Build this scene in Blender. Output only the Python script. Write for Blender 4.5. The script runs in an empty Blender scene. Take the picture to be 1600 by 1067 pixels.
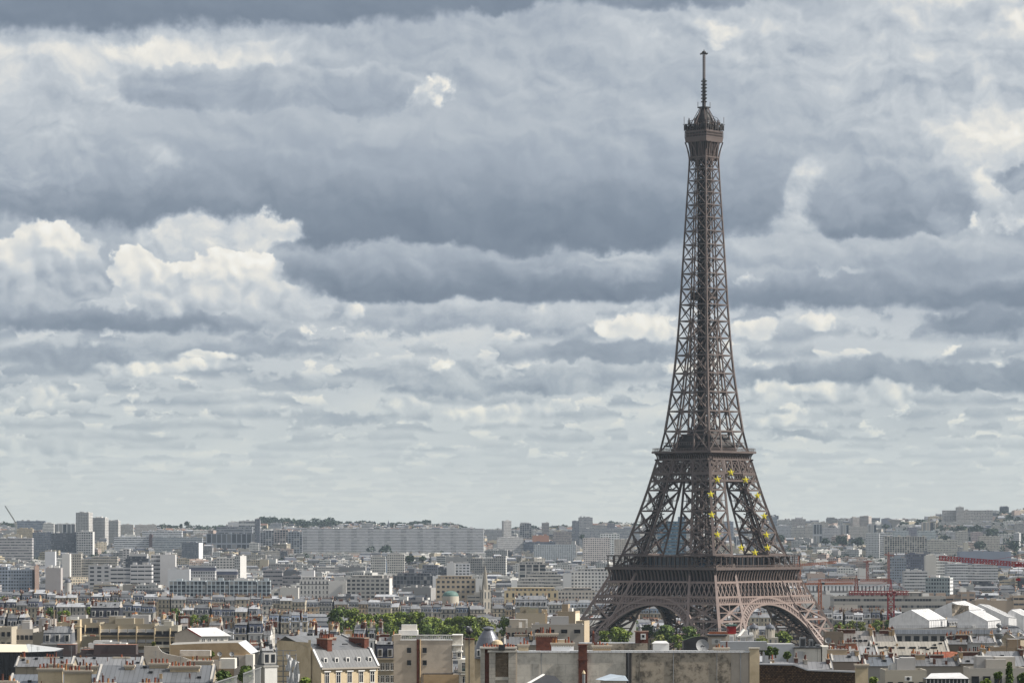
import bpy, bmesh, math, random
from mathutils import Vector, Matrix
import numpy as np

# ------------------------------------------------------------------ camera, sky, sun, exposure
S = bpy.context.scene
COL = S.collection
F = 5355.0                      # focal length in photo pixels (1600 px wide)
HZ = 841.0                      # row of the true horizon
EYE = 72.0                      # height of the eye above the tower's ground
cam_d = bpy.data.cameras.new('camera')
cam = bpy.data.objects.new('camera', cam_d)
COL.objects.link(cam)
cam.location = (0, 0, EYE)
cam.rotation_euler = (math.radians(90), 0, 0)
cam_d.sensor_width = 36.0
cam_d.lens = 36.0 * F / 1600.0
cam_d.shift_y = (HZ - 533.5) / 1600.0
cam_d.clip_start = 1.0
cam_d.clip_end = 60000.0
S.camera = cam
S.view_settings.view_transform = 'Standard'
S.view_settings.look = 'None'
S.view_settings.exposure = 0.45
S.view_settings.gamma = 1.0
S.view_settings.use_curve_mapping = False
S.cycles.max_bounces = 5
S.cycles.diffuse_bounces = 2
S.cycles.glossy_bounces = 2
S.cycles.transmission_bounces = 2
S.cycles.volume_bounces = 0
S.cycles.caustics_reflective = False
S.cycles.caustics_refractive = False
S.cycles.use_adaptive_sampling = True
S.cycles.adaptive_threshold = 0.012

SUN_AZ, SUN_EL = math.radians(95.0), math.radians(40.0)     # to the right of the view, a little beyond the tower
sv = Vector((math.sin(SUN_AZ) * math.cos(SUN_EL), math.cos(SUN_AZ) * math.cos(SUN_EL), math.sin(SUN_EL)))
sun_d = bpy.data.lights.new('sun', 'SUN')
sun_d.energy = 5.0
sun_d.angle = math.radians(0.6)
sun_d.color = (1.0, 0.94, 0.85)
sun = bpy.data.objects.new('sun', sun_d)
COL.objects.link(sun)
sun.location = sv * 3000
sun.rotation_euler = (-sv).to_track_quat('-Z', 'Y').to_euler()


def lin(c):
    r = []
    for v in c[:3]:
        v = v / 255.0
        r.append(v / 12.92 if v <= 0.04045 else ((v + 0.055) / 1.055) ** 2.4)
    return tuple(r)


class E:
    """a node socket with arithmetic"""
    nt = None

    def __init__(s, k):
        s.k = k

    @staticmethod
    def put(node, i, v):
        if isinstance(v, E):
            E.nt.links.new(v.k, node.inputs[i])
        else:
            node.inputs[i].default_value = v

    @staticmethod
    def m(op, *a, clamp=False):
        n = E.nt.nodes.new('ShaderNodeMath')
        n.operation = op
        n.use_clamp = clamp
        for i, v in enumerate(a):
            E.put(n, i, v)
        return E(n.outputs[0])

    def __add__(s, o): return E.m('ADD', s, o)
    def __radd__(s, o): return E.m('ADD', o, s)
    def __sub__(s, o): return E.m('SUBTRACT', s, o)
    def __rsub__(s, o): return E.m('SUBTRACT', o, s)
    def __mul__(s, o): return E.m('MULTIPLY', s, o)
    def __rmul__(s, o): return E.m('MULTIPLY', o, s)
    def __truediv__(s, o): return E.m('DIVIDE', s, o)
    def __rtruediv__(s, o): return E.m('DIVIDE', o, s)


def smooth(a, b, x, kind='SMOOTHSTEP'):
    n = E.nt.nodes.new('ShaderNodeMapRange')
    n.interpolation_type = kind
    E.put(n, 0, x); E.put(n, 1, a); E.put(n, 2, b)
    n.inputs[3].default_value = 0.0
    n.inputs[4].default_value = 1.0
    return E(n.outputs[0])


def fmix(t, a, b):
    n = E.nt.nodes.new('ShaderNodeMix')
    n.data_type = 'FLOAT'
    E.put(n, 0, t); E.put(n, 2, a); E.put(n, 3, b)
    return E(n.outputs[0])


def cmix(t, a, b, mode='MIX'):
    n = E.nt.nodes.new('ShaderNodeMix')
    n.data_type = 'RGBA'
    n.blend_type = mode
    E.put(n, 0, t)
    for i, v in ((6, a), (7, b)):
        if isinstance(v, E): E.nt.links.new(v.k, n.inputs[i])
        else: n.inputs[i].default_value = (*v[:3], 1)
    return E(n.outputs[2])


def xyz(x, y, z=0.0):
    n = E.nt.nodes.new('ShaderNodeCombineXYZ')
    E.put(n, 0, x); E.put(n, 1, y); E.put(n, 2, z)
    return E(n.outputs[0])


def vm(op, a, b=None, scale=None):
    n = E.nt.nodes.new('ShaderNodeVectorMath')
    n.operation = op
    E.put(n, 0, a)
    if b is not None: E.put(n, 1, b)
    if scale is not None: E.put(n, 3, scale)
    return E(n.outputs[1 if op in ('LENGTH', 'DOT_PRODUCT', 'DISTANCE') else 0])


def noise(p, scale, detail=4.0, rough=0.5, dims='2D', col=False, dist=0.0, lac=2.0):
    n = E.nt.nodes.new('ShaderNodeTexNoise')
    n.noise_dimensions = dims
    E.nt.links.new(p.k, n.inputs['Vector'])
    n.inputs['Scale'].default_value = scale
    n.inputs['Detail'].default_value = detail
    n.inputs['Roughness'].default_value = rough
    n.inputs['Lacunarity'].default_value = lac
    n.inputs['Distortion'].default_value = dist
    return E(n.outputs[1 if col else 0])


def sep(v):
    n = E.nt.nodes.new('ShaderNodeSeparateXYZ')
    E.nt.links.new(v.k, n.inputs[0])
    return E(n.outputs[0]), E(n.outputs[1]), E(n.outputs[2])


def sepc(c):
    n = E.nt.nodes.new('ShaderNodeSeparateColor')
    E.nt.links.new(c.k, n.inputs[0])
    return E(n.outputs[0]) - 0.5, E(n.outputs[1]) - 0.5


def ramp(x, stops, interp='LINEAR'):
    n = E.nt.nodes.new('ShaderNodeValToRGB')
    n.color_ramp.interpolation = interp
    el = n.color_ramp.elements
    while len(el) < len(stops): el.new(0.5)
    for e, (p, c) in zip(el, stops):
        e.position = p
        e.color = (*c[:3], 1)
    E.nt.links.new(x.k, n.inputs[0])
    return E(n.outputs[0])


GROUPS = {}


def group(key, body, ins):
    """a node group made once per key; ins holds a socket or a constant for each input"""
    if key not in GROUPS:
        g = bpy.data.node_groups.new(key, 'ShaderNodeTree')
        for k, v in ins.items():
            g.interface.new_socket(name=k, in_out='INPUT', socket_type='NodeSocketVector' if isinstance(v, tuple) else 'NodeSocketFloat')
        g.interface.new_socket(name='out', in_out='OUTPUT', socket_type='NodeSocketFloat')
        keep = E.nt
        E.nt = g
        gi, go = g.nodes.new('NodeGroupInput'), g.nodes.new('NodeGroupOutput')
        r = body({k: E(gi.outputs[i]) for i, k in enumerate(ins)})
        g.links.new(r.k, go.inputs[0])
        E.nt = keep
        GROUPS[key] = g
    n = E.nt.nodes.new('ShaderNodeGroup')
    n.node_tree = GROUPS[key]
    for i, (k, v) in enumerate(ins.items()):
        if isinstance(v, E): E.nt.links.new(v.k, n.inputs[i])
        else: n.inputs[i].default_value = v
    return E(n.outputs[0])


def make_sky():
    w = bpy.data.worlds.new('World')
    S.world = w
    w.use_nodes = True
    nt = w.node_tree
    nt.nodes.clear()
    E.nt = nt
    out = nt.nodes.new('ShaderNodeOutputWorld')
    bg = nt.nodes.new('ShaderNodeBackground')
    bg.inputs[1].default_value = 0.1
    nt.links.new(bg.outputs[0], out.inputs[0])
    skyn = nt.nodes.new('ShaderNodeTexSky')
    skyn.sky_type = 'NISHITA'
    skyn.sun_disc = False
    skyn.sun_elevation = SUN_EL
    skyn.sun_rotation = SUN_AZ
    tc = nt.nodes.new('ShaderNodeTexCoord')
    dx, dy, dz = sep(E(tc.outputs['Generated']))
    # compass bearing and height of the view ray, in steps of 1/53.55 radian
    az = E.m('ARCTAN2', dx, dy) * 53.55
    el = E.m('ARCSINE', dz) * 53.55
    U = az + 8.0
    V = 8.41 - el
    P = xyz(U, V)
    Wc = noise(P, 0.85, 7.0, 0.56, col=True)
    Wx, Wy = sepc(Wc)
    W = xyz(Wx, Wy)
    Wfx, Wfy = sepc(noise(P, 3.2, 5.0, 0.55, col=True))
    Wf = xyz(Wfx, Wfy)
    # billow relief: cloud bumps lit from the upper right
    A = vm('ADD', P, vm('SCALE', W, scale=0.8))
    A2 = vm('ADD', A, E_const((0.10, -0.12, 0)))
    Astr = E_const((1.0, 1.4, 1.0))
    h1 = noise(vm('MULTIPLY', A, Astr), 1.1, 5.0, 0.50)
    h2 = noise(vm('MULTIPLY', A2, Astr), 1.1, 5.0, 0.50)
    emb = (h1 - h2) * 3.2

    def puffs(p):
        r = None
        for sc, wt in ((1.6, 0.62), (3.7, 0.38)):
            n = nt.nodes.new('ShaderNodeTexVoronoi')
            n.voronoi_dimensions = '2D'
            n.feature = 'SMOOTH_F1'
            n.inputs['Scale'].default_value = sc
            n.inputs['Smoothness'].default_value = 0.35
            nt.links.new(p.k, n.inputs['Vector'])
            d = E(n.outputs['Distance']) * wt
            r = d if r is None else r + d
        return r
    G = vm('ADD', vm('ADD', P, vm('SCALE', Wf, scale=0.22)), vm('SCALE', W, scale=0.45))
    g1 = puffs(G)
    g2 = puffs(vm('ADD', G, E_const((0.07, -0.09, 0))))
    gem = (g2 - g1) * 1.9
    low = smooth(3.8, 5.2, V)                  # 0 high up, 1 near the horizon
    sheet = noise(xyz(U * 0.45 + Wx * 0.5, V * 1.6 + Wy * 0.5), 1.0, 5.0, 0.5)
    fade = smooth(6.2, 8.0, V)
    B = fmix(low, 0.58, 0.735) + fmix(low, emb * 0.14, (sheet - 0.5) * 0.35)
    # rows of flat-bottomed cloud, one behind the other, painted from the farthest
    rnd = random.Random(5)
    vb, rowlist = 8.05, []
    while vb > 4.7:
        d = 0.085 + 0.46 * ((8.05 - vb) / 3.4) ** 1.1
        rowlist.append((vb, d))
        vb -= d * 0.72
    def row_body(I):
        V, U, d, vb = I['V'], I['U'], I['d'], I['vb']
        sx, off = I['sx'], I['off']
        t = (vb - V + I['Wfy'] * d * 0.25) / (d * 2.3)
        n = noise(xyz(U * sx + off + I['Wfx'] * sx * 0.4, V * (0.55 / d) + I['Wfy'] * 0.3, I['B']), 1.0, 5.0, 0.56)
        f = n * 3.3 - 1.33 - t * 0.9 + (0.42 - I['g1']) * I['bil']
        sag = noise(xyz(U * sx * 0.7 + off, 0.0, I['B']), 1.0, 3.0, 0.5) - 0.5
        a = smooth(0.0, 0.30, f) * smooth(vb + 0.18 * d, vb - 0.22 * d, V + sag * d) * 0.95
        b = fmix(smooth(0.0, 0.75, t + (n - 0.5) * 0.8), I['lo'], I['hi']) + smooth(0.35, 0.05, f) * I['rim']
        return fmix(a, I['B'], b)
    for i, (vb, d) in enumerate(rowlist):
        k = min(1.0, (8.2 - vb) / 2.2)
        B = group('row', row_body, dict(B=B, U=U, V=V, Wfx=Wfx, Wfy=Wfy, d=d, vb=vb, sx=0.50 / (d ** 0.62), off=17.3 * i, g1=g1, bil=0.5 * k * k,
                                        lo=0.665 - 0.235 * k ** 1.1, hi=0.80 + 0.22 * k, rim=0.14 * k))

    def cloud(B, ells, top, bot, y0, y1, soft=0.25, warp=1.0, fine=0.5, em=0.3, alpha=1.0, cut=None, cs=0.08, side=0.0, bil=0.0, mot=0.16):
        def body(I):
            V, Wx, Wy = I['V'], I['Wx'], I['Wy']
            pw = xyz(I['U'] + Wx * I['warp'] + I['Wfx'] * I['fine'], V + (Wy * I['warp'] + I['Wfy'] * I['fine']) * 0.7, I['B'])   # z is unused: it only keeps the layers in order
            f = None
            for j in range(len(ells)):
                g = 1.0 - vm('LENGTH', vm('MULTIPLY', vm('SUBTRACT', pw, I['c%d' % j]), I['s%d' % j]))
                f = g if f is None else E.m('SMOOTH_MAX', f, g, 0.12)
            if bil: f = f + (0.42 - I['g1']) * I['bil']
            a = smooth(0.0, I['soft'], f) * I['alpha']
            if cut is not None:
                a = a * smooth(I['cut'] + I['cs'], I['cut'] - I['cs'], V + Wy * I['warp'] * 0.22 + I['Wfy'] * 0.12)
            t = smooth(I['y1'], I['y0'], V + Wy * 0.35 + I['Wfy'] * 0.12)
            b = fmix(t, I['bot'], I['top']) + I['rel'] * I['em'] + (I['h1'] - 0.5) * I['mot']
            if side: b = b + smooth(0.35, 0.0, f) * I['side']
            return fmix(a, I['B'], b)
        d = dict(B=B, U=U, V=V, Wx=Wx, Wy=Wy, Wfx=Wfx, Wfy=Wfy, rel=gem if bil else emb, h1=h1, mot=mot, soft=soft, warp=warp, fine=fine, em=em,
                 alpha=alpha, top=top, bot=bot, y0=y0 / 100, y1=y1 / 100)
        for j, (cx, cy, rx, ry) in enumerate(ells):
            d['c%d' % j] = (cx / 100, cy / 100, 0.0)
            d['s%d' % j] = (100 / rx, 100 / ry, 0.0)
        if bil: d.update(bil=bil, g1=g1)
        if cut is not None: d.update(cut=cut / 100, cs=cs)
        if side: d.update(side=side)
        return group('cloud%d%d%d%d' % (len(ells), bool(bil), cut is not None, bool(side)), body, d)

    for c in CLOUDS:
        B = cloud(B, *c[0], **c[1])
    # round the rest of the sky, away from the picture: broken bright cloud
    c3 = noise(E(tc.outputs['Generated']), 3.0, 6.0, 0.55, dims='3D')
    away = smooth(11.0, 26.0, E.m('ABSOLUTE', az))
    up = smooth(9.0, 22.0, el)
    off = E.m('MAXIMUM', away, up)
    col = ramp(B * 0.8, SKYRAMP)
    lowt = smooth(4.5, 7.6, V)
    col = cmix(lowt, col, cmix(1.0, col, (1.0, 1.02, 0.968), 'MULTIPLY'))
    col = cmix(smooth(6.3, 8.15, V), col, cmix(0.55, col, lin((214, 217, 211))))
    # the clouds behind the viewer stand in full sunlight
    bright = ramp(c3, [(0.30, (0.30, 0.335, 0.38)), (0.5, (0.55, 0.565, 0.585)), (0.7, (0.82, 0.81, 0.78))])
    col = cmix(off, col, bright)
    cover = fmix(off, fmix(smooth(0.3, 0.6, B), 0.97, 0.94), 0.85)
    col10 = vm('SCALE', col, scale=7.3)
    fin = cmix(cover, E(skyn.outputs[0]), col10)
    nt.links.new(fin.k, bg.inputs[0])
    w.cycles.sampling_method = 'MANUAL'
    w.cycles.sample_map_resolution = 512


def E_const(v):
    n = E.nt.nodes.new('ShaderNodeCombineXYZ')
    for i in range(3): n.inputs[i].default_value = v[i]
    return E(n.outputs[0])


SKYRAMP = [(0.0, lin((100, 113, 131))), (0.2, lin((127, 139, 154))), (0.4, lin((161, 170, 182))), (0.6, lin((200, 205, 210))),
           (0.8, lin((240, 236, 227))), (1.0, lin((255, 253, 247)))]


def K(ells, top, bot, y0, y1, **kw):
    return ((ells, top, bot, y0, y1), kw)


CLOUDS = [
    # pale sheet at the upper left and upper right
    K([(60, 150, 300, 110), (330, 100, 220, 50)], 0.80, 0.60, 80, 280, soft=0.6, em=0.22),
    K([(30, 100, 160, 30), (230, 88, 130, 22), (330, 98, 60, 14)], 0.94, 0.78, 70, 125, soft=0.8, em=0.25, warp=0.8, fine=0.4),
    K([(1150, 70, 300, 70)], 0.72, 0.62, 20, 150, soft=0.6, em=0.2),
    K([(930, 150, 260, 110), (1080, 180, 160, 90)], 0.64, 0.50, 40, 240, soft=0.7, em=0.14),
    K([(1450, 110, 330, 180)], 0.74, 0.62, 10, 300, soft=0.7, em=0.22),
    K([(1470, 0, 170, 34), (1130, 52, 60, 22), (1580, 52, 50, 30), (1110, 70, 30, 12)], 1.04, 0.90, 0, 70, soft=0.8, em=0.25, fine=0.5),
    # the great grey cloud across the middle
    K([(640, 270, 560, 150), (300, 270, 330, 110), (950, 280, 320, 130), (60, 260, 150, 110)], 0.60, 0.16, 185, 390, soft=0.26, em=0.08, mot=0.10, warp=0.9, cut=402, cs=0.09),
    K([(1130, 290, 120, 110), (1060, 200, 180, 120)], 0.60, 0.28, 190, 370, soft=0.45, em=0.10, cut=385, cs=0.12),
    K([(70, 250, 200, 140)], 0.68, 0.36, 190, 348, soft=0.7, em=0.14, cut=350, cs=0.12, alpha=0.95),
    K([(90, 215, 70, 30), (30, 290, 80, 34), (150, 240, 40, 26), (250, 260, 60, 40)], 0.76, 0.60, 190, 300, soft=0.9, em=0.25, warp=0.9, alpha=0.7),
    K([(700, 372, 380, 44), (980, 375, 160, 30)], 0.22, 0.08, 335, 402, soft=0.9, em=0.05, warp=0.6, alpha=0.75),
    K([(150, 335, 130, 22)], 0.28, 0.18, 320, 352, soft=0.9, em=0.05, warp=0.6, alpha=0.8),
    # grey finger in front of the pale sheet, upper left
    K([(300, 140, 130, 42), (420, 145, 130, 40), (570, 145, 90, 40)], 0.60, 0.48, 105, 175, soft=0.14, em=0.12, warp=0.8, fine=0.4, side=0.10),
    # dark roof of cloud along the top
    K([(120, -20, 420, 92), (480, -15, 340, 72), (760, -30, 200, 60)], 0.26, 0.16, -40, 70, soft=0.26, em=0.05, mot=0.08, warp=0.6, fine=0.5),
    K([(1040, -8, 220, 38)], 0.34, 0.28, -40, 40, soft=0.4, em=0.05, warp=0.5),
    K([(660, 150, 66, 40)], 0.74, 0.66, 120, 185, soft=0.9, em=0.2, warp=0.8, alpha=0.7),
    K([(655, 148, 22, 18), (678, 140, 24, 16), (688, 158, 26, 14), (640, 158, 14, 9)], 0.98, 0.80, 130, 178, soft=0.95, em=0.45, warp=0.5, fine=0.9, bil=0.5),
    # right-hand clouds
    K([(1540, 250, 130, 130)], 0.88, 0.78, 190, 380, soft=0.8, em=0.3, warp=0.9),
    K([(1380, 320, 150, 70), (1300, 300, 70, 70)], 0.58, 0.26, 255, 375, soft=0.16, em=0.12, warp=0.7, fine=0.4, cut=376, cs=0.05, side=0.10),
    K([(1262, 275, 30, 34), (1245, 315, 28, 46), (1238, 350, 50, 24)], 0.86, 0.78, 240, 360, soft=0.95, em=0.25, warp=0.25, fine=0.35),
    K([(1585, 215, 50, 30), (1525, 268, 22, 20), (1580, 345, 40, 22), (1520, 350, 30, 14)], 0.98, 0.88, 190, 370, soft=0.95, em=0.35, warp=0.8, fine=0.8, bil=0.4),
    K([(1590, 288, 50, 24), (1470, 345, 40, 24)], 0.50, 0.42, 262, 370, soft=0.4, em=0.2, warp=0.8, fine=0.5),
    K([(1260, 395, 190, 34), (1480, 410, 200, 40)], 0.68, 0.46, 370, 425, soft=0.35, em=0.12, warp=0.7),
    # left cumulus group
    K([(330, 375, 140, 50), (420, 360, 70, 30)], 0.88, 0.74, 335, 410, soft=0.4, em=0.25, warp=0.8),
    K([(80, 415, 95, 62), (40, 450, 110, 60), (130, 440, 45, 40)], 1.0, 0.50, 350, 480, soft=0.12, em=0.34, warp=0.65, fine=0.4, bil=0.5),
    K([(370, 425, 80, 42), (300, 455, 120, 44), (420, 475, 62, 30), (215, 430, 50, 45)], 1.03, 0.66, 385, 505, soft=0.12, em=0.36, warp=0.6, fine=0.4, cut=508, cs=0.06, bil=0.5),
    K([(60, 480, 130, 26), (235, 480, 60, 20), (300, 440, 30, 14)], 0.66, 0.52, 455, 505, soft=0.9, em=0.15, warp=0.6, alpha=0.8),
    K([(470, 490, 40, 22)], 0.66, 0.55, 470, 510, soft=0.5, em=0.2, warp=0.5),
    # wedge of grey to the right of them
    K([(640, 425, 230, 58), (880, 440, 240, 48)], 0.58, 0.15, 370, 472, soft=0.26, em=0.10, warp=0.8, fine=0.4, cut=474, cs=0.06, side=0.06),
    K([(950, 415, 140, 30)], 0.60, 0.45, 395, 440, soft=0.7, em=0.2, warp=0.8),
    # belts below
    K([(180, 508, 330, 26)], 0.40, 0.24, 485, 520, soft=0.6, em=0.08, warp=0.6, cut=522, cs=0.06),
    K([(1330, 455, 360, 40), (1560, 470, 200, 40)], 0.46, 0.20, 425, 485, soft=0.5, em=0.10, warp=0.6, cut=488, cs=0.08),
    K([(760, 500, 330, 26)], 0.70, 0.42, 478, 520, soft=0.6, em=0.2, warp=0.7, cut=524, cs=0.06),
    K([(1010, 512, 62, 26), (960, 505, 40, 18)], 1.0, 0.84, 488, 535, soft=0.4, em=0.30, warp=0.6, fine=0.4, bil=0.6),
    K([(1190, 512, 48, 20), (1280, 505, 30, 18)], 0.96, 0.80, 490, 530, soft=0.4, em=0.30, warp=0.6, fine=0.4, bil=0.6),
    K([(550, 484, 26, 14)], 0.92, 0.78, 470, 500, soft=0.6, em=0.4, warp=0.5, fine=0.4, bil=0.6),
    K([(1530, 508, 120, 30)], 0.34, 0.26, 480, 535, soft=0.5, em=0.08, warp=0.5),
    K([(960, 550, 180, 24)], 0.46, 0.32, 530, 570, soft=0.5, em=0.1, warp=0.6, cut=570, cs=0.05),
    K([(370, 545, 230, 24), (120, 560, 160, 30)], 0.56, 0.40, 520, 575, soft=0.6, em=0.15, warp=0.6),
    K([(260, 575, 120, 14), (80, 625, 50, 26), (330, 560, 60, 10)], 0.92, 0.74, 560, 640, soft=0.6, em=0.4, warp=0.6, fine=0.3, bil=0.6),
    K([(700, 592, 160, 34), (870, 592, 120, 30)], 0.64, 0.42, 560, 622, soft=0.35, em=0.22, warp=0.5, cut=624, cs=0.04),
    K([(780, 575, 40, 14), (690, 570, 24, 12)], 0.90, 0.72, 560, 600, soft=0.6, em=0.4, warp=0.5),
    K([(1350, 585, 260, 32), (1540, 590, 140, 34)], 0.48, 0.28, 550, 612, soft=0.4, em=0.12, warp=0.5, cut=614, cs=0.05),
    K([(1250, 610, 110, 22), (1380, 615, 60, 26)], 0.86, 0.66, 590, 645, soft=0.5, em=0.4, warp=0.5, fine=0.3, bil=0.6),
    K([(760, 645, 120, 24), (640, 640, 60, 16), (1240, 655, 70, 18), (90, 700, 80, 18)], 0.86, 0.68, 625, 680, soft=0.6, em=0.4, warp=0.5, fine=0.3, bil=0.6),
    K([(1250, 680, 70, 10), (520, 655, 120, 12), (440, 600, 80, 16)], 0.54, 0.46, 670, 690, soft=0.6, em=0.1, warp=0.4),
]
make_sky()
# ------------------------------------------------------------------ materials
MATS = {}


def new_mat(name):
    m = bpy.data.materials.new(name)
    m.use_nodes = True
    nt = m.node_tree
    E.nt = nt
    MATS[name] = m
    return m, nt, nt.nodes['Principled BSDF']


def plain(name, c, rough=0.7, metal=0.0, var=0.12, scale=0.35, spec=0.3, dirt=0.0):
    """one colour with soft unevenness; c is linear"""
    m, nt, b = new_mat(name)
    tc = nt.nodes.new('ShaderNodeTexCoord')
    o = E(tc.outputs['Object'])
    n = noise(o, scale, 5.0, 0.6, dims='3D')
    f = smooth(0.3, 0.7, n, 'LINEAR')
    col = cmix(f, tuple(v * (1 - var) for v in c), tuple(min(1, v * (1 + var)) for v in c))
    if dirt:
        sx = E.nt.nodes.new('ShaderNodeMapping')
        sx.inputs['Scale'].default_value = (1.3, 1.3, 0.22)
        nt.links.new(tc.outputs['Object'], sx.inputs['Vector'])
        d = noise(E(sx.outputs[0]), 1.0, 6.0, 0.65, dims='3D')
        col = cmix(smooth(0.48, 0.72, d) * dirt, col, tuple(v * 0.42 for v in c))
    nt.links.new(col.k, b.inputs['Base Color'])
    b.inputs['Roughness'].default_value = rough
    b.inputs['Metallic'].default_value = metal
    b.inputs['Specular IOR Level'].default_value = spec
    return m


def tinted(name, rough=0.75, metal=0.0, var=0.15, seams=None, spec=0.3):
    """colour from the mesh's own paint attribute, with wear"""
    m, nt, b = new_mat(name)
    at = nt.nodes.new('ShaderNodeAttribute')
    at.attribute_name = 'Col'
    tc = nt.nodes.new('ShaderNodeTexCoord')
    n = noise(E(tc.outputs['Object']), 0.12, 6.0, 0.65, dims='3D')
    k = 1.0 + (n - 0.5) * (2.0 * var)
    if seams:
        uv = nt.nodes.new('ShaderNodeUVMap')
        u, v, _ = sep(E(uv.outputs[0]))
        fr = E.m('FRACT', u / seams)
        k = k * (1.0 - smooth(0.10, 0.04, E.m('ABSOLUTE', fr - 0.5)) * 0.35)
        wn = nt.nodes.new('ShaderNodeTexWhiteNoise')
        wn.noise_dimensions = '1D'
        nt.links.new(E.m('FLOOR', u / seams + 0.5).k, wn.inputs['W'])
        k = k * (0.90 + E(wn.outputs[0]) * 0.2)
    col = vm('SCALE', E(at.outputs['Color']), scale=k)
    nt.links.new(col.k, b.inputs['Base Color'])
    b.inputs['Roughness'].default_value = rough
    b.inputs['Metallic'].default_value = metal
    b.inputs['Specular IOR Level'].default_value = spec
    return m


def facade(name, kind):
    """wall paint from the attribute; openings by bay (u) and storey (v) of the wall's own coordinates"""
    m, nt, b = new_mat(name)
    at = nt.nodes.new('ShaderNodeAttribute')
    at.attribute_name = 'Col'
    uv = nt.nodes.new('ShaderNodeUVMap')
    u, v, _ = sep(E(uv.outputs[0]))
    fu, fv = E.m('FRACT', u), E.m('FRACT', v)
    tc = nt.nodes.new('ShaderNodeTexCoord')
    n = noise(E(tc.outputs['Object']), 0.10, 6.0, 0.65, dims='3D')
    k = 0.84 + n * 0.32
    wn = nt.nodes.new('ShaderNodeTexWhiteNoise')
    wn.noise_dimensions = '2D'
    nt.links.new(xyz(E.m('FLOOR', u), E.m('FLOOR', v)).k, wn.inputs['Vector'])
    r = E(wn.outputs[0])

    def band(x, a, c):
        return E.m('MULTIPLY', E.m('GREATER_THAN', x, a), E.m('LESS_THAN', x, c))
    if kind == 'old':        # tall narrow windows, string courses, iron balcony lines
        win = band(fu, 0.32, 0.68) * band(fv, 0.14, 0.78)
        k = k * (1.0 - band(fv, 0.0, 0.07) * 0.25)
        bal = E.m('LESS_THAN', E.m('ABSOLUTE', E.m('FLOORED_MODULO', E.m('FLOOR', v), 3.0) - 1.0), 0.1) * band(fv, 0.0, 0.26)
        k = k * (1.0 - bal * 0.62)
    elif kind == 'grid':
        win = band(fu, 0.18, 0.82) * band(fv, 0.30, 0.80)
    elif kind == 'strip':
        win = band(fv, 0.42, 0.80) * E.m('GREATER_THAN', fu, 0.07)
        k = k * (1.0 - band(fv, 0.0, 0.05) * 0.2)
    elif kind == 'balcony':  # pale parapets with deep loggias between
        lg = E.m('LESS_THAN', E.m('FLOORED_MODULO', E.m('FLOOR', u), 6.0), 1.5)
        win = band(fv, 0.56, 0.96) * (0.75 + 0.25 * lg)
        k = k * (1.0 - lg * 0.10)
    elif kind == 'ribs':     # glass bays between pale uprights
        win = band(fu, 0.20, 1.0) * band(fv, 0.16, 1.0)
    elif kind == 'tower':
        win = band(fu, 0.22, 0.78) * band(fv, 0.25, 0.75)
    else:
        win = None
    wall = vm('SCALE', E(at.outputs['Color']), scale=k)
    if win is None:
        nt.links.new(wall.k, b.inputs['Base Color'])
        b.inputs['Roughness'].default_value = 0.85
    else:
        glass = ramp(r, [(0.0, (0.014, 0.018, 0.024)), (0.45, (0.045, 0.052, 0.062)), (0.75, (0.12, 0.125, 0.13)), (1.0, (0.30, 0.295, 0.28))])
        nt.links.new(cmix(win, wall, glass).k, b.inputs['Base Color'])
        nt.links.new((0.85 - win * 0.55).k, b.inputs['Roughness'])
    b.inputs['Specular IOR Level'].default_value = 0.35
    return m


for kd in ('old', 'grid', 'strip', 'balcony', 'ribs', 'tower', 'blind'):
    facade('wall_' + kd, kd)
tinted('roof_flat', 0.9, var=0.25)
tinted('slate', 0.55, var=0.18, seams=2.4)
tinted('zinc', 0.38, metal=0.2, var=0.18, seams=0.9, spec=0.5)
tinted('paint', 0.7, var=0.10)
tinted('stone', 0.85, var=0.18)
plain('iron_pale', (0.245, 0.190, 0.170), 0.5, var=0.12, scale=0.15)  # paler copy of the iron: sunlight on the lower tower put into the colour
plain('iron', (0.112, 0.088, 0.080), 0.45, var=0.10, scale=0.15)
plain('iron_dark', (0.022, 0.0195, 0.019), 0.6, var=0.2, scale=0.15)  # near-black iron: shade inside the lattice put into the colour; also masts, pipes
plain('brick_red', (0.135, 0.050, 0.034), 0.9, var=0.35, scale=1.5, dirt=0.6)
plain('brick_dark', (0.105, 0.050, 0.036), 0.9, var=0.35, scale=1.5, dirt=0.6)
plain('terracotta', (0.215, 0.062, 0.034), 0.8, var=0.35, scale=2.0)
plain('pot_dark', (0.09, 0.035, 0.025), 0.8, var=0.35, scale=2.0)
plain('pot_ochre', (0.30, 0.14, 0.055), 0.8, var=0.35, scale=2.0)
plain('glass_dark', (0.018, 0.022, 0.028), 0.15, var=0.4, scale=0.6, spec=0.6)
plain('glass_blue', (0.03, 0.055, 0.085), 0.18, var=0.4, scale=0.4, spec=0.6)
plain('white_paint', (0.72, 0.71, 0.68), 0.6, var=0.06, scale=0.8)
plain('white_sheet', (0.56, 0.56, 0.565), 0.6, var=0.14, scale=0.5, dirt=0.35)
plain('dark_metal', (0.035, 0.036, 0.04), 0.5, var=0.2)
plain('grey_metal', (0.23, 0.24, 0.25), 0.45, metal=0.4, var=0.15)
plain('crane_red', (0.30, 0.022, 0.024), 0.55, var=0.15)
plain('crane_rust', (0.30, 0.085, 0.05), 0.6, var=0.15)
plain('crane_orange', (0.42, 0.13, 0.05), 0.55, var=0.15)
plain('crane_yellow', (0.36, 0.36, 0.33), 0.55, var=0.15)
plain('star_yellow', (0.80, 0.70, 0.05), 0.45, var=0.04)
plain('bark', (0.06, 0.045, 0.032), 0.9, var=0.3, scale=1.2)
plain('copper_green', (0.10, 0.17, 0.15), 0.6, var=0.2, scale=0.3)
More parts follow.
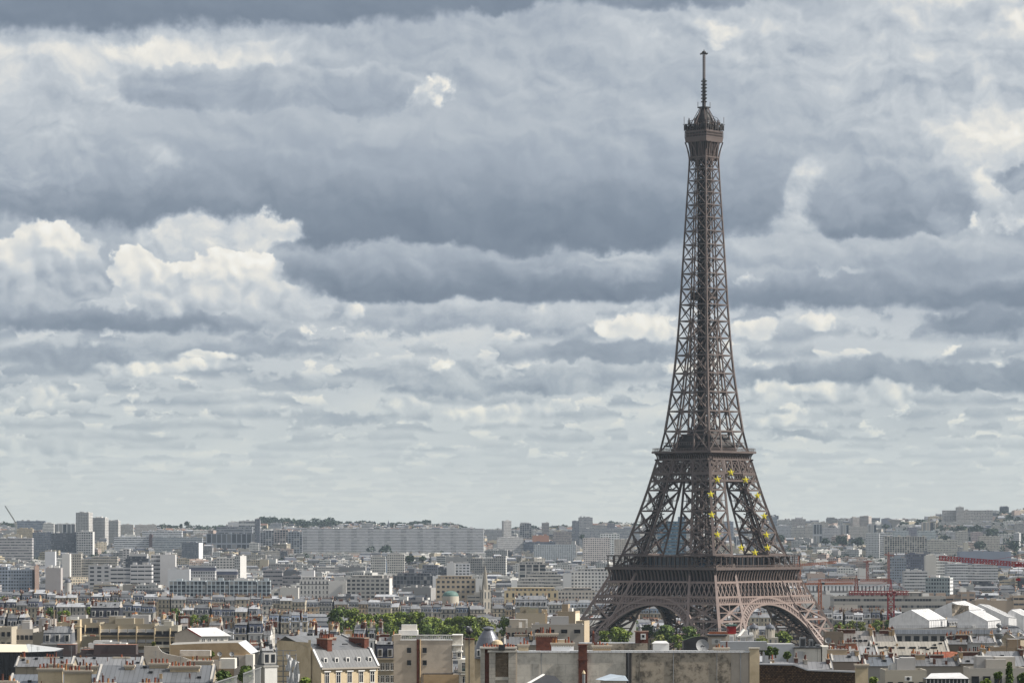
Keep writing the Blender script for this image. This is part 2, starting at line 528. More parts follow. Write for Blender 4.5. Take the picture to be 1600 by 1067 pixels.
plain('steel_dome', (0.15, 0.155, 0.175), 0.35, metal=0.5, var=0.12, scale=0.4)
plain('terracotta_tile', (0.30, 0.11, 0.06), 0.85, var=0.3, scale=1.0)
plain('dish_grey', (0.21, 0.215, 0.22), 0.5, var=0.1)


def leaf_mat(name, a, b_):
    m, nt, b = new_mat(name)
    at = nt.nodes.new('ShaderNodeAttribute')
    at.attribute_name = 'Col'
    r, g, _ = sep(E(at.outputs['Color']))
    nt.links.new(cmix(r, a, b_).k, b.inputs['Base Color'])
    b.inputs['Roughness'].default_value = 0.6
    b.inputs['Specular IOR Level'].default_value = 0.25
    return m


leaf_mat('leaf_green', (0.060, 0.100, 0.014), (0.215, 0.265, 0.042))
leaf_mat('leaf_dark', (0.032, 0.062, 0.014), (0.120, 0.170, 0.032))
leaf_mat('leaf_far', (0.012, 0.026, 0.014), (0.036, 0.060, 0.024))
leaf_mat('leaf_yellow', (0.075, 0.100, 0.020), (0.21, 0.23, 0.05))


def blotched(name, c, stain, joint=None, amount=0.9, scale=0.55):
    """old rendered wall: stains, patches and block joints"""
    m, nt, b = new_mat(name)
    tc = nt.nodes.new('ShaderNodeTexCoord')
    o = E(tc.outputs['Object'])
    n1 = noise(o, scale, 8.0, 0.68, dims='3D')
    n2 = noise(o, scale * 5, 6.0, 0.6, dims='3D')
    col = cmix(smooth(0.43, 0.66, n1 + (n2 - 0.5) * 0.35) * amount, c, stain)
    col = vm('SCALE', col, scale=0.80 + n2 * 0.4)
    if joint:
        mp = nt.nodes.new('ShaderNodeMapping')
        mp.inputs['Rotation'].default_value = (math.radians(90), 0, 0)
        nt.links.new(tc.outputs['Object'], mp.inputs['Vector'])
        br = nt.nodes.new('ShaderNodeTexBrick')
        nt.links.new(mp.outputs[0], br.inputs['Vector'])
        br.inputs['Scale'].default_value = 1.0
        br.inputs['Brick Width'].default_value = joint[0]
        br.inputs['Row Height'].default_value = joint[1]
        br.inputs['Mortar Size'].default_value = joint[2]
        br.inputs['Color1'].default_value = (1, 1, 1, 1)
        br.inputs['Color2'].default_value = (joint[3],) * 3 + (1,)
        br.inputs['Mortar'].default_value = (joint[4],) * 3 + (1,)
        col = cmix(1.0, col, E(br.outputs[0]), 'MULTIPLY')
    nt.links.new(col.k, b.inputs['Base Color'])
    b.inputs['Roughness'].default_value = 0.92
    b.inputs['Specular IOR Level'].default_value = 0.2
    return m


blotched('wall_pale_blocks', (0.70, 0.645, 0.56), (0.38, 0.345, 0.295), (3.4, 2.3, 0.05, 0.86, 0.72), 0.8, 0.28)
blotched('wall_stained', (0.42, 0.36, 0.285), (0.10, 0.088, 0.070), None, 0.95, 0.42)
blotched('wall_rubble', (0.17, 0.105, 0.062), (0.055, 0.036, 0.026), (0.55, 0.32, 0.06, 0.45, 0.3), 0.95, 2.2)
blotched('wall_grey', (0.50, 0.44, 0.37), (0.35, 0.305, 0.255), None, 0.7, 0.25)
blotched('wall_cream', (0.58, 0.475, 0.32), (0.40, 0.31, 0.195), None, 0.6, 0.35)
blotched('wall_white', (0.66, 0.63, 0.57), (0.46, 0.43, 0.38), None, 0.5, 0.3)
blotched('wall_ochre', (0.42, 0.31, 0.19), (0.27, 0.19, 0.11), None, 0.6, 0.35)
blotched('wall_quoin', (0.50, 0.46, 0.40), (0.36, 0.32, 0.27), (1.2, 0.7, 0.04, 0.85, 0.7), 0.6, 0.4)
blotched('rubble_panel', (0.24, 0.185, 0.13), (0.12, 0.09, 0.06), (0.4, 0.25, 0.04, 0.7, 0.5), 0.9, 0.9)
blotched('ground_dark', (0.075, 0.078, 0.070), (0.035, 0.045, 0.030), None, 0.8, 0.02)


# ------------------------------------------------------------------ mesh helper
class MB:
    def __init__(s, M=None):
        s.v, s.f, s.uv, s.c, s.mi, s.mats = [], [], [], [], [], []
        s.M = M
        s.dm = 'iron'

    def mat(s, name):
        if name not in s.mats: s.mats.append(name)
        return s.mats.index(name)

    def face(s, pts, mat, col=(1, 1, 1), uv=None):
        i = len(s.v)
        s.v.extend(pts)
        s.f.append(tuple(range(i, i + len(pts))))
        s.uv.extend(uv if uv is not None else [(0.0, 0.0)] * len(pts))
        s.c.extend([col] * len(pts))
        s.mi.append(s.mat(mat))

    def wall(s, a, b, z0, z1, mat, col, nb=None, nf=None, zb=None):
        """upright wall from a to b (x, y), outside on its right hand; uv = bays x storeys"""
        L = math.hypot(b[0] - a[0], b[1] - a[1])
        nb = L if nb is None else nb
        nf = (z1 - z0) if nf is None else nf
        s.face([(a[0], a[1], z0), (b[0], b[1], z0), (b[0], b[1], z1), (a[0], a[1], z1)], mat, col,
               [(0, 0), (nb, 0), (nb, nf), (0, nf)])

    def box(s, x0, x1, y0, y1, z0, z1, mat, col=(1, 1, 1), top=None, topcol=None, bay=None, storey=None, bottom=False):
        if x0 > x1: x0, x1 = x1, x0
        if y0 > y1: y0, y1 = y1, y0
        c = [(x0, y0), (x1, y0), (x1, y1), (x0, y1)]
        nf = max(1, round((z1 - z0) / storey)) if storey else None
        for i in range(4):
            a, b = c[i], c[(i + 1) % 4]
            L = math.hypot(b[0] - a[0], b[1] - a[1])
            s.wall(a, b, z0, z1, mat, col, max(1, round(L / bay)) if bay else None, nf)
        s.face([(x0, y0, z1), (x1, y0, z1), (x1, y1, z1), (x0, y1, z1)], top or mat, topcol or col, [(x0, y0), (x1, y0), (x1, y1), (x0, y1)])
        if bottom:
            s.face([(x0, y1, z0), (x1, y1, z0), (x1, y0, z0), (x0, y0, z0)], mat, col)

    def frustum(s, b0, b1, z0, z1, mat, col=(1, 1, 1), top=None, topcol=None):
        """b = (x0, x1, y0, y1) below and above"""
        p = lambda b, z: [(b[0], b[2], z), (b[1], b[2], z), (b[1], b[3], z), (b[0], b[3], z)]
        A, B = p(b0, z0), p(b1, z1)
        h = math.hypot(z1 - z0, 0.5 * (b0[3] - b0[2] - b1[3] + b1[2]))
        for i in range(4):
            j = (i + 1) % 4
            L = math.dist(A[i], A[j])
            s.face([A[i], A[j], B[j], B[i]], mat, col, [(0, 0), (L, 0), (L, h), (0, h)])
        if top is not False:
            s.face(B, top or mat, topcol or col, [(q[0], q[1]) for q in B])

    def beam(s, p, q, w, h=None, mat=None, col=(1, 1, 1), caps=False, up=(0, 0, 1)):
        h = h or w
        mat = mat or s.dm
        p, q = Vector(p), Vector(q)
        d = (q - p)
        if d.length < 1e-6: return
        d.normalize()
        u = Vector(up)
        if abs(d.dot(u)) > 0.97: u = Vector((1, 0, 0)) if abs(d.x) < 0.9 else Vector((0, 1, 0))
        a = d.cross(u).normalized()
        b = a.cross(d)
        a, b = a * (w / 2), b * (h / 2)
        P = [p - a - b, p + a - b, p + a + b, p - a + b]
        Q = [q - a - b, q + a - b, q + a + b, q - a + b]
        P, Q = [tuple(x) for x in P], [tuple(x) for x in Q]
        for i in range(4):
            j = (i + 1) % 4
            s.face([P[i], P[j], Q[j], Q[i]], mat, col)
        if caps:
            s.face(P[::-1], mat, col); s.face(Q, mat, col)

    def cyl(s, p, q, r0, r1=None, n=10, mat='iron', col=(1, 1, 1), caps=True):
        r1 = r0 if r1 is None else r1
        p, q = Vector(p), Vector(q)
        d = (q - p).normalized()
        u = Vector((0, 0, 1)) if abs(d.z) < 0.95 else Vector((1, 0, 0))
        a = d.cross(u).normalized()
        b = d.cross(a)
        P = [tuple(p + (a * math.cos(t) + b * math.sin(t)) * r0) for t in [2 * math.pi * i / n for i in range(n)]]
        Q = [tuple(q + (a * math.cos(t) + b * math.sin(t)) * r1) for t in [2 * math.pi * i / n for i in range(n)]]
        for i in range(n):
            j = (i + 1) % n
            s.face([P[j], P[i], Q[i], Q[j]], mat, col)
        if caps:
            if r0 > 0: s.face(P, mat, col)
            if r1 > 0: s.face(Q[::-1], mat, col)

    def lathe(s, prof, n=16, mat='iron', col=(1, 1, 1), c=(0, 0, 0), a0=0.0, a1=2 * math.pi):
        """prof = [(r, z)] from the bottom up"""
        full = abs(a1 - a0 - 2 * math.pi) < 1e-6
        for (r0, z0), (r1, z1) in zip(prof, prof[1:]):
            for i in range(n):
                t0, t1 = a0 + (a1 - a0) * i / n, a0 + (a1 - a0) * (i + 1) / n
                A = (c[0] + r0 * math.cos(t0), c[1] + r0 * math.sin(t0), c[2] + z0)
                B = (c[0] + r0 * math.cos(t1), c[1] + r0 * math.sin(t1), c[2] + z0)
                C_ = (c[0] + r1 * math.cos(t1), c[1] + r1 * math.sin(t1), c[2] + z1)
                D = (c[0] + r1 * math.cos(t0), c[1] + r1 * math.sin(t0), c[2] + z1)
                if r1 < 1e-5: s.face([A, B, C_], mat, col)
                elif r0 < 1e-5: s.face([A, C_, D], mat, col)
                else: s.face([A, B, C_, D], mat, col)

    def add(s, o, M=None):
        i = len(s.v)
        if M is None: s.v.extend(o.v)
        else: s.v.extend([tuple(M @ Vector(p)) for p in o.v])
        s.f.extend([tuple(k + i for k in f) for f in o.f])
        s.uv.extend(o.uv); s.c.extend(o.c)
        mp = [s.mat(m) for m in o.mats]
        s.mi.extend([mp[k] for k in o.mi])

    def build(s, name, parent=None, loc=None, rz=0.0, smooth_=False):
        me = bpy.data.meshes.new(name)
        v = s.v if s.M is None else [tuple(s.M @ Vector(p)) for p in s.v]
        me.from_pydata(v, [], s.f)
        for m in s.mats: me.materials.append(MATS[m])
        me.polygons.foreach_set('material_index', s.mi)
        ul = me.uv_layers.new(name='UVMap')
        ul.data.foreach_set('uv', np.asarray(s.uv, dtype=np.float32).ravel())
        ca = me.color_attributes.new('Col', 'FLOAT_COLOR', 'CORNER')
        c4 = np.ones((len(s.c), 4), dtype=np.float32)
        c4[:, :3] = np.asarray(s.c, dtype=np.float32).reshape(-1, 3)
        ca.data.foreach_set('color', c4.ravel())
        if smooth_: me.polygons.foreach_set('use_smooth', [True] * len(me.polygons))
        me.update()
        o = bpy.data.objects.new(name, me)
        COL.objects.link(o)
        if parent: o.parent = parent
        if loc is not None: o.location = loc
        o.rotation_euler[2] = rz
        return o


def tag(o, label, cat, group=None):
    o['label'] = label
    o['category'] = cat
    if group: o['group'] = group
    return o


def empty(name, loc, label, cat, group=None, rz=0.0):
    o = bpy.data.objects.new(name, None)
    o.empty_display_size = 2.0
    COL.objects.link(o)
    o.location = loc
    o.rotation_euler[2] = rz
    return tag(o, label, cat, group)


def copy_part(src, parent, loc, name=None):
    o = src.copy()
    if name: o.name = name
    COL.objects.link(o)
    o.parent = parent
    o.location = loc
    return o


def gz(x, y):
    """height of the ground"""
    t = lambda a, b, v: max(0.0, min(1.0, (v - a) / (b - a)))
    z = 22.0 * (1 - t(250, 1500, y)) + 0.0
    z += 12.0 * t(3200, 5200, y) + 60.0 * t(5000, 7600, y) ** 1.2 + 34.0 * t(7200, 9000, y)
    u = 800 + F * x / max(y, 200.0)
    hill = 32.0 * math.exp(-((u - 1640) / 190.0) ** 2) + 8.0 * math.exp(-((u - 500) / 95.0) ** 2) - 10 * math.exp(-((u - 310) / 45.0) ** 2) \
        - 14 * math.exp(-((u - 770) / 60.0) ** 2) + 4 * math.sin(u * 0.021) + 3 * math.sin(u * 0.047 + 1)
    z += hill * t(6400, 9000, y)
    z -= 40.0 * t(9100, 9900, y)
    return z


def wx(px, Y): return (px - 800.0) * Y / F
def wz(py, Y): return EYE - (py - HZ) * Y / F


# ------------------------------------------------------------------ ground
def make_ground():
    m = MB()
    ys = [-300, -100, 100, 250, 500, 800, 1100, 1500, 2000, 2600, 3200, 3800, 4400, 5000, 5400, 5800, 6200, 6600, 7000, 7400, 7800, 8200, 8600, 9000, 9300, 9600, 9900]
    nx = 61
    g = []
    for y in ys:
        half = 0.24 * max(y, 0) + 700
        g.append([((-1 + 2 * i / (nx - 1)) * half, y) for i in range(nx)])
    for r in range(len(ys) - 1):
        for i in range(nx - 1):
            q = [g[r][i], g[r][i + 1], g[r + 1][i + 1], g[r + 1][i]]
            m.face([(x, y, gz(x, y)) for x, y in q], 'ground_dark')
    o = m.build('ground', smooth_=True)
    o['kind'] = 'structure'


make_ground()
# ------------------------------------------------------------------ the lattice tower
TY = 1750.0
TX = wx(1100, TY)
TROT = math.radians(-41.5)       # turned so that one corner faces the viewer


def interp(tab, z):
    """smooth curve through a table (monotone cubic)"""
    n = len(tab)
    if z <= tab[0][0]: return tab[0][1]
    if z >= tab[-1][0]: return tab[-1][1]
    d = [(tab[i + 1][1] - tab[i][1]) / (tab[i + 1][0] - tab[i][0]) for i in range(n - 1)]
    ms = [d[0]] + [0 if d[i - 1] * d[i] <= 0 else 2 * d[i - 1] * d[i] / (d[i - 1] + d[i]) for i in range(1, n - 1)] + [d[-1]]
    for i in range(n - 1):
        if z <= tab[i + 1][0]:
            h = tab[i + 1][0] - tab[i][0]
            t = (z - tab[i][0]) / h
            return ((1 + 2 * t) * (1 - t) ** 2 * tab[i][1] + t * (1 - t) ** 2 * h * ms[i] + t * t * (3 - 2 * t) * tab[i + 1][1] + t * t * (t - 1) * h * ms[i + 1])


HALF = [(0, 62.5), (26, 47.0), (50, 35.6), (64, 29.6), (80, 24.8), (96, 20.6), (111, 17.2), (121, 14.9), (140, 12.5), (160, 10.5), (181, 9.1), (209, 7.8), (226, 7.05), (265, 5.3), (276, 5.0)]
WID = [(0, 25.5), (26, 20.5), (50, 16.8), (64, 14.8), (85, 12.6), (111, 10.6), (121, 9.6), (140, 9.0), (160, 8.3), (176, 8.2)]
hf = lambda z: interp(HALF, z)
wd = lambda z: interp(WID, z)


def spin(m, o, k):
    """add o turned by k quarter turns"""
    m.add(o, Matrix.Rotation(math.pi / 2 * k, 4, 'Z'))


def tower():
    T = empty('lattice_tower', (TX, TY, 0), 'tall brown wrought iron lattice tower with arched legs, two platforms and antenna', 'tower', rz=TROT)
    fp = lambda u, z, off=0.0: (u, -hf(z) + off, z)          # point on the front (-y) face

    # ---- four legs, each a lattice box, from the ground to the second platform
    def leg_mesh():
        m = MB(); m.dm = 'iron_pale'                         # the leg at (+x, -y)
        def P(a, b, z):                                      # a, b in 0..1 across the leg from its outer corner
            h, w = hf(z), wd(z)
            return (h - a * w, -h + b * w, z)
        low = [0, 11, 21.5, 31, 39.5]
        mid = [43, 50, 57.5]
        up = [57.5, 64, 75, 86, 96.5, 104.5, 112]
        zs = low + mid + up[1:]
        for a in (0, 1):
            for b in (0, 1):
                t = 1.25 if a == b == 0 else 1.05
                for z0, z1 in zip(zs, zs[1:]):
                    n = 2
                    for i in range(n):
                        za, zb = z0 + (z1 - z0) * i / n, z0 + (z1 - z0) * (i + 1) / n
                        tt = t * (1.15 if zb < 45 else 0.95)
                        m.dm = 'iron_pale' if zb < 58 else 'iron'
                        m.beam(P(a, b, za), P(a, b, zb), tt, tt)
        faces = [lambda u, z: P(u, 0, z), lambda u, z: P(0, u, z), lambda u, z: P(u, 1, z), lambda u, z: P(1, u, z)]
        for fi, fc in enumerate(faces):
            outer = fi < 2
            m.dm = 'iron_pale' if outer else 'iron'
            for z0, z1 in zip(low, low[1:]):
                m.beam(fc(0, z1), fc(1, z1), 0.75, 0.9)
                for s in (0, 1):
                    for o_ in (-0.035, 0.035):               # doubled diagonals
                        m.beam(fc(s + o_ * (1 - 2 * s) + (0.035 if s == 0 else -0.035), z0), fc(1 - s, z1), 0.42, 0.5)
                m.beam(fc(0.5, z0), fc(0.5, z1), 0.35, 0.35)
                m.beam(fc(0, (z0 + z1) / 2), fc(1, (z0 + z1) / 2), 0.42, 0.42)
            m.dm = 'iron'
            for z0, z1 in zip(up, up[1:]):
                m.beam(fc(0, z0), fc(1, z0), 0.8, 0.8)
                m.beam(fc(0, z0), fc(1, z1), 0.55, 0.6)
                m.beam(fc(1, z0), fc(0, z1), 0.55, 0.6)
                zm = (z0 + z1) / 2
                m.beam(fc(0.5, z0), fc(0.25, zm - (z1 - z0) * 0.25), 0.3)
                m.beam(fc(0.5, z0), fc(0.75, zm - (z1 - z0) * 0.25), 0.3)
                m.beam(fc(0.0, zm), fc(0.27, zm), 0.3)
                m.beam(fc(1.0, zm), fc(0.73, zm), 0.3)
                c = fc(0.5, zm)
                m.beam((c[0], c[1], c[2] - 0.8), (c[0], c[1], c[2] + 0.8), 1.3, 1.3)
                for i in range(6):                           # light curved bracing that fills the panel
                    t0, t1 = i / 6, (i + 1) / 6
                    for s in (0.0, 1.0):
                        cu = lambda t: abs(s - 0.30 * math.sin(math.pi * t))
                        m.beam(fc(cu(t0), z0 + (z1 - z0) * t0), fc(cu(t1), z0 + (z1 - z0) * t1), 0.26)
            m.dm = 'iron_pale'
            for z0, z1 in ((39.5, 43), (43, 50), (50, 57.5)):
                m.beam(fc(0, z1), fc(1, z1), 0.8)
                n = 5
                for i in range(n):
                    if outer: continue
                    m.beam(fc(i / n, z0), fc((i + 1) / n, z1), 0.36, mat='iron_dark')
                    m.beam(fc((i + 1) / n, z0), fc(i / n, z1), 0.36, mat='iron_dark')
        for z in (57.5, 75, 96.5):                           # inner floors and the lift track up the middle
            m.beam(P(0, 0, z), P(1, 1, z), 0.5); m.beam(P(1, 0, z), P(0, 1, z), 0.5)
        for a in (0.34, 0.66):
            for z0, z1 in zip(zs, zs[1:]):
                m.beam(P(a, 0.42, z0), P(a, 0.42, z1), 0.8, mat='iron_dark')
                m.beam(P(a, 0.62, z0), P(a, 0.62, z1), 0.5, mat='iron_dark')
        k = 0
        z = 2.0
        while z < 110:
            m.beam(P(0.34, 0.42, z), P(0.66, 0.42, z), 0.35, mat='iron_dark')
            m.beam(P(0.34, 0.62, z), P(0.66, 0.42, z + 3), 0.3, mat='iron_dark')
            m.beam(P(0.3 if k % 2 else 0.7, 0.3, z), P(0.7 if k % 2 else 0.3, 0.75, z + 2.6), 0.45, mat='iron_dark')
            z += 3.2; k += 1
        # foot
        c = P(0.5, 0.5, 0)
        m.box(c[0] - 13, c[0] + 13, c[1] - 13, c[1] + 13, -1, 3.5, 'stone', (0.4, 0.37, 0.33))
        return m
    lm = leg_mesh()
    for k in range(4):
        m = MB(); spin(m, lm, k); m.build('leg', T)

    # ---- four arches with their spandrels and the girder below the first platform
    def arch_mesh():
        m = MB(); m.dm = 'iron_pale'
        zc, R0, R1 = 5.0, 34.0, 37.4
        n = 46
        a_lo = math.radians(16)
        pts = lambda R, a: fp(R * math.cos(a), zc + R * math.sin(a), 0.5)
        an = [a_lo + (math.pi - 2 * a_lo) * i / n for i in range(n + 1)]
        for R, w in ((R0, 0.85), (R1, 0.95)):
            for a, b in zip(an, an[1:]):
                m.beam(pts(R, a), pts(R, b), w, 1.6, up=(0, 1, 0))
        for i, a in enumerate(an):
            m.beam(pts(R0, a), pts(R1, a), 0.42, 0.9, up=(0, 1, 0))
            if i < n:
                m.beam(pts(R0, a), pts(R1, an[i + 1]), 0.26, up=(0, 1, 0))
                m.beam(pts(R1, a), pts(R0, an[i + 1]), 0.26, up=(0, 1, 0))
        # inner rib of the arch, set back
        for a, b in zip(an, an[1:]):
            p, q = pts(R0, a), pts(R0, b)
            p2, q2 = (p[0], p[1] + 7, p[2]), (q[0], q[1] + 7, q[2])
            m.beam(p2, q2, 0.7, 1.2)
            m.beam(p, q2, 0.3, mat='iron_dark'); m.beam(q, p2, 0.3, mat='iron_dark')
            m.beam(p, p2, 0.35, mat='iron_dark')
        # spandrel: a row of round-headed openings between arch and girder
        zt = 42.6
        edge = lambda z: hf(z) - wd(z)
        x = -edge(zt) + 0.4
        step = 2 * (edge(zt) - 0.4) / 24
        for i in range(25):
            u = x + step * i
            if abs(u) < R1:
                zb = zc + math.sqrt(max(0.0, R1 * R1 - u * u))
            else: zb = 30
            zb = max(zb, 22)
            if zt - zb < 0.5: continue
            m.beam(fp(u, zb, 0.4), fp(u, zt, 0.4), 0.75, 0.5)
            if i < 24:
                for q in range(5):                            # rounded heads
                    t0, t1 = math.pi * q / 5, math.pi * (q + 1) / 5
                    r = step / 2
                    m.beam(fp(u + r - r * math.cos(t0), zt - r * 1.1 + r * math.sin(t0), 0.4), fp(u + r - r * math.cos(t1), zt - r * 1.1 + r * math.sin(t1), 0.4), 0.55, 0.5, up=(0, 1, 0))
        return m
    am = arch_mesh()
    for k in range(4):
        m = MB(); spin(m, am, k); m.build('arch', T)

    def girder_mesh(z0, z1, z2, cell, cell2, w=0.42, edge=0.8):
        """a deep crossed band (z1..z2) over a thin one (z0..z1) along one face"""
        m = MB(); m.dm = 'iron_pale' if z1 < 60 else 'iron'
        for z in (z0, z1, z2):
            m.beam(fp(-hf(z), z), fp(hf(z), z), edge, edge)
        for za, zb, c in ((z1, z2, cell), (z0, z1, cell2)):
            if zb - za < 0.3: continue
            n = max(4, round(2 * hf(zb) / c))
            for i in range(n):
                for s in (0, 1, 2):
                    t0, t1 = (i + (0 if s == 0 else 1)) / n, (i + (1 if s == 0 else 0)) / n
                    if s == 2: t0, t1 = (i + 0.5) / n, (i + 1.5) / n if i < n - 1 else (i + 0.5) / n
                    if s == 2: continue
                    m.beam(fp(hf(za) * (2 * t0 - 1), za), fp(hf(zb) * (2 * t1 - 1), zb), w * 0.9)
        return m

    gm = MB()
    for k in range(4):
        g = girder_mesh(39.4, 42.8, 50.2, 3.0, 1.9, 0.40)
        for s in (-1, 1):
            for z0, z1 in ((39.4, 50.2),):
                e = hf(45) - wd(45)
                g.beam(fp(s * (hf(z0) - wd(z0)), z0), fp(s * (hf(z1) - wd(z1)), z1), 1.3, 1.0)
        spin(gm, g, k)
    gm.build('girder', T)

    # ---- first platform
    m = MB()
    H = 35.4
    m.box(-H + 2.0, H - 2.0, -H + 2.0, H - 2.0, 50.3, 56.6, 'iron_dark')
    for q in range(4):                                       # dark panels added under the floor, standing for the shaded trusses behind the bands
        b = MB()
        b.box(-hf(50) + 5.2, hf(50) - 5.2, -hf(50) + 5.0, -hf(50) + 5.4, 43.6, 50.3, 'iron_dark', bottom=True)
        spin(m, b, q)
    base = MB()
    for i in range(31):                                      # curved consoles under the gallery
        u = -H + 1.4 + (2 * H - 2.8) * i / 30
        pr = [(-H + 1.9, 50.4), (-H + 1.6, 52.5), (-H + 1.1, 54.4), (-H + 0.2, 56.2)]
        for (y0, z0), (y1, z1) in zip(pr, pr[1:]):
            base.beam((u, y0, z0), (u, y1, z1), 0.75, 0.7, up=(0, 1, 0))
    base.beam((-H, -H + 1.9, 50.4), (H, -H + 1.9, 50.4), 0.6, 0.9)
    base.beam((-H - 0.4, -H - 0.2, 56.9), (H + 0.4, -H - 0.2, 56.9), 0.9, 1.3)
    for k in range(4): spin(m, base, k)
    m.box(-H, H, -H, H, 56.6, 57.2, 'iron')
    pf = m.build('first_platform', T)
    m = MB(); b = MB()
    for i in range(58):
        u = -H + 2 * H * i / 57
        b.beam((u, -H, 57.2), (u, -H, 58.5), 0.12)
    b.beam((-H, -H, 58.5), (H, -H, 58.5), 0.25); b.beam((-H, -H, 57.9), (H, -H, 57.9), 0.12)
    for k in range(4): spin(m, b, k)
    m.build('railing', pf)
    m = MB(); b = MB()
    for i in range(17):                                      # gallery posts and thin canopy
        u = -H + 0.6 + (2 * H - 1.2) * i / 16
        b.beam((u, -H + 0.6, 57.2), (u, -H + 0.6, 63.0), 0.38)
    b.box(-H, H, -H, -H + 7.0, 63.0, 63.5, 'iron', bottom=True)
    for k in range(4): spin(m, b, k)
    m.build('canopy', pf)
    for k in range(4):
        b = MB()
        b.box(-17.5, 17.5, -H + 8.5, -H + 15, 57.3, 62.6, 'glass_blue', top='iron_dark')
        for i in range(13):
            u = -17.5 + 35 * i / 12
            b.beam((u, -H + 8.3, 57.3), (u, -H + 8.3, 62.6), 0.4)
        b.box(-18.4, 18.4, -H + 7.9, -H + 15.6, 62.6, 62.95, 'iron')
        m = MB(); spin(m, b, k); m.build('pavilion', pf)

    # ---- girder and second platform
    m = MB()
    for k in range(4):
        g = girder_mesh(101.2, 101.3, 105.2, 2.0, 2.0, 0.3, 0.8)
        z0, z1 = 105.2, 112.0
        cells = 6
        for i in range(cells):
            a, b = 2 * i / cells - 1, 2 * (i + 1) / cells - 1
            q = lambda t, z: fp(hf(z) * t, z)
            g.beam(q(a, z0), q(b, z1), 0.5); g.beam(q(b, z0), q(a, z1), 0.5)
            g.beam(q(a, z0), q(a, z1), 0.7)
            c, r = (a + b) / 2, (b - a) / 2 * hf(108.5) * 0.8
            cu = c * hf(108.5)
            for j in range(10):
                t0, t1 = 2 * math.pi * j / 10, 2 * math.pi * (j + 1) / 10
                g.beam(fp(cu + r * math.cos(t0), 108.5 + r * math.sin(t0)), fp(cu + r * math.cos(t1), 108.5 + r * math.sin(t1)), 0.34, up=(0, 1, 0))
        g.beam(fp(-hf(112), 112), fp(hf(112), 112), 0.9)
        spin(m, g, k)
    m.build('girder', T)
    m = MB(); b = MB()
    H2 = 18.6
    m.box(-H2 + 2.6, H2 - 2.6, -H2 + 2.6, H2 - 2.6, 112.0, 115.2, 'iron_dark')
    for i in range(25):
        u = -H2 + 1.6 + (2 * H2 - 3.2) * i / 24
        pr = [(-H2 + 1.9, 112.0), (-H2 + 1.7, 113.4), (-H2 + 1.2, 114.5), (-H2 + 0.1, 115.4)]
        for (y0, z0), (y1, z1) in zip(pr, pr[1:]):
            b.beam((u, y0, z0), (u, y1, z1), 0.5, 0.55, up=(0, 1, 0))
    b.beam((-H2, -H2 + 1.9, 112.0), (H2, -H2 + 1.9, 112.0), 0.6, 0.8)
    b.beam((-H2 - 0.3, -H2 - 0.15, 115.8), (H2 + 0.3, -H2 - 0.15, 115.8), 0.7, 1.0)
    for k in range(4): spin(m, b, k)
    m.box(-H2, H2, -H2, H2, 115.4, 116.0, 'iron')
    p2 = m.build('second_platform', T)
    m = MB(); b = MB()
    for i in range(38):
        u = -H2 + 2 * H2 * i / 37
        b.beam((u, -H2, 116.0), (u, -H2, 117.9), 0.13)
    for z in (116.7, 117.4, 117.9): b.beam((-H2, -H2, z), (H2, -H2, z), 0.14)
    for k in range(4): spin(m, b, k)
    m.build('railing', p2)
    m = MB()                                                  # upper deck, lift houses
    m.box(-14.6, 14.6, -14.6, 14.6, 118.6, 119.4, 'iron_dark', bottom=True)
    m.box(-11, 11, -11, 11, 116.0, 118.6, 'iron_dark')
    m.frustum((-12.4, 12.4, -9, 9), (-9.5, 9.5, -7, 7), 119.4, 124.5, 'iron_dark')
    m.frustum((-9, 9, -12.4, 12.4), (-7, 7, -9.5, 9.5), 119.4, 124.4, 'iron_dark')
    m.box(-8.6, 8.6, -8.6, 8.6, 124.5, 125.2, 'iron', bottom=True)
    m.frustum((-5.5, 5.5, -5.5, 5.5), (-3, 3, -3, 3), 125.2, 130, 'iron_dark')
    for s in range(4):
        b = MB()
        for i in range(21):
            u = -14.6 + 29.2 * i / 20
            b.beam((u, -14.6, 119.4), (u, -14.6, 120.8), 0.12)
        b.beam((-14.6, -14.6, 120.8), (14.6, -14.6, 120.8), 0.2)
        spin(m, b, s)
    m.build('lift_house', p2)

    # ---- the shaft above
    m = MB()
    zs = [116.0]
    st = 10.3
    while zs[-1] + st < 266:
        zs.append(zs[-1] + st)
        st = 10.3 - (zs[-1] - 116) / 150 * 5.0
    sc = (266.0 - 116.0) / (zs[-1] - 116.0)
    zs = [116 + (z - 116) * sc for z in zs]
    split = 178.0
    face_ = MB()
    for z0, z1 in zip(zs, zs[1:]):
        k = 0.86 * max(0.55, 1 - (z0 - 116) / 330)
        for s in (-1, 1):
            face_.beam(fp(s * hf(z0), z0), fp(s * hf(z1), z1), 1.15 * k, 1.15 * k)
            inner = lambda z: max(0.0, hf(z) - wd(min(z, 176))) if z < split else 0.0
            i0, i1 = s * inner(z0), s * inner(z1)
            face_.beam(fp(i0, z0), fp(i1, z1), 0.85 * k)
            o0, o1 = s * hf(z0), s * hf(z1)
            face_.beam(fp(o0, z0), fp(i1, z1), 0.52 * k)
            face_.beam(fp(i0, z0), fp(o1, z1), 0.52 * k)
            cc = ((o0 + i0 + o1 + i1) / 4, -(hf(z0) + hf(z1)) / 2, (z0 + z1) / 2)
            face_.beam((cc[0], cc[1], cc[2] - 0.45), (cc[0], cc[1], cc[2] + 0.45), 0.9 * k, 0.5)
        face_.beam(fp(-hf(z1), z1), fp(hf(z1), z1), 0.72 * k, 0.85 * k)
        # cross ties through the shaft
        face_.beam(fp(0, z1), (0, 0, z1), 0.4 * k, mat='iron_dark')
    for k in range(4): spin(m, face_, k)
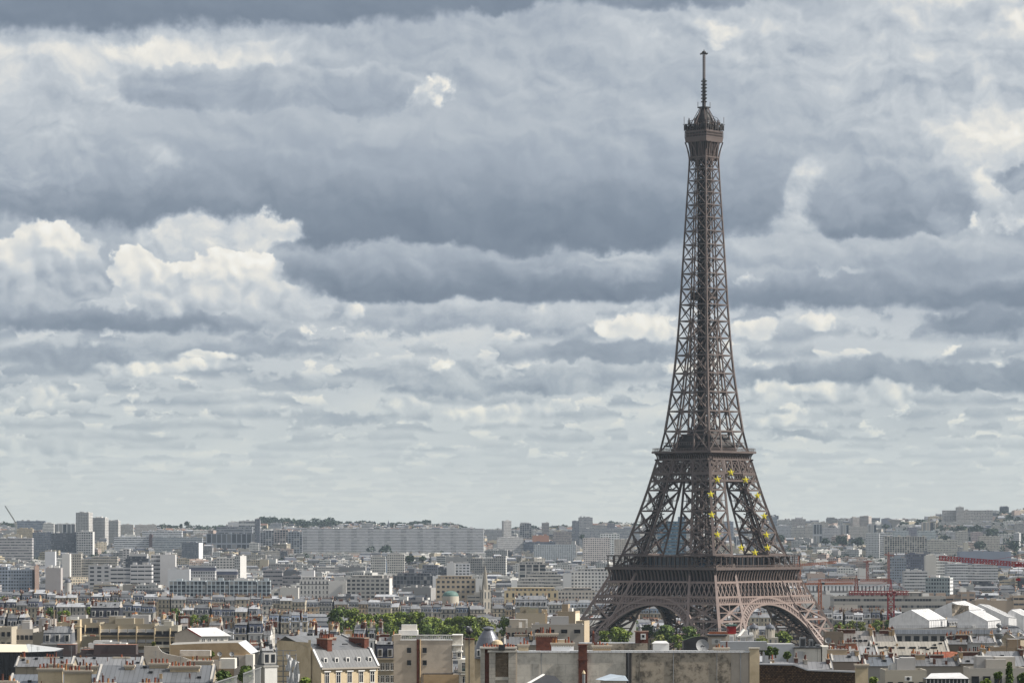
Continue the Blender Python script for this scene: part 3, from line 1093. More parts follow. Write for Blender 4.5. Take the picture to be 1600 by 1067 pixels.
    # legs' inner sides below the joint of the four posts
    for z0, z1 in zip(zs, zs[1:]):
        if z1 > 186: break
        for sx in (-1, 1):
            for sy in (-1, 1):
                q = lambda a, b, z: (sx * (hf(z) - a * wd(min(z, 176))), sy * (hf(z) - b * wd(min(z, 176))), z)
                m.beam(q(1, 1, z0), q(1, 1, z1), 0.6)
                m.beam(q(1, 0, z0), q(1, 1, z1), 0.35); m.beam(q(1, 1, z0), q(1, 0, z1), 0.35)
                m.beam(q(0, 1, z0), q(1, 1, z1), 0.35); m.beam(q(1, 1, z0), q(0, 1, z1), 0.35)
    m.build('shaft', T)
    m = MB()                                                  # lift shaft up the middle
    z, k = 124.0, 0
    while z < 268:
        r = 2.0
        for sx in (-1, 1):
            for sy in (-1, 1):
                m.beam((sx * r, sy * r, z), (sx * r, sy * r, z + 3.4), 0.75, mat='iron_dark')
        for s in (-1, 1):
            m.beam((s * r, -r, z), (s * r, r, z + 3.4), 0.5, mat='iron_dark'); m.beam((-r, s * r, z), (r, s * r, z + 3.4), 0.5, mat='iron_dark')
            m.beam((s * r, r, z), (s * r, -r, z + 3.4), 0.4, mat='iron_dark'); m.beam((r, s * r, z), (-r, s * r, z + 3.4), 0.4, mat='iron_dark')
            m.beam((s * r, -r, z), (s * r, r, z), 0.5, mat='iron_dark'); m.beam((-r, s * r, z), (r, s * r, z), 0.5, mat='iron_dark')
            m.beam((s * 1.0, -1.0, z), (s * 1.0, 1.0, z + 3.4), 0.9, mat='iron_dark')
        z += 3.4
    m.build('lift_shaft', T)
    m = MB()                                                  # half-way landing
    m.box(-5.6, 5.6, -5.6, 5.6, 193.6, 194.2, 'iron_dark', bottom=True)
    m.box(-4.0, 4.0, -5.0, 5.0, 194.2, 197.5, 'iron_dark'); m.box(-5.0, -4.1, -5.0, 5.0, 194.2, 196.0, 'iron')
    m.box(4.1, 5.0, -5.0, 5.0, 194.2, 196.0, 'iron')
    m.beam((-5.6, -5.6, 195.4), (5.6, -5.6, 195.4), 0.2); m.beam((-5.6, -5.6, 195.4), (-5.6, 5.6, 195.4), 0.2)
    m.build('landing', T)

    # ---- top cabin
    m = MB()
    b = MB()
    for s in (-1, 1):
        for i in range(6):
            t0, t1 = i / 6, (i + 1) / 6
            g = lambda t: 5.2 + 1.65 * t ** 2.2
            b.beam((s * g(t0), -g(t0), 262 + 12 * t0), (s * g(t1), -g(t1), 262 + 12 * t1), 0.6)
            q = lambda t: s * (1.9 * (1 - t) ** 0.6 + 6.2 * (1 - (1 - t) ** 0.6)) if True else 0
            b.beam((s * (0.2 + 3.0 * t0 ** 2), -g(t0), 262 + 12 * t0), (s * (0.2 + 3.0 * t1 ** 2), -g(t1), 262 + 12 * t1), 0.5)
        b.beam((s * 3.3, -5.6, 266), (s * 3.3, -6.6, 274), 0.4)
    for u in (-4.6, -3.9, -2.4, -1.6, -0.8, 0.8, 1.6, 2.4, 3.9, 4.6):
        b.beam((u * 0.9, -5.3, 265), (u, -5.9, 274), 0.28)
    b.beam((-5.4, -5.4, 266.2), (5.4, -5.4, 266.2), 0.6)
    for k in range(4): spin(m, b, k)
    m.frustum((-4.6, 4.6, -4.6, 4.6), (-5.8, 5.8, -5.8, 5.8), 264.5, 274, 'iron_dark')
    m.frustum((-6.7, 6.7, -6.7, 6.7), (-6.95, 6.95, -6.95, 6.95), 273.8, 276.0, 'iron', top='iron')
    m.box(-7.05, 7.05, -7.05, 7.05, 276.0, 276.5, 'iron')
    m.box(-6.7, 6.7, -6.7, 6.7, 276.5, 278.8, 'iron_dark')
    b = MB()
    for i in range(15):
        u = -6.9 + 13.8 * i / 14
        b.beam((u, -6.9, 276.4), (u, -6.9, 279.2), 0.28)
    for z in (277.6, 279.0): b.beam((-7, -6.95, z), (7, -6.95, z), 0.3)
    for k in range(4): spin(m, b, k)
    cab = m.build('top_cabin', T)
    m = MB()
    m.box(-7.0, 7.0, -7.0, 7.0, 279.2, 279.7, 'iron', bottom=True)
    m.box(-5.2, 5.2, -5.2, 5.2, 279.7, 283.2, 'iron_dark')
    b = MB()
    rr = random.Random(4)
    for i in range(12):
        u = -6.8 + 13.6 * i / 11
        b.beam((u, -6.9, 279.7), (u, -6.9, 281.2 + rr.random() * 2.2), 0.22)
    for z in (280.6, 281.4, 283.0): b.beam((-6.9, -6.9, z), (6.9, -6.9, z), 0.2)
    for i in range(16):                                       # aerials and drums round the gallery
        u = -6.6 + 13.2 * rr.random()
        b.box(u - 0.28, u + 0.28, -7.7, -7.1, 279.8 + rr.random(), 281.6 + rr.random() * 2.2, 'iron_dark', bottom=True)
    b.cyl((-7.2, -7.2, 280), (-7.2, -7.2, 287.0), 0.14); b.beam((-7.9, -7.2, 283), (-6, -7.2, 283), 0.22)
    b.cyl((-4.0, -6.9, 280), (-4.0, -6.9, 286.0), 0.16)
    for k in range(4): spin(m, b, k)
    for i in range(70):                                       # masts, panels and cable frames crowding the gallery
        a, r_ = rr.uniform(0, 6.283), rr.uniform(5.2, 7.9)
        q = max(abs(math.cos(a)), abs(math.sin(a)))
        x, y, z, hh = r_ * math.cos(a) / q * .93, r_ * math.sin(a) / q * .93, rr.uniform(279.8, 283.5), rr.uniform(1.0, 4.2)
        m.beam((x, y, z), (x, y, z + hh), rr.choice([.16, .2, .3]), mat=rr.choice(['iron', 'iron_dark', 'iron_dark']), caps=True)
        if i % 3 == 0: m.box(x - .5, x + .5, y - .35, y + .35, z + hh * .4, z + hh * .4 + rr.uniform(.5, 1.4), rr.choice(['iron_dark', 'iron', 'grey_metal']), bottom=True)
        if i % 4 == 0: m.beam((x, y, z + hh), (x * .55, y * .55, z + hh + rr.uniform(0, 2)), .15, mat='iron_dark')
    m.build('gallery', cab)
    m = MB()
    m.lathe([(5.3, 281.5), (5.2, 284.0), (4.7, 286.0), (3.7, 287.8), (2.6, 289.2), (1.8, 290.2), (1.6, 291.5)], 16, 'iron_dark')
    for i in range(8):
        t = i * math.pi / 4
        m.beam((7.0 * math.cos(t), 7.0 * math.sin(t), 282.8), (1.9 * math.cos(t), 1.9 * math.sin(t), 292.0), 0.35)
    m.box(-2.4, 2.4, -2.4, 2.4, 291.5, 292.1, 'iron_dark', bottom=True)
    for s in (-1, 1):
        for t in (-1, 1): m.beam((2.2 * s, 2.2 * t, 292.1), (2.2 * s, 2.2 * t, 294.6), 0.2)
    m.build('dome', cab)
    m = MB()                                                  # mast
    m.cyl((0, 0, 292.0), (0, 0, 306.5), 0.95, 0.8, 8, 'iron_dark')
    for i in range(7):
        z = 294.5 + i * 1.75
        m.box(-1.75, 1.75, -0.25, 0.25, z, z + 0.5, 'iron_dark', bottom=True); m.box(-0.25, 0.25, -1.75, 1.75, z, z + 0.5, 'iron_dark', bottom=True)
    for sx in (-0.38, 0.38):
        for sy in (-0.38, 0.38): m.beam((sx, sy, 306.5), (sx, sy, 319.0), 0.28)
    for i in range(13):
        z = 306.8 + i * 0.93
        m.box(-0.5, 0.5, -0.5, 0.5, z, z + 0.2, 'iron_dark', bottom=True)
    m.box(-2.5, 2.5, -0.22, 0.22, 319.0, 319.5, 'iron_dark', bottom=True); m.box(-0.22, 0.22, -2.5, 2.5, 319.0, 319.5, 'iron_dark', bottom=True)
    m.lathe([(0.6, 319.5), (1.2, 319.8), (0.9, 320.4), (0.25, 320.8), (0.1, 321.4)], 8, 'iron_dark')
    m.build('antenna_mast', T)

    # ---- twelve stars hung on the right-hand face
    spots = [('at the very top of the ring', 1142, 738), ('upper left, beside the top star', 1121, 749), ('high on the left side of the ring', 1110.5, 772),
             ('halfway down the left side of the ring', 1112, 804), ('lowest on the left side of the ring', 1121, 835), ('bottom left, beside the lowest star', 1158, 855.5),
             ('at the very bottom of the ring', 1179.5, 863), ('bottom right, beside the lowest star', 1199, 855.5), ('lowest on the right side of the ring', 1197.5, 835.5),
             ('halfway down the right side of the ring', 1194, 806), ('high on the right side of the ring', 1183.5, 774), ('upper right, beside the top star', 1165, 749.5)]
    ct, sn = math.cos(TROT), math.sin(TROT)
    e = -math.pi / 2 - 0.0
    # the right-hand face is the tower's +x face after the turn: find its point behind each spot of the ring
    for (txt, px, py) in spots:
        z = 70.0
        for _ in range(30):
            h = hf(max(z, 60)) + 1.3
            # points (h, v): world = T + R (h, v)
            d = (px - 800.0) / F
            # (TX + h ct - v sn) = d (TY + h sn + v ct)
            v = (TX + h * ct - d * (TY + h * sn)) / (sn + d * ct)
            Y = TY + h * sn + v * ct
            z = 0.5 * z + 0.5 * wz(py, Y)
        low = py > 850
        h = hf(max(z, 60)) + 1.3
        m = MB()
        R, r = 2.05, 0.80
        ring = []
        for i in range(10):
            a = math.pi / 2 + i * math.pi / 5
            q = R if i % 2 == 0 else r
            ring.append((math.cos(a) * q, math.sin(a) * q))
        for i in range(10):
            a, b = ring[i], ring[(i + 1) % 10]
            m.face([(0.42, 0, 0), (0.15, a[0], a[1]), (0.15, b[0], b[1])], 'star_yellow')
            m.face([(-0.42, 0, 0), (-0.15, b[0], b[1]), (-0.15, a[0], a[1])], 'star_yellow')
            m.face([(0.15, a[0], a[1]), (-0.15, a[0], a[1]), (-0.15, b[0], b[1]), (0.15, b[0], b[1])], 'star_yellow')
        w = (TX + h * ct - v * sn, TY + h * sn + v * ct, z)
        o = m.build('star', None, w, -math.pi / 2)
        tag(o, 'yellow star hung on the tower, ' + txt, 'star', 'yellow stars hung in a ring on the tower')


tower()
# ------------------------------------------------------------------ building kit
CREAM, WARM, GREYST, WHITE, TAN, YELLOW, PINK, BLUEP, CONC, DARK = ((.47, .41, .31), (.50, .41, .28), (.40, .375, .33), (.64, .63, .60), (.44, .34, .23),
    (.56, .47, .31), (.50, .39, .33), (.44, .51, .54), (.36, .35, .34), (.10, .105, .12))
ZINC = (.205, .21, .22)
SLATE = (.068, .074, .088)
RESERVED = []      # (px0, px1, ptop, pbottom, Y) of the buildings set by hand
PLACED = []        # (object, px, py) of everything labelled by hand, as landmarks


def shade(c, k): return tuple(v * k for v in c)


def chimney(parts, x, y, w, d, z0, z1, rr, mat='brick_red', n=None, pot=None, near=False):
    """a stack w wide and d deep; the pots are a sub-part"""
    m = MB()
    m.box(x - w / 2, x + w / 2, y - d / 2, y + d / 2, z0, z1 - 0.22, mat, rr.choice([CREAM, GREYST, TAN, (.30, .13, .08)]))
    m.box(x - w / 2 - 0.08, x + w / 2 + 0.08, y - d / 2 - 0.08, y + d / 2 + 0.08, z1 - 0.22, z1, 'stone', (.40, .36, .31), bottom=True)
    long_x = w >= d
    L = max(w, d)
    n = n or max(2, int(L / 0.75))
    pm = MB()
    pot = pot or rr.choice(['terracotta', 'pot_dark', 'pot_dark', 'pot_ochre'])
    for i in range(n):
        if rr.random() < 0.12: continue
        t = -L / 2 + L * (i + 0.5) / n
        hh = rr.choice([0.6, 0.8, 0.8, 1.2]) * (1.15 if near else 1.0)
        px, py = (x + t, y) if long_x else (x, y + t)
        pm.cyl((px, py, z1), (px, py, z1 + hh * .8), 0.17, 0.12, 7 if near else 4, pot)
    parts.setdefault('chimney', []).append((m, pm))


def dormer(m, x, y, z, w, h, face, d=1.3, white=True):
    """small roof window on the slope; face = -1 looks to -y, +1 to +y"""
    y0 = y
    y1 = y - face * d
    c = (.46, .45, .43) if white else (.30, .31, .33)
    m.box(x - w / 2, x + w / 2, y0, y1, z, z + h, 'paint', c, top='zinc', topcol=(.50, .51, .53))
    yy = y0 + face * 0.03
    q = [(x - w * .32, yy, z + 0.2), (x + w * .32, yy, z + 0.2), (x + w * .32, yy, z + h - .22), (x - w * .32, yy, z + h - .22)]
    m.face(q if face < 0 else q[::-1], 'glass_dark')


def gen(L, D, H, wallkind, col, roof='flat', rr=random, bay=2.6, storey=3.1, detail=1, chim=None, roofcol=None, boxes=None, sidekind=None, sidecol=None, endcol=None):
    """one building about its own origin: x along the front, front at -D/2; returns {part: MB or list}"""
    P = {}
    w = MB()
    x0, x1, y0, y1 = -L / 2, L / 2, -D / 2, D / 2
    c = [(x0, y0), (x1, y0), (x1, y1), (x0, y1)]
    nf = max(1, round(H / storey))
    segs = [(x0, x1, y0, y1, H, col, wallkind)]
    if roof == 'flat' and detail == 1 and L > 27 and wallkind in ('grid', 'strip', 'tower', 'old') and boxes is None:     # a long block is stepped into wings
        n = 2 if L < 45 else 3
        cu = [0] + sorted(rr.uniform(.25, .75) for _ in range(n - 1)) + [1]
        tall = rr.randrange(n)
        segs = []
        for i in range(n):
            if cu[i + 1] - cu[i] < .08: cu[i + 1] = cu[i] + .08
            segs.append((x0 + L * cu[i], x0 + L * min(1, cu[i + 1]), y0 + (0 if i == tall else rr.choice([0.4, 1.2, 2.5])), y1, H if i == tall else H - rr.choice([.5, 3.1, 3.1, 6.2]),
                         col if i == tall else shade(col, rr.uniform(.78, 1.12)), wallkind if rr.random() < .6 else rr.choice(['grid', 'strip', 'tower', 'blind'])))
    for (sx0, sx1, sy0, sy1, sH, scol, skind) in segs:
        c = [(sx0, sy0), (sx1, sy0), (sx1, sy1), (sx0, sy1)]
        nf = max(1, round(sH / storey))
        for i in range(4):
            a, b = c[i], c[(i + 1) % 4]
            ln = math.dist(a, b)
            side = i in (1, 3)
            kd = sidekind if side and sidekind else skind
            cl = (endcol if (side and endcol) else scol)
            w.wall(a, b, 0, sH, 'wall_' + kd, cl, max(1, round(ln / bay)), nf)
            w.wall(a, b, -6, 0, 'wall_blind', cl)
    P['wall'] = w
    r = MB()
    top = H
    if roof == 'mansard':
        w.box(x0 - .3, x1 + .3, y0 - .35, y1 + .35, H, H + .35, 'stone', col, bottom=True)
        hs = 3.4 if D > 10 else 2.8
        ins = 1.5
        sc = roofcol or rr.choice([SLATE, SLATE, (.10, .11, .13), (.16, .17, .19), (.06, .07, .10)])
        r.frustum((x0 + .1, x1 - .1, y0 + .2, y1 - .2), (x0 + .15, x1 - .15, y0 + .2 + ins, y1 - .2 - ins), H + .35, H + .35 + hs, 'slate', sc, top=False)
        z2 = H + .35 + hs
        zk = rr.choice([.45, .6, .8, .9, 1.2, 2.2]) if detail < 2 else 1.0  # the brightest factor puts sun glare on zinc into the roof colour
        zc = tuple(v * zk for v in (roofcol if roofcol and detail == 2 and max(roofcol) > .25 else ZINC))
        hz = 1.1 + D * 0.06
        A = [(x0 + .1, y0 + ins, z2), (x1 - .1, y0 + ins, z2), (x1 - .1, 0, z2 + hz), (x0 + .1, 0, z2 + hz)]
        r.face(A, 'zinc', zc, [(p[0], p[1]) for p in A])
        B = [(x0 + .1, 0, z2 + hz), (x1 - .1, 0, z2 + hz), (x1 - .1, y1 - ins, z2), (x0 + .1, y1 - ins, z2)]
        r.face(B, 'zinc', zc, [(p[0], p[1]) for p in B])
        for s in (x0 + .1, x1 - .1):
            q = [(s, y0 + ins, z2), (s, y1 - ins, z2), (s, 0, z2 + hz)]
            r.face(q if s > 0 else [q[1], q[0], q[2]], 'stone', col)
        top = z2 + hz
        if detail >= 1:
            n = max(2, round(L / (bay * 1.0)))
            P['dormer'] = []
            for i in range(n):
                x = x0 + L * (i + .5) / n
                dm = MB()
                dormer(dm, x, -(D / 2 - .35), H + .7, 1.25, 2.0, -1)
                P['dormer'].append(dm)
    elif roof in ('gable', 'tile'):
        hz = D * (0.20 if roof == 'gable' else 0.33)
        mt, rc = ('zinc', shade(ZINC, rr.uniform(.6, 1.1))) if roof == 'gable' else ('stone', rr.choice([(.17, .095, .07), (.15, .13, .12), (.12, .12, .125), (.20, .12, .09)]))
        rc = roofcol or rc
        e = .3
        A = [(x0 - e, y0 - e, H), (x1 + e, y0 - e, H), (x1 + e, 0, H + hz), (x0 - e, 0, H + hz)]
        r.face(A, mt, rc, [(p[0], p[1]) for p in A])
        B = [(x0 - e, 0, H + hz), (x1 + e, 0, H + hz), (x1 + e, y1 + e, H), (x0 - e, y1 + e, H)]
        r.face(B, mt, rc, [(p[0], p[1]) for p in B])
        r.face([(x0 - e, y1 + e, H - .02), (x1 + e, y1 + e, H - .02), (x1 + e, y0 - e, H - .02), (x0 - e, y0 - e, H - .02)], mt, rc)
        w.face([(x1, y0, H), (x1, y1, H), (x1, 0, H + hz)], 'wall_blind', endcol or col)
        w.face([(x0, y1, H), (x0, y0, H), (x0, 0, H + hz)], 'wall_blind', endcol or col)
        top = H + hz
    else:
        rc = roofcol or rr.choice([(.30, .30, .30), (.22, .22, .22), (.40, .39, .38), (.18, .17, .17)])
        ph = .7
        for (sx0, sx1, sy0, sy1, sH, scol, skind) in segs:
            r.face([(sx0 + .3, sy0 + .3, sH), (sx1 - .3, sy0 + .3, sH), (sx1 - .3, sy1 - .3, sH), (sx0 + .3, sy1 - .3, sH)], 'roof_flat', rc)
            for (a0, a1, b0, b1) in ((sx0, sx1, sy0, sy0 + .3), (sx0, sx1, sy1 - .3, sy1), (sx0, sx0 + .3, sy0 + .3, sy1 - .3), (sx1 - .3, sx1, sy0 + .3, sy1 - .3)):
                r.box(a0, a1, b0, b1, sH, sH + ph, 'paint', shade(scol, .95))
        hat = lambda x: next((q[4] for q in segs if q[0] <= x <= q[1]), H)
        nb = boxes if boxes is not None else (rr.randint(1, 2) if L < 20 else rr.randint(2, 5))
        hl = P['roof_house'] = []
        if L > 24 and H > 9 and detail >= 1 and nb and wallkind != 'blind' and len(segs) == 1:     # set-back top storey
            hm = MB()
            a0, a1 = x0 + L * rr.uniform(.03, .25), x1 - L * rr.uniform(.03, .25)
            hm.box(a0, a1, y0 + 1.8, y1 - 1.8, H, H + 2.9, 'wall_' + rr.choice(['strip', 'grid', 'tower']), shade(col, rr.uniform(.75, 1.1)), top='roof_flat', topcol=rc, bay=3.0, storey=2.9)
            hm.box(a0 - .3, a1 + .3, y0 + 1.5, y1 - 1.5, H + 2.9, H + 3.1, 'paint', shade(col, 1.05), bottom=True)
            hl.append(hm)
        for i in range(nb):
            hm = MB()
            hl.append(hm)
            bw, bd, bh = min(L * .35, rr.uniform(3, 7)), min(D * .5, rr.uniform(3, 6)), rr.uniform(1.6, 3.2)
            bx = x0 + 1 + bw / 2 + (L - 2 - bw) * ((i + rr.random() * .8 + .1) / nb)
            by = rr.uniform(-.15, .2) * D
            hm.box(bx - bw / 2, bx + bw / 2, by - bd / 2, by + bd / 2, hat(bx), hat(bx) + bh, 'paint', rr.choice([col, CONC, WHITE, tuple(v * .8 for v in col)]), top='roof_flat', topcol=rc)
        if detail >= 1:
            for i in range(int(L / 6)):
                hm = MB()
                hl.append(hm)
                bx, by = rr.uniform(x0 + 1, x1 - 1), rr.uniform(y0 + 1, y1 - 1)
                s = rr.uniform(.3, .8)
                hm.box(bx - s, bx + s, by - s, by + s, hat(bx), hat(bx) + rr.uniform(.5, 1.5), 'paint', rr.choice([CONC, WHITE, (.2, .2, .2), (.3, .13, .09)]))
    P['roof'] = r
    if detail == 2 and roof in ('gable', 'mansard'):          # roof lights, vents and flashing on a near roof
        hz_, y_, z_ = (top - H, y0, H) if roof == 'gable' else (1.1 + D * .06, y0 + 1.5, H + 3.75)
        sl = hz_ / (0 - y_)
        P['_fit'] = []
        for i in range(max(3, int(L / 1.8))):
            vt = MB()
            x, y = rr.uniform(x0 + .8, x1 - .8), rr.uniform(y_ + .5, -.4)
            zz = z_ + (y - y_) * sl
            q = rr.random()
            P['_fit'].append(('skylight' if q < .4 else 'vent_pipe' if q < .75 else 'roof_box', vt))
            if q < .4: vt.box(x - .35, x + .35, y - .45, y + .45, zz, zz + .35, 'glass_dark')
            elif q < .75: vt.cyl((x, y, zz - .2), (x, y, zz + rr.uniform(.5, 1.2)), .09, .09, 6, rr.choice(['grey_metal', 'dark_metal', 'brick_dark']))
            else: vt.box(x - .25, x + .25, y - .25, y + .25, zz - .2, zz + rr.uniform(.5, 1.1), rr.choice(['white_paint', 'wall_ochre', 'brick_dark', 'grey_metal']))
        for i in range(2 if L > 6 else 1):
            vt = MB()
            x, hh = rr.uniform(x0 + 1, x1 - 1), rr.uniform(1.6, 3.2)
            vt.cyl((x, -.3, top - .3), (x, -.3, top + hh), .035, .03, 5, 'dark_metal')
            for j in range(4): vt.beam((x - .45, -.3, top + hh - .1 - .2 * j), (x + .45, -.3, top + hh - .1 - .2 * j), .03, mat='dark_metal')
            P['_fit'].append(('aerial', vt))
        for xx in (x0 + .15, x1 - .15): r.beam((xx, y_, z_ + .12), (xx, 0, z_ + hz_ + .12), .35, .3, 'stone', (.42, .40, .37))
    nc = chim if chim is not None else (2 if roof in ('mansard', 'gable', 'tile') and detail >= 0 else 0)
    for i in range(nc):
        x = (x0 + .5) if i == 0 else (x1 - .5) if i == 1 else rr.uniform(x0 * .6, x1 * .6)
        if i >= 2 and rr.random() < .5:
            cw, cd = rr.uniform(2, 4.5), .8
        else:
            cw, cd = .7, D * rr.uniform(.2, .45)
        y = rr.uniform(-.12, .12) * D
        chimney(P, x, y, cw, cd, H + 1, top + rr.uniform(.3, 1.0), rr, rr.choice(['brick_red', 'brick_dark', 'brick_dark', 'stone', 'wall_ochre']))
    P['_top'] = top
    return P


def install(P, name, loc, rz, label, cat, group=None):
    """the parts of gen() as a thing"""
    o = empty(name, loc, label, cat, group, rz)
    ws = P['wall'].build('wall', o)
    rf = P['roof'].build('roof', o)
    for k in ('dormer', 'roof_house'):
        for mm in P.get(k, []): mm.build(k, rf)
    for k, mm in P.get('_fit', []): mm.build(k, rf)
    for m, pm in P.get('chimney', []):
        c = m.build('chimney', rf)
        if pm.f: pm.build('chimney_pots', c)
    for k, v in P.items():
        if k[0] != '_' and k not in ('wall', 'roof', 'dormer', 'roof_house', 'chimney'):
            for mm in (v if isinstance(v, list) else [v]): mm.build(k, o)
    return o


def merge(M_, P, loc, rz):
    M = Matrix.Translation(loc) @ Matrix.Rotation(rz, 4, 'Z')
    for k, v in P.items():
        if k[0] == '_': continue
        for q in (v if isinstance(v, list) else [v]):
            for mm in (q if isinstance(q, tuple) else (q,)):
                if mm.f: M_.add(mm, M)


def block(label, px0, px1, ptop, pbot, Y, wallkind='grid', col=WHITE, D=14, rot=0, roof='flat', name='apartment_building', cat='apartment block', group=None, seed=None, **kw):
    """a building given by where it shows in the photo (outline px0..px1, eaves at ptop) and how far off it stands"""
    W = (px1 - px0) * Y / F
    r = math.radians(rot)
    L = (W - D * abs(math.sin(r))) / math.cos(r)
    if L < 4:
        L = W * .6
        D = min(14.0, (W - L * math.cos(r)) / max(.05, abs(math.sin(r))))
    X = wx((px0 + px1) / 2, Y)
    Yc = Y + D / 2 * math.cos(r) + L / 2 * abs(math.sin(r)) * .5
    g = gz(X, Yc)
    H = wz(ptop, Y) - g
    if H < 3: g = g - (3 - H); H = 3
    rr = random.Random(seed if seed is not None else int(px0 * 7 + ptop * 13))
    kw.setdefault('detail', 0 if Y > 5000 else 1)
    P = gen(L, D, H, wallkind, col, roof, rr, **kw)
    o = install(P, name, (X, Yc, g), r, label, cat, group)
    RESERVED.append((px0, px1, ptop, pbot if Y < 1500 or name == 'slab_block' else ptop + .58 * (pbot - ptop), Y))
    PLACED.append((o, (px0 + px1) / 2, (ptop + pbot) / 2))
    return o, L, D, H


# ------------------------------------------------------------------ far skyline and landmark blocks
SKY = 'far high-rise blocks on the skyline hills'
MIDG = 'modern blocks in the middle distance'


def far_blocks():
    B = block
    T = dict(name='tower_block', cat='tower block', group=SKY)
    A = dict(name='apartment_building', cat='apartment block', group=SKY)
    # left part of the skyline
    B('long blue grey block on the ridge at far left, behind the yellowish flats', 26, 71, 814, 828, 7600, 'tower', (.22, .25, .30), storey=4, **A)
    B('yellowish flats below the long blue grey ridge block at far left', 26, 51, 826, 842, 7000, 'tower', (.46, .38, .26), **A)
    B('white block banded with dark window strips, left of the tallest left skyline tower', 67, 84, 818, 832, 7200, 'strip', WHITE, **A)
    B('low white block with dark upright bays just left of the tallest left skyline tower', 84, 117, 819, 833, 7300, 'ribs', (.5, .5, .5), bay=9, storey=30, **A)
    B('tallest concrete tower on the left skyline with a rooftop aerial', 118, 143, 801, 846, 6700, 'tower', (.48, .465, .44), D=22, rot=-14, bay=3.4, **T)
    B('middle tower of three stepped concrete towers on the left skyline', 144, 168, 809, 846, 6750, 'tower', (.46, .45, .43), D=20, rot=-14, **T)
    B('lowest right-hand tower of the three stepped towers on the left skyline', 168, 187, 814, 847, 6800, 'tower', (.49, .475, .455), D=16, rot=-10, **T)
    B('dark grey glass office slab below the stepped towers at left', 80, 120, 833, 856, 5900, 'grid', (.09, .10, .12), D=18, name='office_building', cat='office block', group=SKY)
    B('blue grey office wing joined to the left of the dark grey glass slab', 51, 80, 832, 855, 5950, 'grid', (.19, .21, .25), D=18, name='office_building', cat='office block', group=SKY)
    B('white square-windowed block joined to the right of the dark glass slab', 119.5, 146, 831, 853, 5890, 'grid', (.58, .56, .54), D=16, rot=-4, bay=4.2, storey=4.2, sidekind='blind', **A)
    B('long low building of white and dark bands at the far left edge', -8, 50, 841, 856, 5600, 'strip', (.42, .40, .40), D=20, storey=4.4, **A)
    B('pale beige block on the ridge right of the three stepped towers', 188, 208, 820, 836, 7400, 'tower', (.42, .40, .37), **A)
    B('wide beige ridge block, second right of the three stepped towers', 210, 244, 820, 837, 7500, 'tower', (.41, .39, .37), rot=5, **A)
    B('white layered office with a dark brown end wall below the left skyline ridge', 222, 284, 830, 846, 6500, 'strip', (.58, .59, .61), D=20, storey=4.2, **A)
    B('low white banded office terrace stepping down left of the brown end wall', 178, 234, 839, 851, 6200, 'strip', (.60, .61, .63), D=20, storey=4.0, **A)
    B('brown end wall block beside the white layered office', 233, 238, 835, 851, 6190, 'blind', (.10, .07, .07), D=14, **A)
    B('pale blue grey slab of fine window bands left of the white end block', 238, 316, 840, 862, 6100, 'strip', (.36, .39, .42), D=16, **A)
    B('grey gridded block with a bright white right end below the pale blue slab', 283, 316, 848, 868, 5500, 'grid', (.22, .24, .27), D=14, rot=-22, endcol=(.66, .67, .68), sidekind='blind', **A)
    B('large grey ribbed complex on the skyline left of the long white slab', 322, 400, 834, 853, 6400, 'ribs', (.26, .28, .32), D=30, bay=9, storey=20, name='office_building', cat='office block', group=SKY)
    B('grey upper block behind the large ribbed complex on the skyline', 338, 394, 823, 838, 6900, 'strip', (.24, .25, .28), D=26, storey=5, name='office_building', cat='office block', group=SKY)
    B('top block of the skyline complex, white with a dark window', 373, 406, 814, 836, 7000, 'strip', (.50, .50, .50), D=22, storey=7, **A)
    B('small white block stepping down left of the skyline complex', 356, 374, 816, 826, 7050, 'blind', (.55, .55, .56), D=16, **A)
    B('narrow dark tower at the right end of the skyline complex', 398, 406, 811, 852, 6350, 'tower', (.14, .15, .18), D=14, **T)
    B('lone grey block among the trees on the ridge left of the long slab', 419, 440, 817.5, 828, 8300, 'strip', (.34, .35, .38), **A)
    for i, (a, b, t, c, tx) in enumerate(((406, 428, 829, (.36, .37, .40), 'first grey ribbed flats right of the narrow dark tower'), (428, 450, 828, (.44, .38, .36), 'reddish-topped grey flats between ribbed flats left of the long slab'),
                                          (450, 472, 831, (.34, .36, .40), 'grey ribbed flats touching the left end of the long slab'))):
        B(tx, a, b, t, 852, 6500, 'ribs', c, D=14, bay=5, storey=4, **A)
    # the great slab
    B('very long white slab block of stacked balcony bands on the horizon', 471, 756, 826, 864, 6600, 'balcony', (.60, .59, .60), D=16, rot=-0.9, bay=5.3, storey=3.05, boxes=11, sidekind='blind', endcol=(.62, .61, .59), name='slab_block', cat='apartment block', group=SKY)
    B('pale box-shaped block rising behind the long white slab', 565, 583, 818, 830, 7400, 'strip', (.46, .46, .46), **A)
    # right of the slab
    B('pale tower with dark right side, right of the long white slab', 784, 799, 814, 842, 6900, 'tower', (.46, .45, .44), D=16, rot=14, **T)
    B('squat grey tower, second right of the long white slab', 812, 830, 818, 838, 7200, 'ribs', (.36, .36, .38), D=18, bay=5, storey=4, **T)
    B('slim brownish tower alone on the skyline between slab and lattice tower', 846.5, 858, 817, 842, 7000, 'tower', (.30, .28, .28), D=14, **T)
    B('dark narrow tower joined to the left of the tall crowned grey tower', 894, 905, 814, 847, 6800, 'tower', (.22, .23, .26), D=14, **T)
    B('tall grey tower with notched crown, left of the lattice tower', 904, 926, 808.5, 840, 6900, 'tower', (.38, .38, .39), D=22, boxes=4, **T)
    B('long plain grey slab below the notched crown tower', 905, 1000, 826, 846, 6750, 'grid', (.34, .35, .37), D=14, **A)
    B('dark squat tower left of the lattice tower leg', 949, 961, 818, 835, 7100, 'tower', (.22, .22, .25), **T)
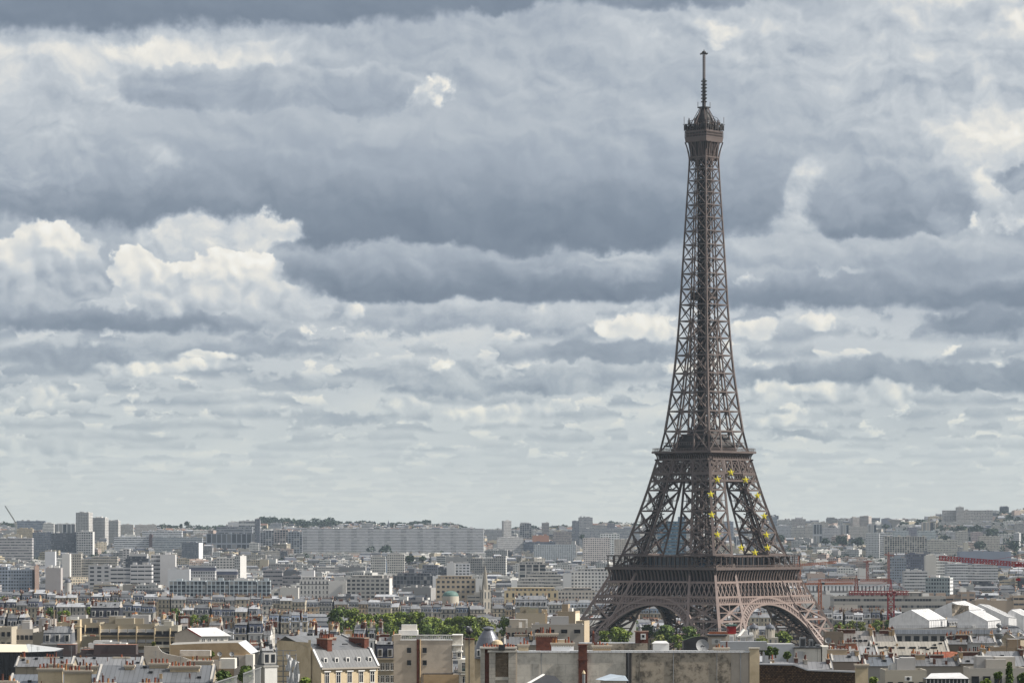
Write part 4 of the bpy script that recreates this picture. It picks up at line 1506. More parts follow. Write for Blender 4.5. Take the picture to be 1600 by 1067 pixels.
    B('pale stepped block left of the dark squat tower', 928, 949, 821, 830, 7200, 'grid', (.37, .36, .36), **A)
    B('brown gridded block with a pale frame below the slim brownish tower', 864, 893, 831, 850, 6400, 'grid', (.34, .31, .30), D=16, **A)
    B('low terracotta-orange block below the slim brownish tower', 832, 858, 837, 847, 6300, 'blind', (.42, .22, .15), D=16, **A)
    B('dark blue grey hall below the orange block', 818, 868, 847, 858, 6000, 'strip', (.13, .15, .19), D=26, **A)
    B('white balcony-banded block right of the long slab', 776, 818, 840, 862, 6000, 'strip', (.56, .55, .54), D=14, rot=6, storey=3.4, **A)
    B('pale blue gridded block with white ends below the dark blue hall', 834, 900, 851, 870, 5500, 'grid', (.50, .53, .55), D=14, bay=3.0, sidekind='blind', **A)
    B('white-framed pink gridded flats left of the lattice tower', 910.5, 953, 841, 866, 5400, 'grid', (.52, .48, .46), D=14, rot=5, bay=3.6, **A)
    B('bright white stepped flats behind the pink gridded flats', 938, 968, 834, 852, 5900, 'grid', (.70, .70, .68), D=14, bay=5, storey=4, **A)
    B('cream gridded flats half hidden by the lattice tower left leg', 960, 990, 843, 866, 5300, 'grid', (.52, .47, .41), D=14, **A)
    B('low grey row of flats left of the long slab right end', 757, 790, 828, 845, 7300, 'tower', (.36, .36, .37), **A)
    # seen through the lattice tower
    B('blue glass office tower seen between the lattice tower legs', 1028, 1072, 815, 870, 3900, 'strip', (.07, .14, .20), D=22, storey=3.6, bay=1.6, boxes=0, name='office_tower', cat='office tower')
    B('blue glass stair tower topping the glass office tower', 1060, 1071, 808, 862, 3925, 'strip', (.08, .13, .19), D=14, storey=3.6, bay=1.6, boxes=0, name='office_tower', cat='office tower')
    B('grey blue tower seen right of the lattice tower near leg', 1131, 1146, 815, 846, 6600, 'tower', (.25, .28, .34), D=16, **T)
    # right part of the skyline
    B('blue grey tower touching the lattice tower right leg', 1202, 1214, 807.5, 830, 7300, 'tower', (.24, .27, .31), D=16, **T)
    B('wide pale flats on the skyline right of the lattice tower', 1215, 1238, 813.5, 826, 7600, 'grid', (.42, .42, .41), **A)
    B('brown grey flats on the skyline, second right of the lattice tower', 1237, 1259, 811, 826, 7650, 'tower', (.36, .34, .33), **A)
    B('low pale block with rooftop bumps on the right skyline', 1268, 1294, 816, 828, 7500, 'tower', (.44, .41, .37), boxes=4, **A)
    for a, b, t, tx in ((1271, 1284, 819, 'first of the twin grey ribbed towers on the right hillside'), (1312.5, 1326, 820, 'second of the twin grey ribbed towers on the right hillside'), (1356, 1369, 820, 'grey ribbed tower behind the white tower on the right hillside')):
        B(tx, a, b, t, 843, 6900, 'ribs', (.40, .41, .43), D=16, bay=5, storey=30, **T)
    B('beige tower, left of a pair on the right skyline', 1330, 1343, 809, 824, 7700, 'tower', (.40, .37, .35), D=20, rot=10, **T)
    B('pinkish tower with grey side, right of a pair on the right skyline', 1344, 1363, 806.5, 824, 7650, 'tower', (.44, .40, .37), D=20, rot=-25, **T)
    B('dark grey square block beside the flared water tower', 1378, 1393, 810.5, 822, 7700, 'blind', (.20, .21, .25), **A)
    for (a, b, t, bt, Y, c, tx) in ((1213, 1236, 822, 842, 6900, (.38, .39, .41), 'grey flats on the slope below the wide pale skyline flats'), (1236, 1258, 824, 842, 6950, (.41, .40, .38), 'cream grey flats on the slope below the brown grey skyline flats'),
                                    (1258, 1271, 822, 840, 7000, (.46, .44, .41), 'narrow pale flats left of the first ribbed twin tower'), (1285, 1312, 825, 843, 6850, (.40, .40, .41), 'wide grey flats between the ribbed twin towers'),
                                    (1326, 1356, 823, 842, 6900, (.45, .43, .40), 'pale flats right of the second ribbed twin tower')):
        B(tx, a, b, t, bt, Y, 'tower', c, D=13, **A)
    B('white tower with banded right side on the right hillside', 1353, 1376, 833.5, 864, 5900, 'tower', (.60, .60, .59), D=18, rot=-8, **T)
    B('narrow banded white tower joined to the white hillside tower', 1375, 1384, 833, 862, 5950, 'strip', (.56, .56, .56), D=14, storey=3.6, **T)
    B('long cream slab of ribbed bays right of the white hillside tower', 1382, 1448, 838.5, 860, 5800, 'ribs', (.50, .46, .39), D=14, bay=4.2, storey=3.2, **A)
    B('cream low slab continuing right of the ribbed cream slab', 1449, 1496, 844, 856, 5900, 'grid', (.46, .44, .39), D=14, **A)
    B('pale blue block above the ribbed cream slab', 1396, 1420, 830, 840, 6600, 'grid', (.42, .46, .48), **A)
    B('dark grey block between two pale blue blocks on the right hillside', 1419, 1434, 824, 840, 6650, 'tower', (.24, .24, .28), **A)
    B('pale blue block left of the cream tower on the right hillside', 1434, 1463, 830, 840, 6600, 'grid', (.42, .46, .47), **A)
    B('cream and dark striped tower on the right hillside', 1441, 1458, 816, 832, 7100, 'ribs', (.46, .40, .33), D=18, bay=8, storey=40, **T)
    B('broad hilltop block with many window rows on the right horizon', 1474, 1551, 797.5, 817, 7700, 'grid', (.40, .38, .36), D=24, bay=3.6, storey=3.4, boxes=1, name='hospital_block', cat='large block', group=SKY)
    B('tall middle section of the broad hilltop block on the right horizon', 1494, 1506, 792.5, 818, 7690, 'tower', (.42, .40, .38), D=10, name='hospital_block', cat='large block', group=SKY)
    B('long pale annex at the foot of the broad hilltop block', 1468, 1568, 816, 825, 7600, 'grid', (.44, .43, .41), D=16, boxes=5, name='hospital_block', cat='large block', group=SKY)
    B('white tower alone at the far right edge of the hillside', 1584, 1597, 833, 856, 6200, 'tower', (.50, .50, .50), D=16, rot=-20, **T)
    B('pale flats on the wooded slope below the broad hilltop block', 1480, 1494, 831, 845, 6600, 'grid', (.44, .44, .45), **A)
    B('cream flats on the wooded slope, second below the broad hilltop block', 1494, 1512, 830, 848, 6500, 'tower', (.43, .41, .37), **A)
    B('pinkish flats on the wooded slope below the hilltop annex', 1518, 1536, 832, 846, 6500, 'tower', (.38, .32, .32), **A)
    B('row of cream flats low on the wooded slope at right', 1530, 1562, 838, 850, 6300, 'tower', (.44, .41, .36), **A)
    B('pale flats high on the far right hilltop among trees', 1585, 1606, 806, 820, 7900, 'tower', (.40, .41, .42), **A)
    B('small cream tower standing alone right of the low cream slab', 1506, 1513, 848, 860, 5700, 'blind', (.46, .43, .36), **T)

    # middle distance, white and grey blocks
    M = dict(group=MIDG)
    B('tall blank white stair tower of the white office complex at left', 250, 274, 867, 910, 3600, 'blind', (.60, .58, .57), D=12, name='office_building', cat='office block', **M)
    B('white office tower with dark window strips left of the blank stair tower', 236, 251, 867, 910, 3610, 'strip', (.60, .58, .57), D=12, storey=4.2, name='office_building', cat='office block', **M)
    B('long low white office wing with strip windows left of the white office tower', 138, 237, 883, 908, 3550, 'strip', (.56, .55, .55), D=16, storey=4.2, bay=8, name='office_building', cat='office block', **M)
    B('plain white low block right of the blank white stair tower', 262, 296, 890, 910, 3450, 'blind', (.60, .60, .61), D=14, name='office_building', cat='office block', **M)
    B('white block under a dark sloping roof right of the white stair tower', 294, 336, 892, 910, 3500, 'tower', (.56, .55, .55), roof='mansard', roofcol=(.04, .045, .07), D=16, detail=0, chim=0, **M)
    B('small white building under a steep dark roof right of the white office complex', 332, 370, 898, 912, 3550, 'tower', (.40, .37, .36), roof='mansard', roofcol=(.035, .04, .065), D=18, detail=0, chim=0, **M)
    B('white flats with square dark windows above the dark steep roof', 326, 368, 872, 896, 3900, 'grid', (.58, .56, .53), D=14, bay=3.4, **M)
    B('white end-on flats right of the square-windowed white flats', 366, 384, 869, 893, 3850, 'tower', (.55, .54, .52), D=20, rot=-30, sidekind='blind', **M)
    B('flat dark-topped block with white rails left of the white office tower', 196, 232, 873, 884, 3800, 'strip', (.08, .09, .11), D=14, **M)
    B('white square-windowed block behind the dark-topped block', 192, 230, 858, 876, 4300, 'grid', (.50, .49, .48), bay=4, D=14, **M)
    for a, b, tx in ((264, 289, 'leftmost'), (290, 321, 'second from left'), (323, 357, 'third from left'), (358, 400, 'fourth from left'), (402, 422, 'rightmost')):
        B('pale blue panelled block, %s of the row in front of the white offices' % tx, a, b, 908, 926, 2900, 'ribs', (.48, .54, .57), D=12, bay=3.6, storey=3.2, group='row of pale blue panelled blocks')
    B('blank pinkish party wall house at left, above the mansard rows', 50, 61, 885, 903, 3300, 'blind', (.46, .33, .27), D=14, rot=12, group=MIDG)
    B('large blank grey party wall right of the pinkish one', 71, 95, 888, 904, 3250, 'blind', (.40, .37, .36), D=14, group=MIDG)
    B('slate blue banded flats at the left edge above the mansard rows', -6, 50, 886, 904, 3300, 'grid', (.30, .34, .40), D=14, group=MIDG)
    B('beige balcony flats left of the white banded offices', 106, 183, 866, 880, 4100, 'strip', (.44, .41, .36), D=14, **M)
    B('white square end block among the beige balcony flats at left', 97, 109, 866, 878, 4050, 'blind', (.62, .60, .57), D=14, **M)
    B('white cube block left of the beige balcony flats', 70, 86, 862, 873, 4200, 'blind', (.60, .60, .62), D=12, **M)
    # white complex in the centre left
    B('white box-shaped upper storey at the left of the central white complex', 471, 491, 892, 908, 3150, 'blind', (.64, .63, .63), D=14, boxes=0, **M)
    B('white block with narrow upright windows in the central white complex', 468, 514, 906, 932, 3100, 'old', (.60, .58, .55), D=16, bay=3.2, storey=4.4, **M)
    B('blank white tiled block in the middle of the central white complex', 514, 541, 908, 932, 3080, 'blind', (.62, .60, .57), D=16, **M)
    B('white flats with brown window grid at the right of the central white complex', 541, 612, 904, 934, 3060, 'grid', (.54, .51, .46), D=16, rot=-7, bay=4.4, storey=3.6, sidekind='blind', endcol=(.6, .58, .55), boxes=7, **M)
    B('grey strip-windowed flats with red blinds left of the central white complex', 411, 470, 891, 908, 3500, 'strip', (.30, .29, .30), D=14, storey=4, **M)
    B('white low flats with a stepped roof below the grey strip-windowed flats', 402, 466, 919, 934, 2950, 'grid', (.56, .54, .50), D=14, bay=6, **M)
    B('dark glass block with white cornice right of the central white complex', 614, 677, 900, 927, 3300, 'ribs', (.16, .17, .19), D=18, bay=3.2, storey=4, roofcol=(.3, .31, .33), **M)
    B('bright white blank end wall between the dark glass block and cream flats', 676, 693, 901, 920, 3280, 'blind', (.68, .68, .68), D=14, **M)
    B('cream flats with many small dark windows left of the stone spire', 681, 743, 905, 934, 2900, 'tower', (.48, .395, .29), D=15, bay=4.0, storey=4.3, boxes=4, **M)
    B('blank white end of the cream flats beside the stone spire', 743, 755, 905, 924, 2890, 'blind', (.66, .65, .62), D=14, boxes=0, **M)
    B('dark gridded block above the dark glass block', 660, 684, 883, 898, 3900, 'grid', (.16, .17, .20), D=14, **M)
    B('white block with dark gallery windows left of the stone spire', 711, 734, 881, 897, 3900, 'grid', (.50, .51, .53), D=14, bay=4.2, **M)
    B('blank white block joined left of the dark gallery windows', 698, 711, 880, 897, 3880, 'blind', (.58, .57, .56), D=14, **M)
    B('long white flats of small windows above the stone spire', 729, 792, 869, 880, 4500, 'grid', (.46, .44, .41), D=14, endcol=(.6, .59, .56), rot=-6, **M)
    B('white flats in front of the dark trees below the long slab', 605, 632, 866, 886, 4300, 'grid', (.54, .52, .48), D=16, **M)
    B('white flats right of the pale flats, beside the small grey spire', 579, 602, 870, 884, 4200, 'grid', (.50, .49, .46), D=14, **M)
    # between the spire and the lattice tower
    B('white ribbed block with dark loggias right of the stone spire', 810, 852, 882, 908, 3500, 'ribs', (.50, .48, .45), D=14, bay=7, storey=3.4, **M)
    B('pale low block with rooftop huts below the white ribbed block', 824, 876, 898, 914, 3350, 'strip', (.48, .46, .42), D=16, boxes=6, **M)
    B('broad white block of many windows left of the lattice tower', 892, 950, 893, 922, 3300, 'tower', (.56, .55, .53), D=18, bay=3.2, storey=3.3, boxes=6, **M)
    B('blank white end block left of the broad white block', 880, 893, 897, 910, 3280, 'blind', (.62, .61, .60), D=14, boxes=0, **M)
    B('pale low block with a dark window left of the blank white end block', 808, 850, 908, 921, 3150, 'strip', (.52, .50, .46), D=14, **M)
    B('bright white blank wall house left of the pale low block', 799, 808, 907, 921, 3100, 'blind', (.70, .69, .67), D=12, boxes=0, **M)
    B('long yellow cream school-like building of paired windows left of the lattice tower', 788, 872, 924, 950, 2650, 'old', (.58, .47, .30), D=16, bay=4.4, storey=5.2, boxes=5, name='long_cream_building', cat='long building')
    B('pale annex right of the long yellow cream building', 872, 930, 924, 940, 2700, 'tower', (.50, .46, .41), D=16, boxes=4, **M)
    # right of the lattice tower
    B('white blank-sided block with small windows beside the lattice tower right leg', 1284, 1301, 930, 966, 2150, 'blind', (.52, .51, .49), D=14, rot=0, group=MIDG)
    B('long low office of glass and white bands behind the red tower crane', 1303, 1478, 933, 968, 2100, 'strip', (.38, .36, .33), D=24, storey=4.0, bay=1.8, boxes=4, name='long_office_building', cat='office block')
    B('blank pale stair block at the left of the long glass-banded office', 1305, 1340, 947, 972, 2060, 'blind', (.50, .46, .41), D=8, boxes=0, group=MIDG)
    B('tan panelled office at the right edge behind the white tents', 1524, 1608, 932, 956, 2200, 'strip', (.42, .34, .26), D=18, storey=3.6, bay=3.2, **M)
    B('brown balcony flats left of the tan panelled office', 1442, 1524, 926, 950, 2300, 'grid', (.36, .28, .22), D=18, bay=5, **M)
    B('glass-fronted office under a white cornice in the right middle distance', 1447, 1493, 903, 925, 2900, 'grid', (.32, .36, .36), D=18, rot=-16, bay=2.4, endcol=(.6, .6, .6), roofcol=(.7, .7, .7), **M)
    B('blank white side block with banded front in the right middle distance', 1446, 1463, 869, 892, 3800, 'blind', (.52, .50, .46), D=14, rot=0, **M)
    B('banded white office front joined to the blank side block at right', 1461, 1480, 868, 891, 3810, 'strip', (.54, .55, .55), D=14, storey=3.2, **M)
    B('long office of stacked white bands beyond the red crane jib', 1480, 1560, 881, 897, 3700, 'strip', (.52, .53, .54), D=20, storey=3.0, **M)
    B('dark blue gridded block left of the blank side block at right', 1390, 1416, 872, 892, 3900, 'grid', (.22, .25, .29), D=16, **M)
    B('near-black flats right of the dark blue gridded block', 1416, 1446, 866, 888, 4200, 'grid', (.10, .11, .15), D=16, **M)
    B('blank white cube left of the dark red masts in the right distance', 1342, 1354, 889, 902, 3400, 'blind', (.60, .58, .55), D=14, boxes=0, **M)
    B('blue grey slanted-roof hall behind the red crane jib', 1500, 1580, 862, 872, 4700, 'blind', (.22, .25, .31), D=30, name='hall', cat='hall')
    B('white stepped block with glass bands in the right middle distance', 1413, 1449, 893, 906, 3300, 'strip', (.50, .50, .50), D=16, storey=3, **M)
    # long white ribbed strip behind the orange crane
    B('low row of bright white upright panels behind the orange crane', 1262, 1385, 912, 922, 2750, 'old', (.72, .71, .70), D=14, bay=3.0, storey=7, chim=3, roof='gable', roofcol=(.15, .12, .11), name='panelled_terrace', cat='terrace row')


far_blocks()


def special_far():
    # flared water tower
    Y = 7650; X = wx(1398.5, Y); g = gz(X, Y)
    m = MB(); zt = wz(811.5, Y); z0 = g - 2
    m.lathe([(6.5, 0), (5.5, zt - z0 - 16), (7.5, zt - z0 - 11), (13, zt - z0 - 4), (17.5, zt - z0 - 1), (17.5, zt - z0), (0, zt - z0 + .6)], 20, 'stone', (.42, .41, .40))
    tag(m.build('water_tower', None, (X, Y, z0)), 'flared mushroom-shaped water tower on the right skyline', 'water tower')
    # church with stone spire
    Y = 2800; X = wx(758, Y); g = gz(X, Y)
    o = empty('church', (X, Y, g), 'church with a tall pointed stone spire in the middle of the city', 'church', rz=0.5)
    zt, zm, zb = wz(882, Y) - g, wz(921, Y) - g, wz(926, Y) - g
    m = MB(); m.lathe([(3.0, zm), (2.2, zm + (zt - zm) * .35), (1.1, zm + (zt - zm) * .75), (0, zt)], 8, 'stone', (.24, .22, .185)); m.build('spire', o)
    m = MB(); m.box(-3.3, 3.3, -3.3, 3.3, -3, zm, 'wall_old', (.36, .33, .28), bay=3, storey=9)
    for sx in (-1, 1):
        for sy in (-1, 1):
            m.cyl((sx * 3.1, sy * 3.1, zm - 1), (sx * 3.1, sy * 3.1, zm + 4), .7, .1, 6, 'stone', (.34, .31, .27))
    m.build('bell_tower', o)
    m = MB(); m.box(-8, 8, 4.6, 34, -3, zb * .45, 'wall_old', (.50, .46, .40), bay=4, storey=9); m.build('nave', o)
    m = MB()
    q = zb * .45
    m.face([(-8.4, 4.6, q), (0, 4.6, q + 7), (0, 34, q + 7), (-8.4, 34, q)][::-1], 'slate', SLATE); m.face([(8.4, 34, q), (0, 34, q + 7), (0, 4.6, q + 7), (8.4, 4.6, q)][::-1], 'slate', SLATE)
    m.face([(-8, 4.7, q), (8, 4.7, q), (0, 4.7, q + 6.9)], 'stone', (.5, .46, .4))
    m.build('roof', o)
    RESERVED.append((750, 768, 882, 960, Y)); PLACED.append((o, 758, 905))
    # small far spire on the ridge
    Y = 8200; X = wx(607, Y); g = gz(X, Y)
    o = empty('church', (X, Y, g), 'tiny dark church spire among trees on the ridge behind the long slab', 'church')
    zt = wz(812, Y) - g
    m = MB(); m.lathe([(4.2, zt * .3), (2.2, zt * .65), (0, zt)], 8, 'slate', (.08, .09, .11)); m.build('spire', o)
    m = MB(); m.box(-4, 4, -4, 4, -2, zt * .32, 'stone', (.3, .28, .26)); m.box(-7, 7, 4, 30, -2, zt * .2, 'stone', (.3, .28, .26)); m.build('bell_tower', o)
    PLACED.append((o, 607, 820))
    Y = 4500; X = wx(602.5, Y); g = gz(X, Y)
    o = empty('church', (X, Y, g), 'small church with a slim blue grey spire below the long slab', 'church')
    zt = wz(864, Y) - g
    m = MB(); m.lathe([(3.4, zt * .35), (0, zt)], 8, 'slate', (.09, .12, .16)); m.build('spire', o)
    m = MB(); m.box(-3.2, 3.2, -3.2, 3.2, -2, zt * .36, 'stone', (.36, .34, .31)); m.box(-7, 7, 3.2, 28, -2, zt * .25, 'stone', (.36, .34, .31)); m.build('bell_tower', o)
    PLACED.append((o, 602, 872))
    # green copper dome
    Y = 2620; X = wx(704, Y); g = gz(X, Y)
    o = empty('domed_building', (X, Y, g), 'round building under a low green copper dome left of the stone spire', 'domed building')
    zt, zb = wz(922.5, Y) - g, wz(931, Y) - g
    R = 12.5 * Y / F
    m = MB(); m.lathe([(R, zb), (R * .97, zb + (zt - zb) * .3), (R * .85, zb + (zt - zb) * .6), (R * .6, zb + (zt - zb) * .85), (R * .25, zt - .1), (0, zt)], 24, 'copper_green'); m.build('dome', o, smooth_=True)
    m = MB(); m.lathe([(R * 1.04, -2), (R * 1.04, zb), (R * .9, zb + .02)], 24, 'stone', (.45, .41, .34)); m.build('drum', o)
    RESERVED.append((688, 720, 922, 940, Y)); PLACED.append((o, 704, 930))
    # pale grey dome at the left
    Y = 2750; X = wx(106, Y); g = gz(X, Y)
    o = empty('domed_building', (X, Y, g), 'small pale grey dome among mansard roofs at left', 'domed building')
    zt, zb = wz(903, Y) - g, wz(910, Y) - g
    m = MB(); m.lathe([(2.6, zb), (2.6, zb + 1), (2.2, zb + 2.4), (1.3, zt - .5), (0, zt)], 16, 'steel_dome'); m.build('dome', o, smooth_=True)
    m = MB(); m.lathe([(2.8, -2), (2.8, zb)], 16, 'stone', (.45, .43, .4)); m.build('drum', o)
    # twin domes right of the lattice tower's near leg
    for px, pt, tx in ((1178, 974.5, 'left grey ball-shaped dome under the lattice tower right arch'), (1203, 974.5, 'right grey ball-shaped dome under the lattice tower right arch')):
        Y = 1560; X = wx(px, Y); g = gz(X, Y)
        o = empty('domed_pavilion', (X, Y, g), tx, 'domed pavilion', 'grey domed pavilions under the arch')
        zt, zb = wz(pt, Y) - g, wz(981.5, Y) - g
        R = 7.2 * Y / F
        m = MB(); m.lathe([(R * .95, zb - .3), (R, zb + .4), (R * .92, zb + (zt - zb) * .5), (R * .6, zb + (zt - zb) * .85), (R * .2, zt - .05), (0.05, zt + .6)], 20, 'steel_dome'); m.build('dome', o, smooth_=True)
        m = MB()
        for i in range(10):
            t = 2 * math.pi * i / 10
            m.cyl((R * .95 * math.cos(t), R * .95 * math.sin(t), zb - 4), (R * .95 * math.cos(t), R * .95 * math.sin(t), zb - .3), .22, .2, 6, 'stone', (.5, .46, .4))
        m.lathe([(R * .7, zb - 4.2), (R * .7, zb - .3)], 16, 'stone', (.45, .41, .35)); m.build('drum', o)
        m = MB(); m.box(-R * 1.7, R * 1.7, -R * 1.5, R * 2, -2, zb - 4, 'wall_old', (.42, .38, .31), top='roof_flat', topcol=(.3, .3, .3), bay=2.2, storey=4.0); m.build('wall', o)
    RESERVED.append((1165, 1215, 974, 1000, 1560))
    # curved red mast tower etc. are added with the cranes


special_far()
# ------------------------------------------------------------------ middle distance: terraces with mansard roofs
def row(px0, px1, py0, py1, Y, n, where, roof='mansard', cols=(CREAM, WARM, TAN, GREYST), rot=0, seed=1, D=13, hstep=1.7, detail=1, kind='old', pbot=None, dY=0.0, **kw):
    """n houses side by side; eaves run from py0 to py1; where = the words that place the terrace"""
    rr = random.Random(seed)
    cuts = [0.0]
    for i in range(n): cuts.append(cuts[-1] + rr.uniform(.7, 1.3))
    cuts = [c / cuts[-1] for c in cuts]
    nth = ['first', 'second', 'third', 'fourth', 'fifth', 'sixth', 'seventh', 'eighth', 'ninth', 'tenth']
    for i in range(n):
        a, b = px0 + (px1 - px0) * cuts[i], px0 + (px1 - px0) * cuts[i + 1]
        t = (cuts[i] + cuts[i + 1]) / 2
        pt = py0 + (py1 - py0) * t + rr.uniform(-1, 1) * hstep + max(0, 5.5 * F / Y - 9.5)
        col = rr.choice(cols)
        col = shade(col, rr.uniform(.8, 1.25))
        rf = roof if roof != 'mansard' or rr.random() < .78 else 'gable'
        if rf == 'gable' and roof == 'mansard': pt -= (2.6 if Y > 1600 else 0.0) * F / Y
        kk = dict(kw)
        if rf == 'gable': kk['roofcol'] = shade(ZINC, rr.choice([.8, 1.2, 2.0]))
        elif 'roofcol' in kk: kk['roofcol'] = shade(kk['roofcol'], rr.uniform(.7, 1.4))
        block(('zinc-roofed' if rf == 'gable' else 'mansard') + ' house, %s from the left %s' % (nth[i], where), a, b, pt, (pbot or pt + 18), Y + dY * t, kind, col, D=D * rr.uniform(.9, 1.1), rot=rot + rr.uniform(-5, 5), roof=rf, name='mansard_house', cat='house',
              group='terraced mansard houses ' + where, seed=seed * 100 + i, detail=detail, chim=rr.choice([2, 3, 4]), **kk)


def rows():
    row(18, 120, 934, 935, 2350, 6, 'of the cream terrace under the small grey dome', seed=1)
    row(121, 205, 936, 938, 2400, 5, 'of the cream terrace behind the poplar tree', seed=2)
    row(206, 330, 937, 941, 2450, 6, 'of the terrace below the pale blue panels', seed=3)
    row(331, 425, 938, 942, 2300, 5, 'of the terrace right of the pale blue panels', cols=(GREYST, CREAM, WHITE), seed=4)
    row(-8, 62, 945, 946, 2050, 4, 'of the dark-roofed terrace at the left edge', roofcol=(.05, .055, .08), seed=5)
    row(64, 165, 948, 950, 2080, 5, 'of the terrace left of the poplar tree', cols=(CREAM, TAN, GREYST), seed=6)
    row(190, 240, 951, 952, 1950, 3, 'of the blue slate terrace right of the poplar', roofcol=(.06, .075, .11), cols=(GREYST, (.36, .34, .30)), seed=7)
    row(285, 345, 953, 956, 1980, 3, 'of the grey terrace behind the round trees', cols=(GREYST,), seed=8)
    row(346, 405, 955, 957, 1900, 3, 'of the terrace above the white shed roof', cols=(GREYST, CREAM), seed=9)
    row(420, 482, 964, 966, 1850, 4, 'of the white-roofed terrace by the trees', cols=(CREAM, GREYST), seed=10, roofcol=(.14, .17, .23))
    row(420, 478, 941, 942, 2500, 3, 'of the terrace with arched roofs below the white complex', cols=(CREAM, GREYST), seed=11)
    row(478, 612, 945, 947, 2450, 7, 'of the long terrace behind the green trees', cols=(CREAM, GREYST, TAN), seed=12)
    row(612, 675, 952, 953, 2420, 4, 'of the terrace above the middle of the green trees', cols=(CREAM, GREYST), seed=13)
    row(675, 757, 953.5, 954.5, 2300, 4, 'of the grand blue-roofed terrace left of the church', cols=((.42, .385, .32),), roofcol=(.05, .075, .115), seed=14, hstep=.2)
    row(768, 835, 951, 953, 2350, 4, 'of the terrace right of the church tower', cols=(CREAM, TAN), seed=15)
    row(836, 925, 946, 948, 2450, 4, 'of the grey terrace below the long cream building', cols=(GREYST, WHITE), seed=16, roofcol=(.22, .24, .27))
    row(985, 1062, 955, 957, 2500, 5, 'of the terrace seen through the left arch', cols=(CREAM, TAN), seed=17, roofcol=(.09, .12, .16), pbot=975)
    row(1150, 1262, 966, 968, 2300, 6, 'of the terrace seen through the right arch', cols=(CREAM, TAN), seed=18, pbot=985)
    row(1285, 1350, 960, 966, 1950, 4, 'of the white terrace beside the tower foot', cols=(WHITE, GREYST), seed=19, roofcol=(.3, .31, .33), pbot=978)
    row(1345, 1410, 962, 964, 2000, 4, 'of the dark terrace below the glass-banded office', cols=(GREYST, TAN), seed=20)
    row(552, 600, 984, 985, 1250, 3, 'of the low terrace before the green trees', cols=(GREYST, WHITE), seed=22, roofcol=(.16, .17, .19))
    row(480, 548, 986, 987, 1180, 4, 'of the terrace behind the cream gabled house', cols=(GREYST, CREAM), seed=21, roofcol=(.07, .075, .09))
    row(-6, 66, 966, 968, 1350, 5, 'of the brick-chimneyed terrace at the left edge', cols=(GREYST, (.36, .34, .31)), seed=23)
    row(66, 104, 968, 969, 1300, 3, 'of the white-gabled group left of the cream stair tower', cols=(WHITE, GREYST), seed=24, rot=18)
    row(200, 275, 972, 974, 1300, 5, 'of the white-roofed terrace above the cream flats', cols=(CREAM, WHITE), seed=25, roofcol=(.3, .31, .33))
    row(275, 345, 976, 977, 1250, 4, 'of the terrace behind the white shed roof', cols=(WHITE, GREYST), seed=26, roofcol=(.26, .22, .2))
    row(345, 425, 975, 979, 1250, 4, 'of the dark-roofed terrace right of the white shed roof', cols=(GREYST, WHITE), seed=27, roofcol=(.05, .06, .09))
    row(398, 428, 974, 975, 1500, 2, 'of the grey pair left of the white-roofed terrace', cols=(GREYST,), seed=28, roof='gable', D=8)


rows()


# ------------------------------------------------------------------ foreground roofs
WINC = {}


def window_mesh(w, h, style='casement'):
    k = (w, h, style)
    if k not in WINC:
        m = MB()
        f = .09
        for (x0, x1, z0, z1) in ((-w / 2 - f, -w / 2, -f, h + f), (w / 2, w / 2 + f, -f, h + f), (-w / 2, w / 2, -f, 0), (-w / 2, w / 2, h, h + f)):
            m.box(x0, x1, -.10, 0, z0, z1, 'white_paint' if style != 'dark' else 'dark_metal', bottom=True)
        m.box(-w / 2 - .15, w / 2 + .15, -.22, 0, -f - .12, -f, 'stone', (.5, .47, .42), bottom=True)
        m.face([(-w / 2, -.012, 0), (w / 2, -.012, 0), (w / 2, -.012, h), (-w / 2, -.012, h)], 'glass_dark')
        if style == 'casement':
            m.box(-.04, .04, -.06, -.014, 0, h, 'white_paint')
            m.box(-w / 2, w / 2, -.05, -.014, h * .72, h * .72 + .05, 'white_paint')
        if style == 'blind':
            m.face([(-w / 2, -.02, h * .45), (w / 2, -.02, h * .45), (w / 2, -.02, h), (-w / 2, -.02, h)], 'paint', (.6, .6, .6))
        WINC[k] = m
    return WINC[k]


WOB = {}


def window(parent, x, y, z, w, h, style='casement', rz=0.0):
    k = (w, h, style)
    if k not in WOB:
        o = window_mesh(w, h, style).build('window', parent, (x, y, z), rz)
        WOB[k] = o
        return o
    o = copy_part(WOB[k], parent, (x, y, z), 'window')
    o.rotation_euler[2] = rz
    return o


def facade_windows(o, L, D, H, nb, nf, w, h, storey, style='casement', top=.9, wall=-1):
    """rows of windows on the front, from the eaves down"""
    for f in range(nf):
        z = H - top - h - f * storey
        for i in range(nb):
            window(o, -L / 2 + L * (i + .5) / nb, -D / 2, z, w, h, style)


class Local:
    """photo position -> coordinates about a thing's own base"""

    def __init__(s, pxc, Y, label, name, cat, rz=0.0, group=None):
        s.Y = Y
        s.X = wx(pxc, Y)
        s.g = gz(s.X, Y)
        s.o = empty(name, (s.X, Y, s.g), label, cat, group, rz)
        s.k = Y / F

    def x(s, px): return wx(px, s.Y) - s.X
    def z(s, py): return wz(py, s.Y) - s.g

    def box(s, m, px0, px1, pt, pb, d0, d1, mat, col=(1, 1, 1), **kw):
        m.box(s.x(px0), s.x(px1), d0, d1, s.z(pb) if pb is not None else -4, s.z(pt), mat, col, **kw)


def reserve(o, px0, px1, pt, pb, Y):
    RESERVED.append((px0, px1, pt, pb, Y))
    PLACED.append((o, (px0 + px1) / 2, (pt + pb) / 2))


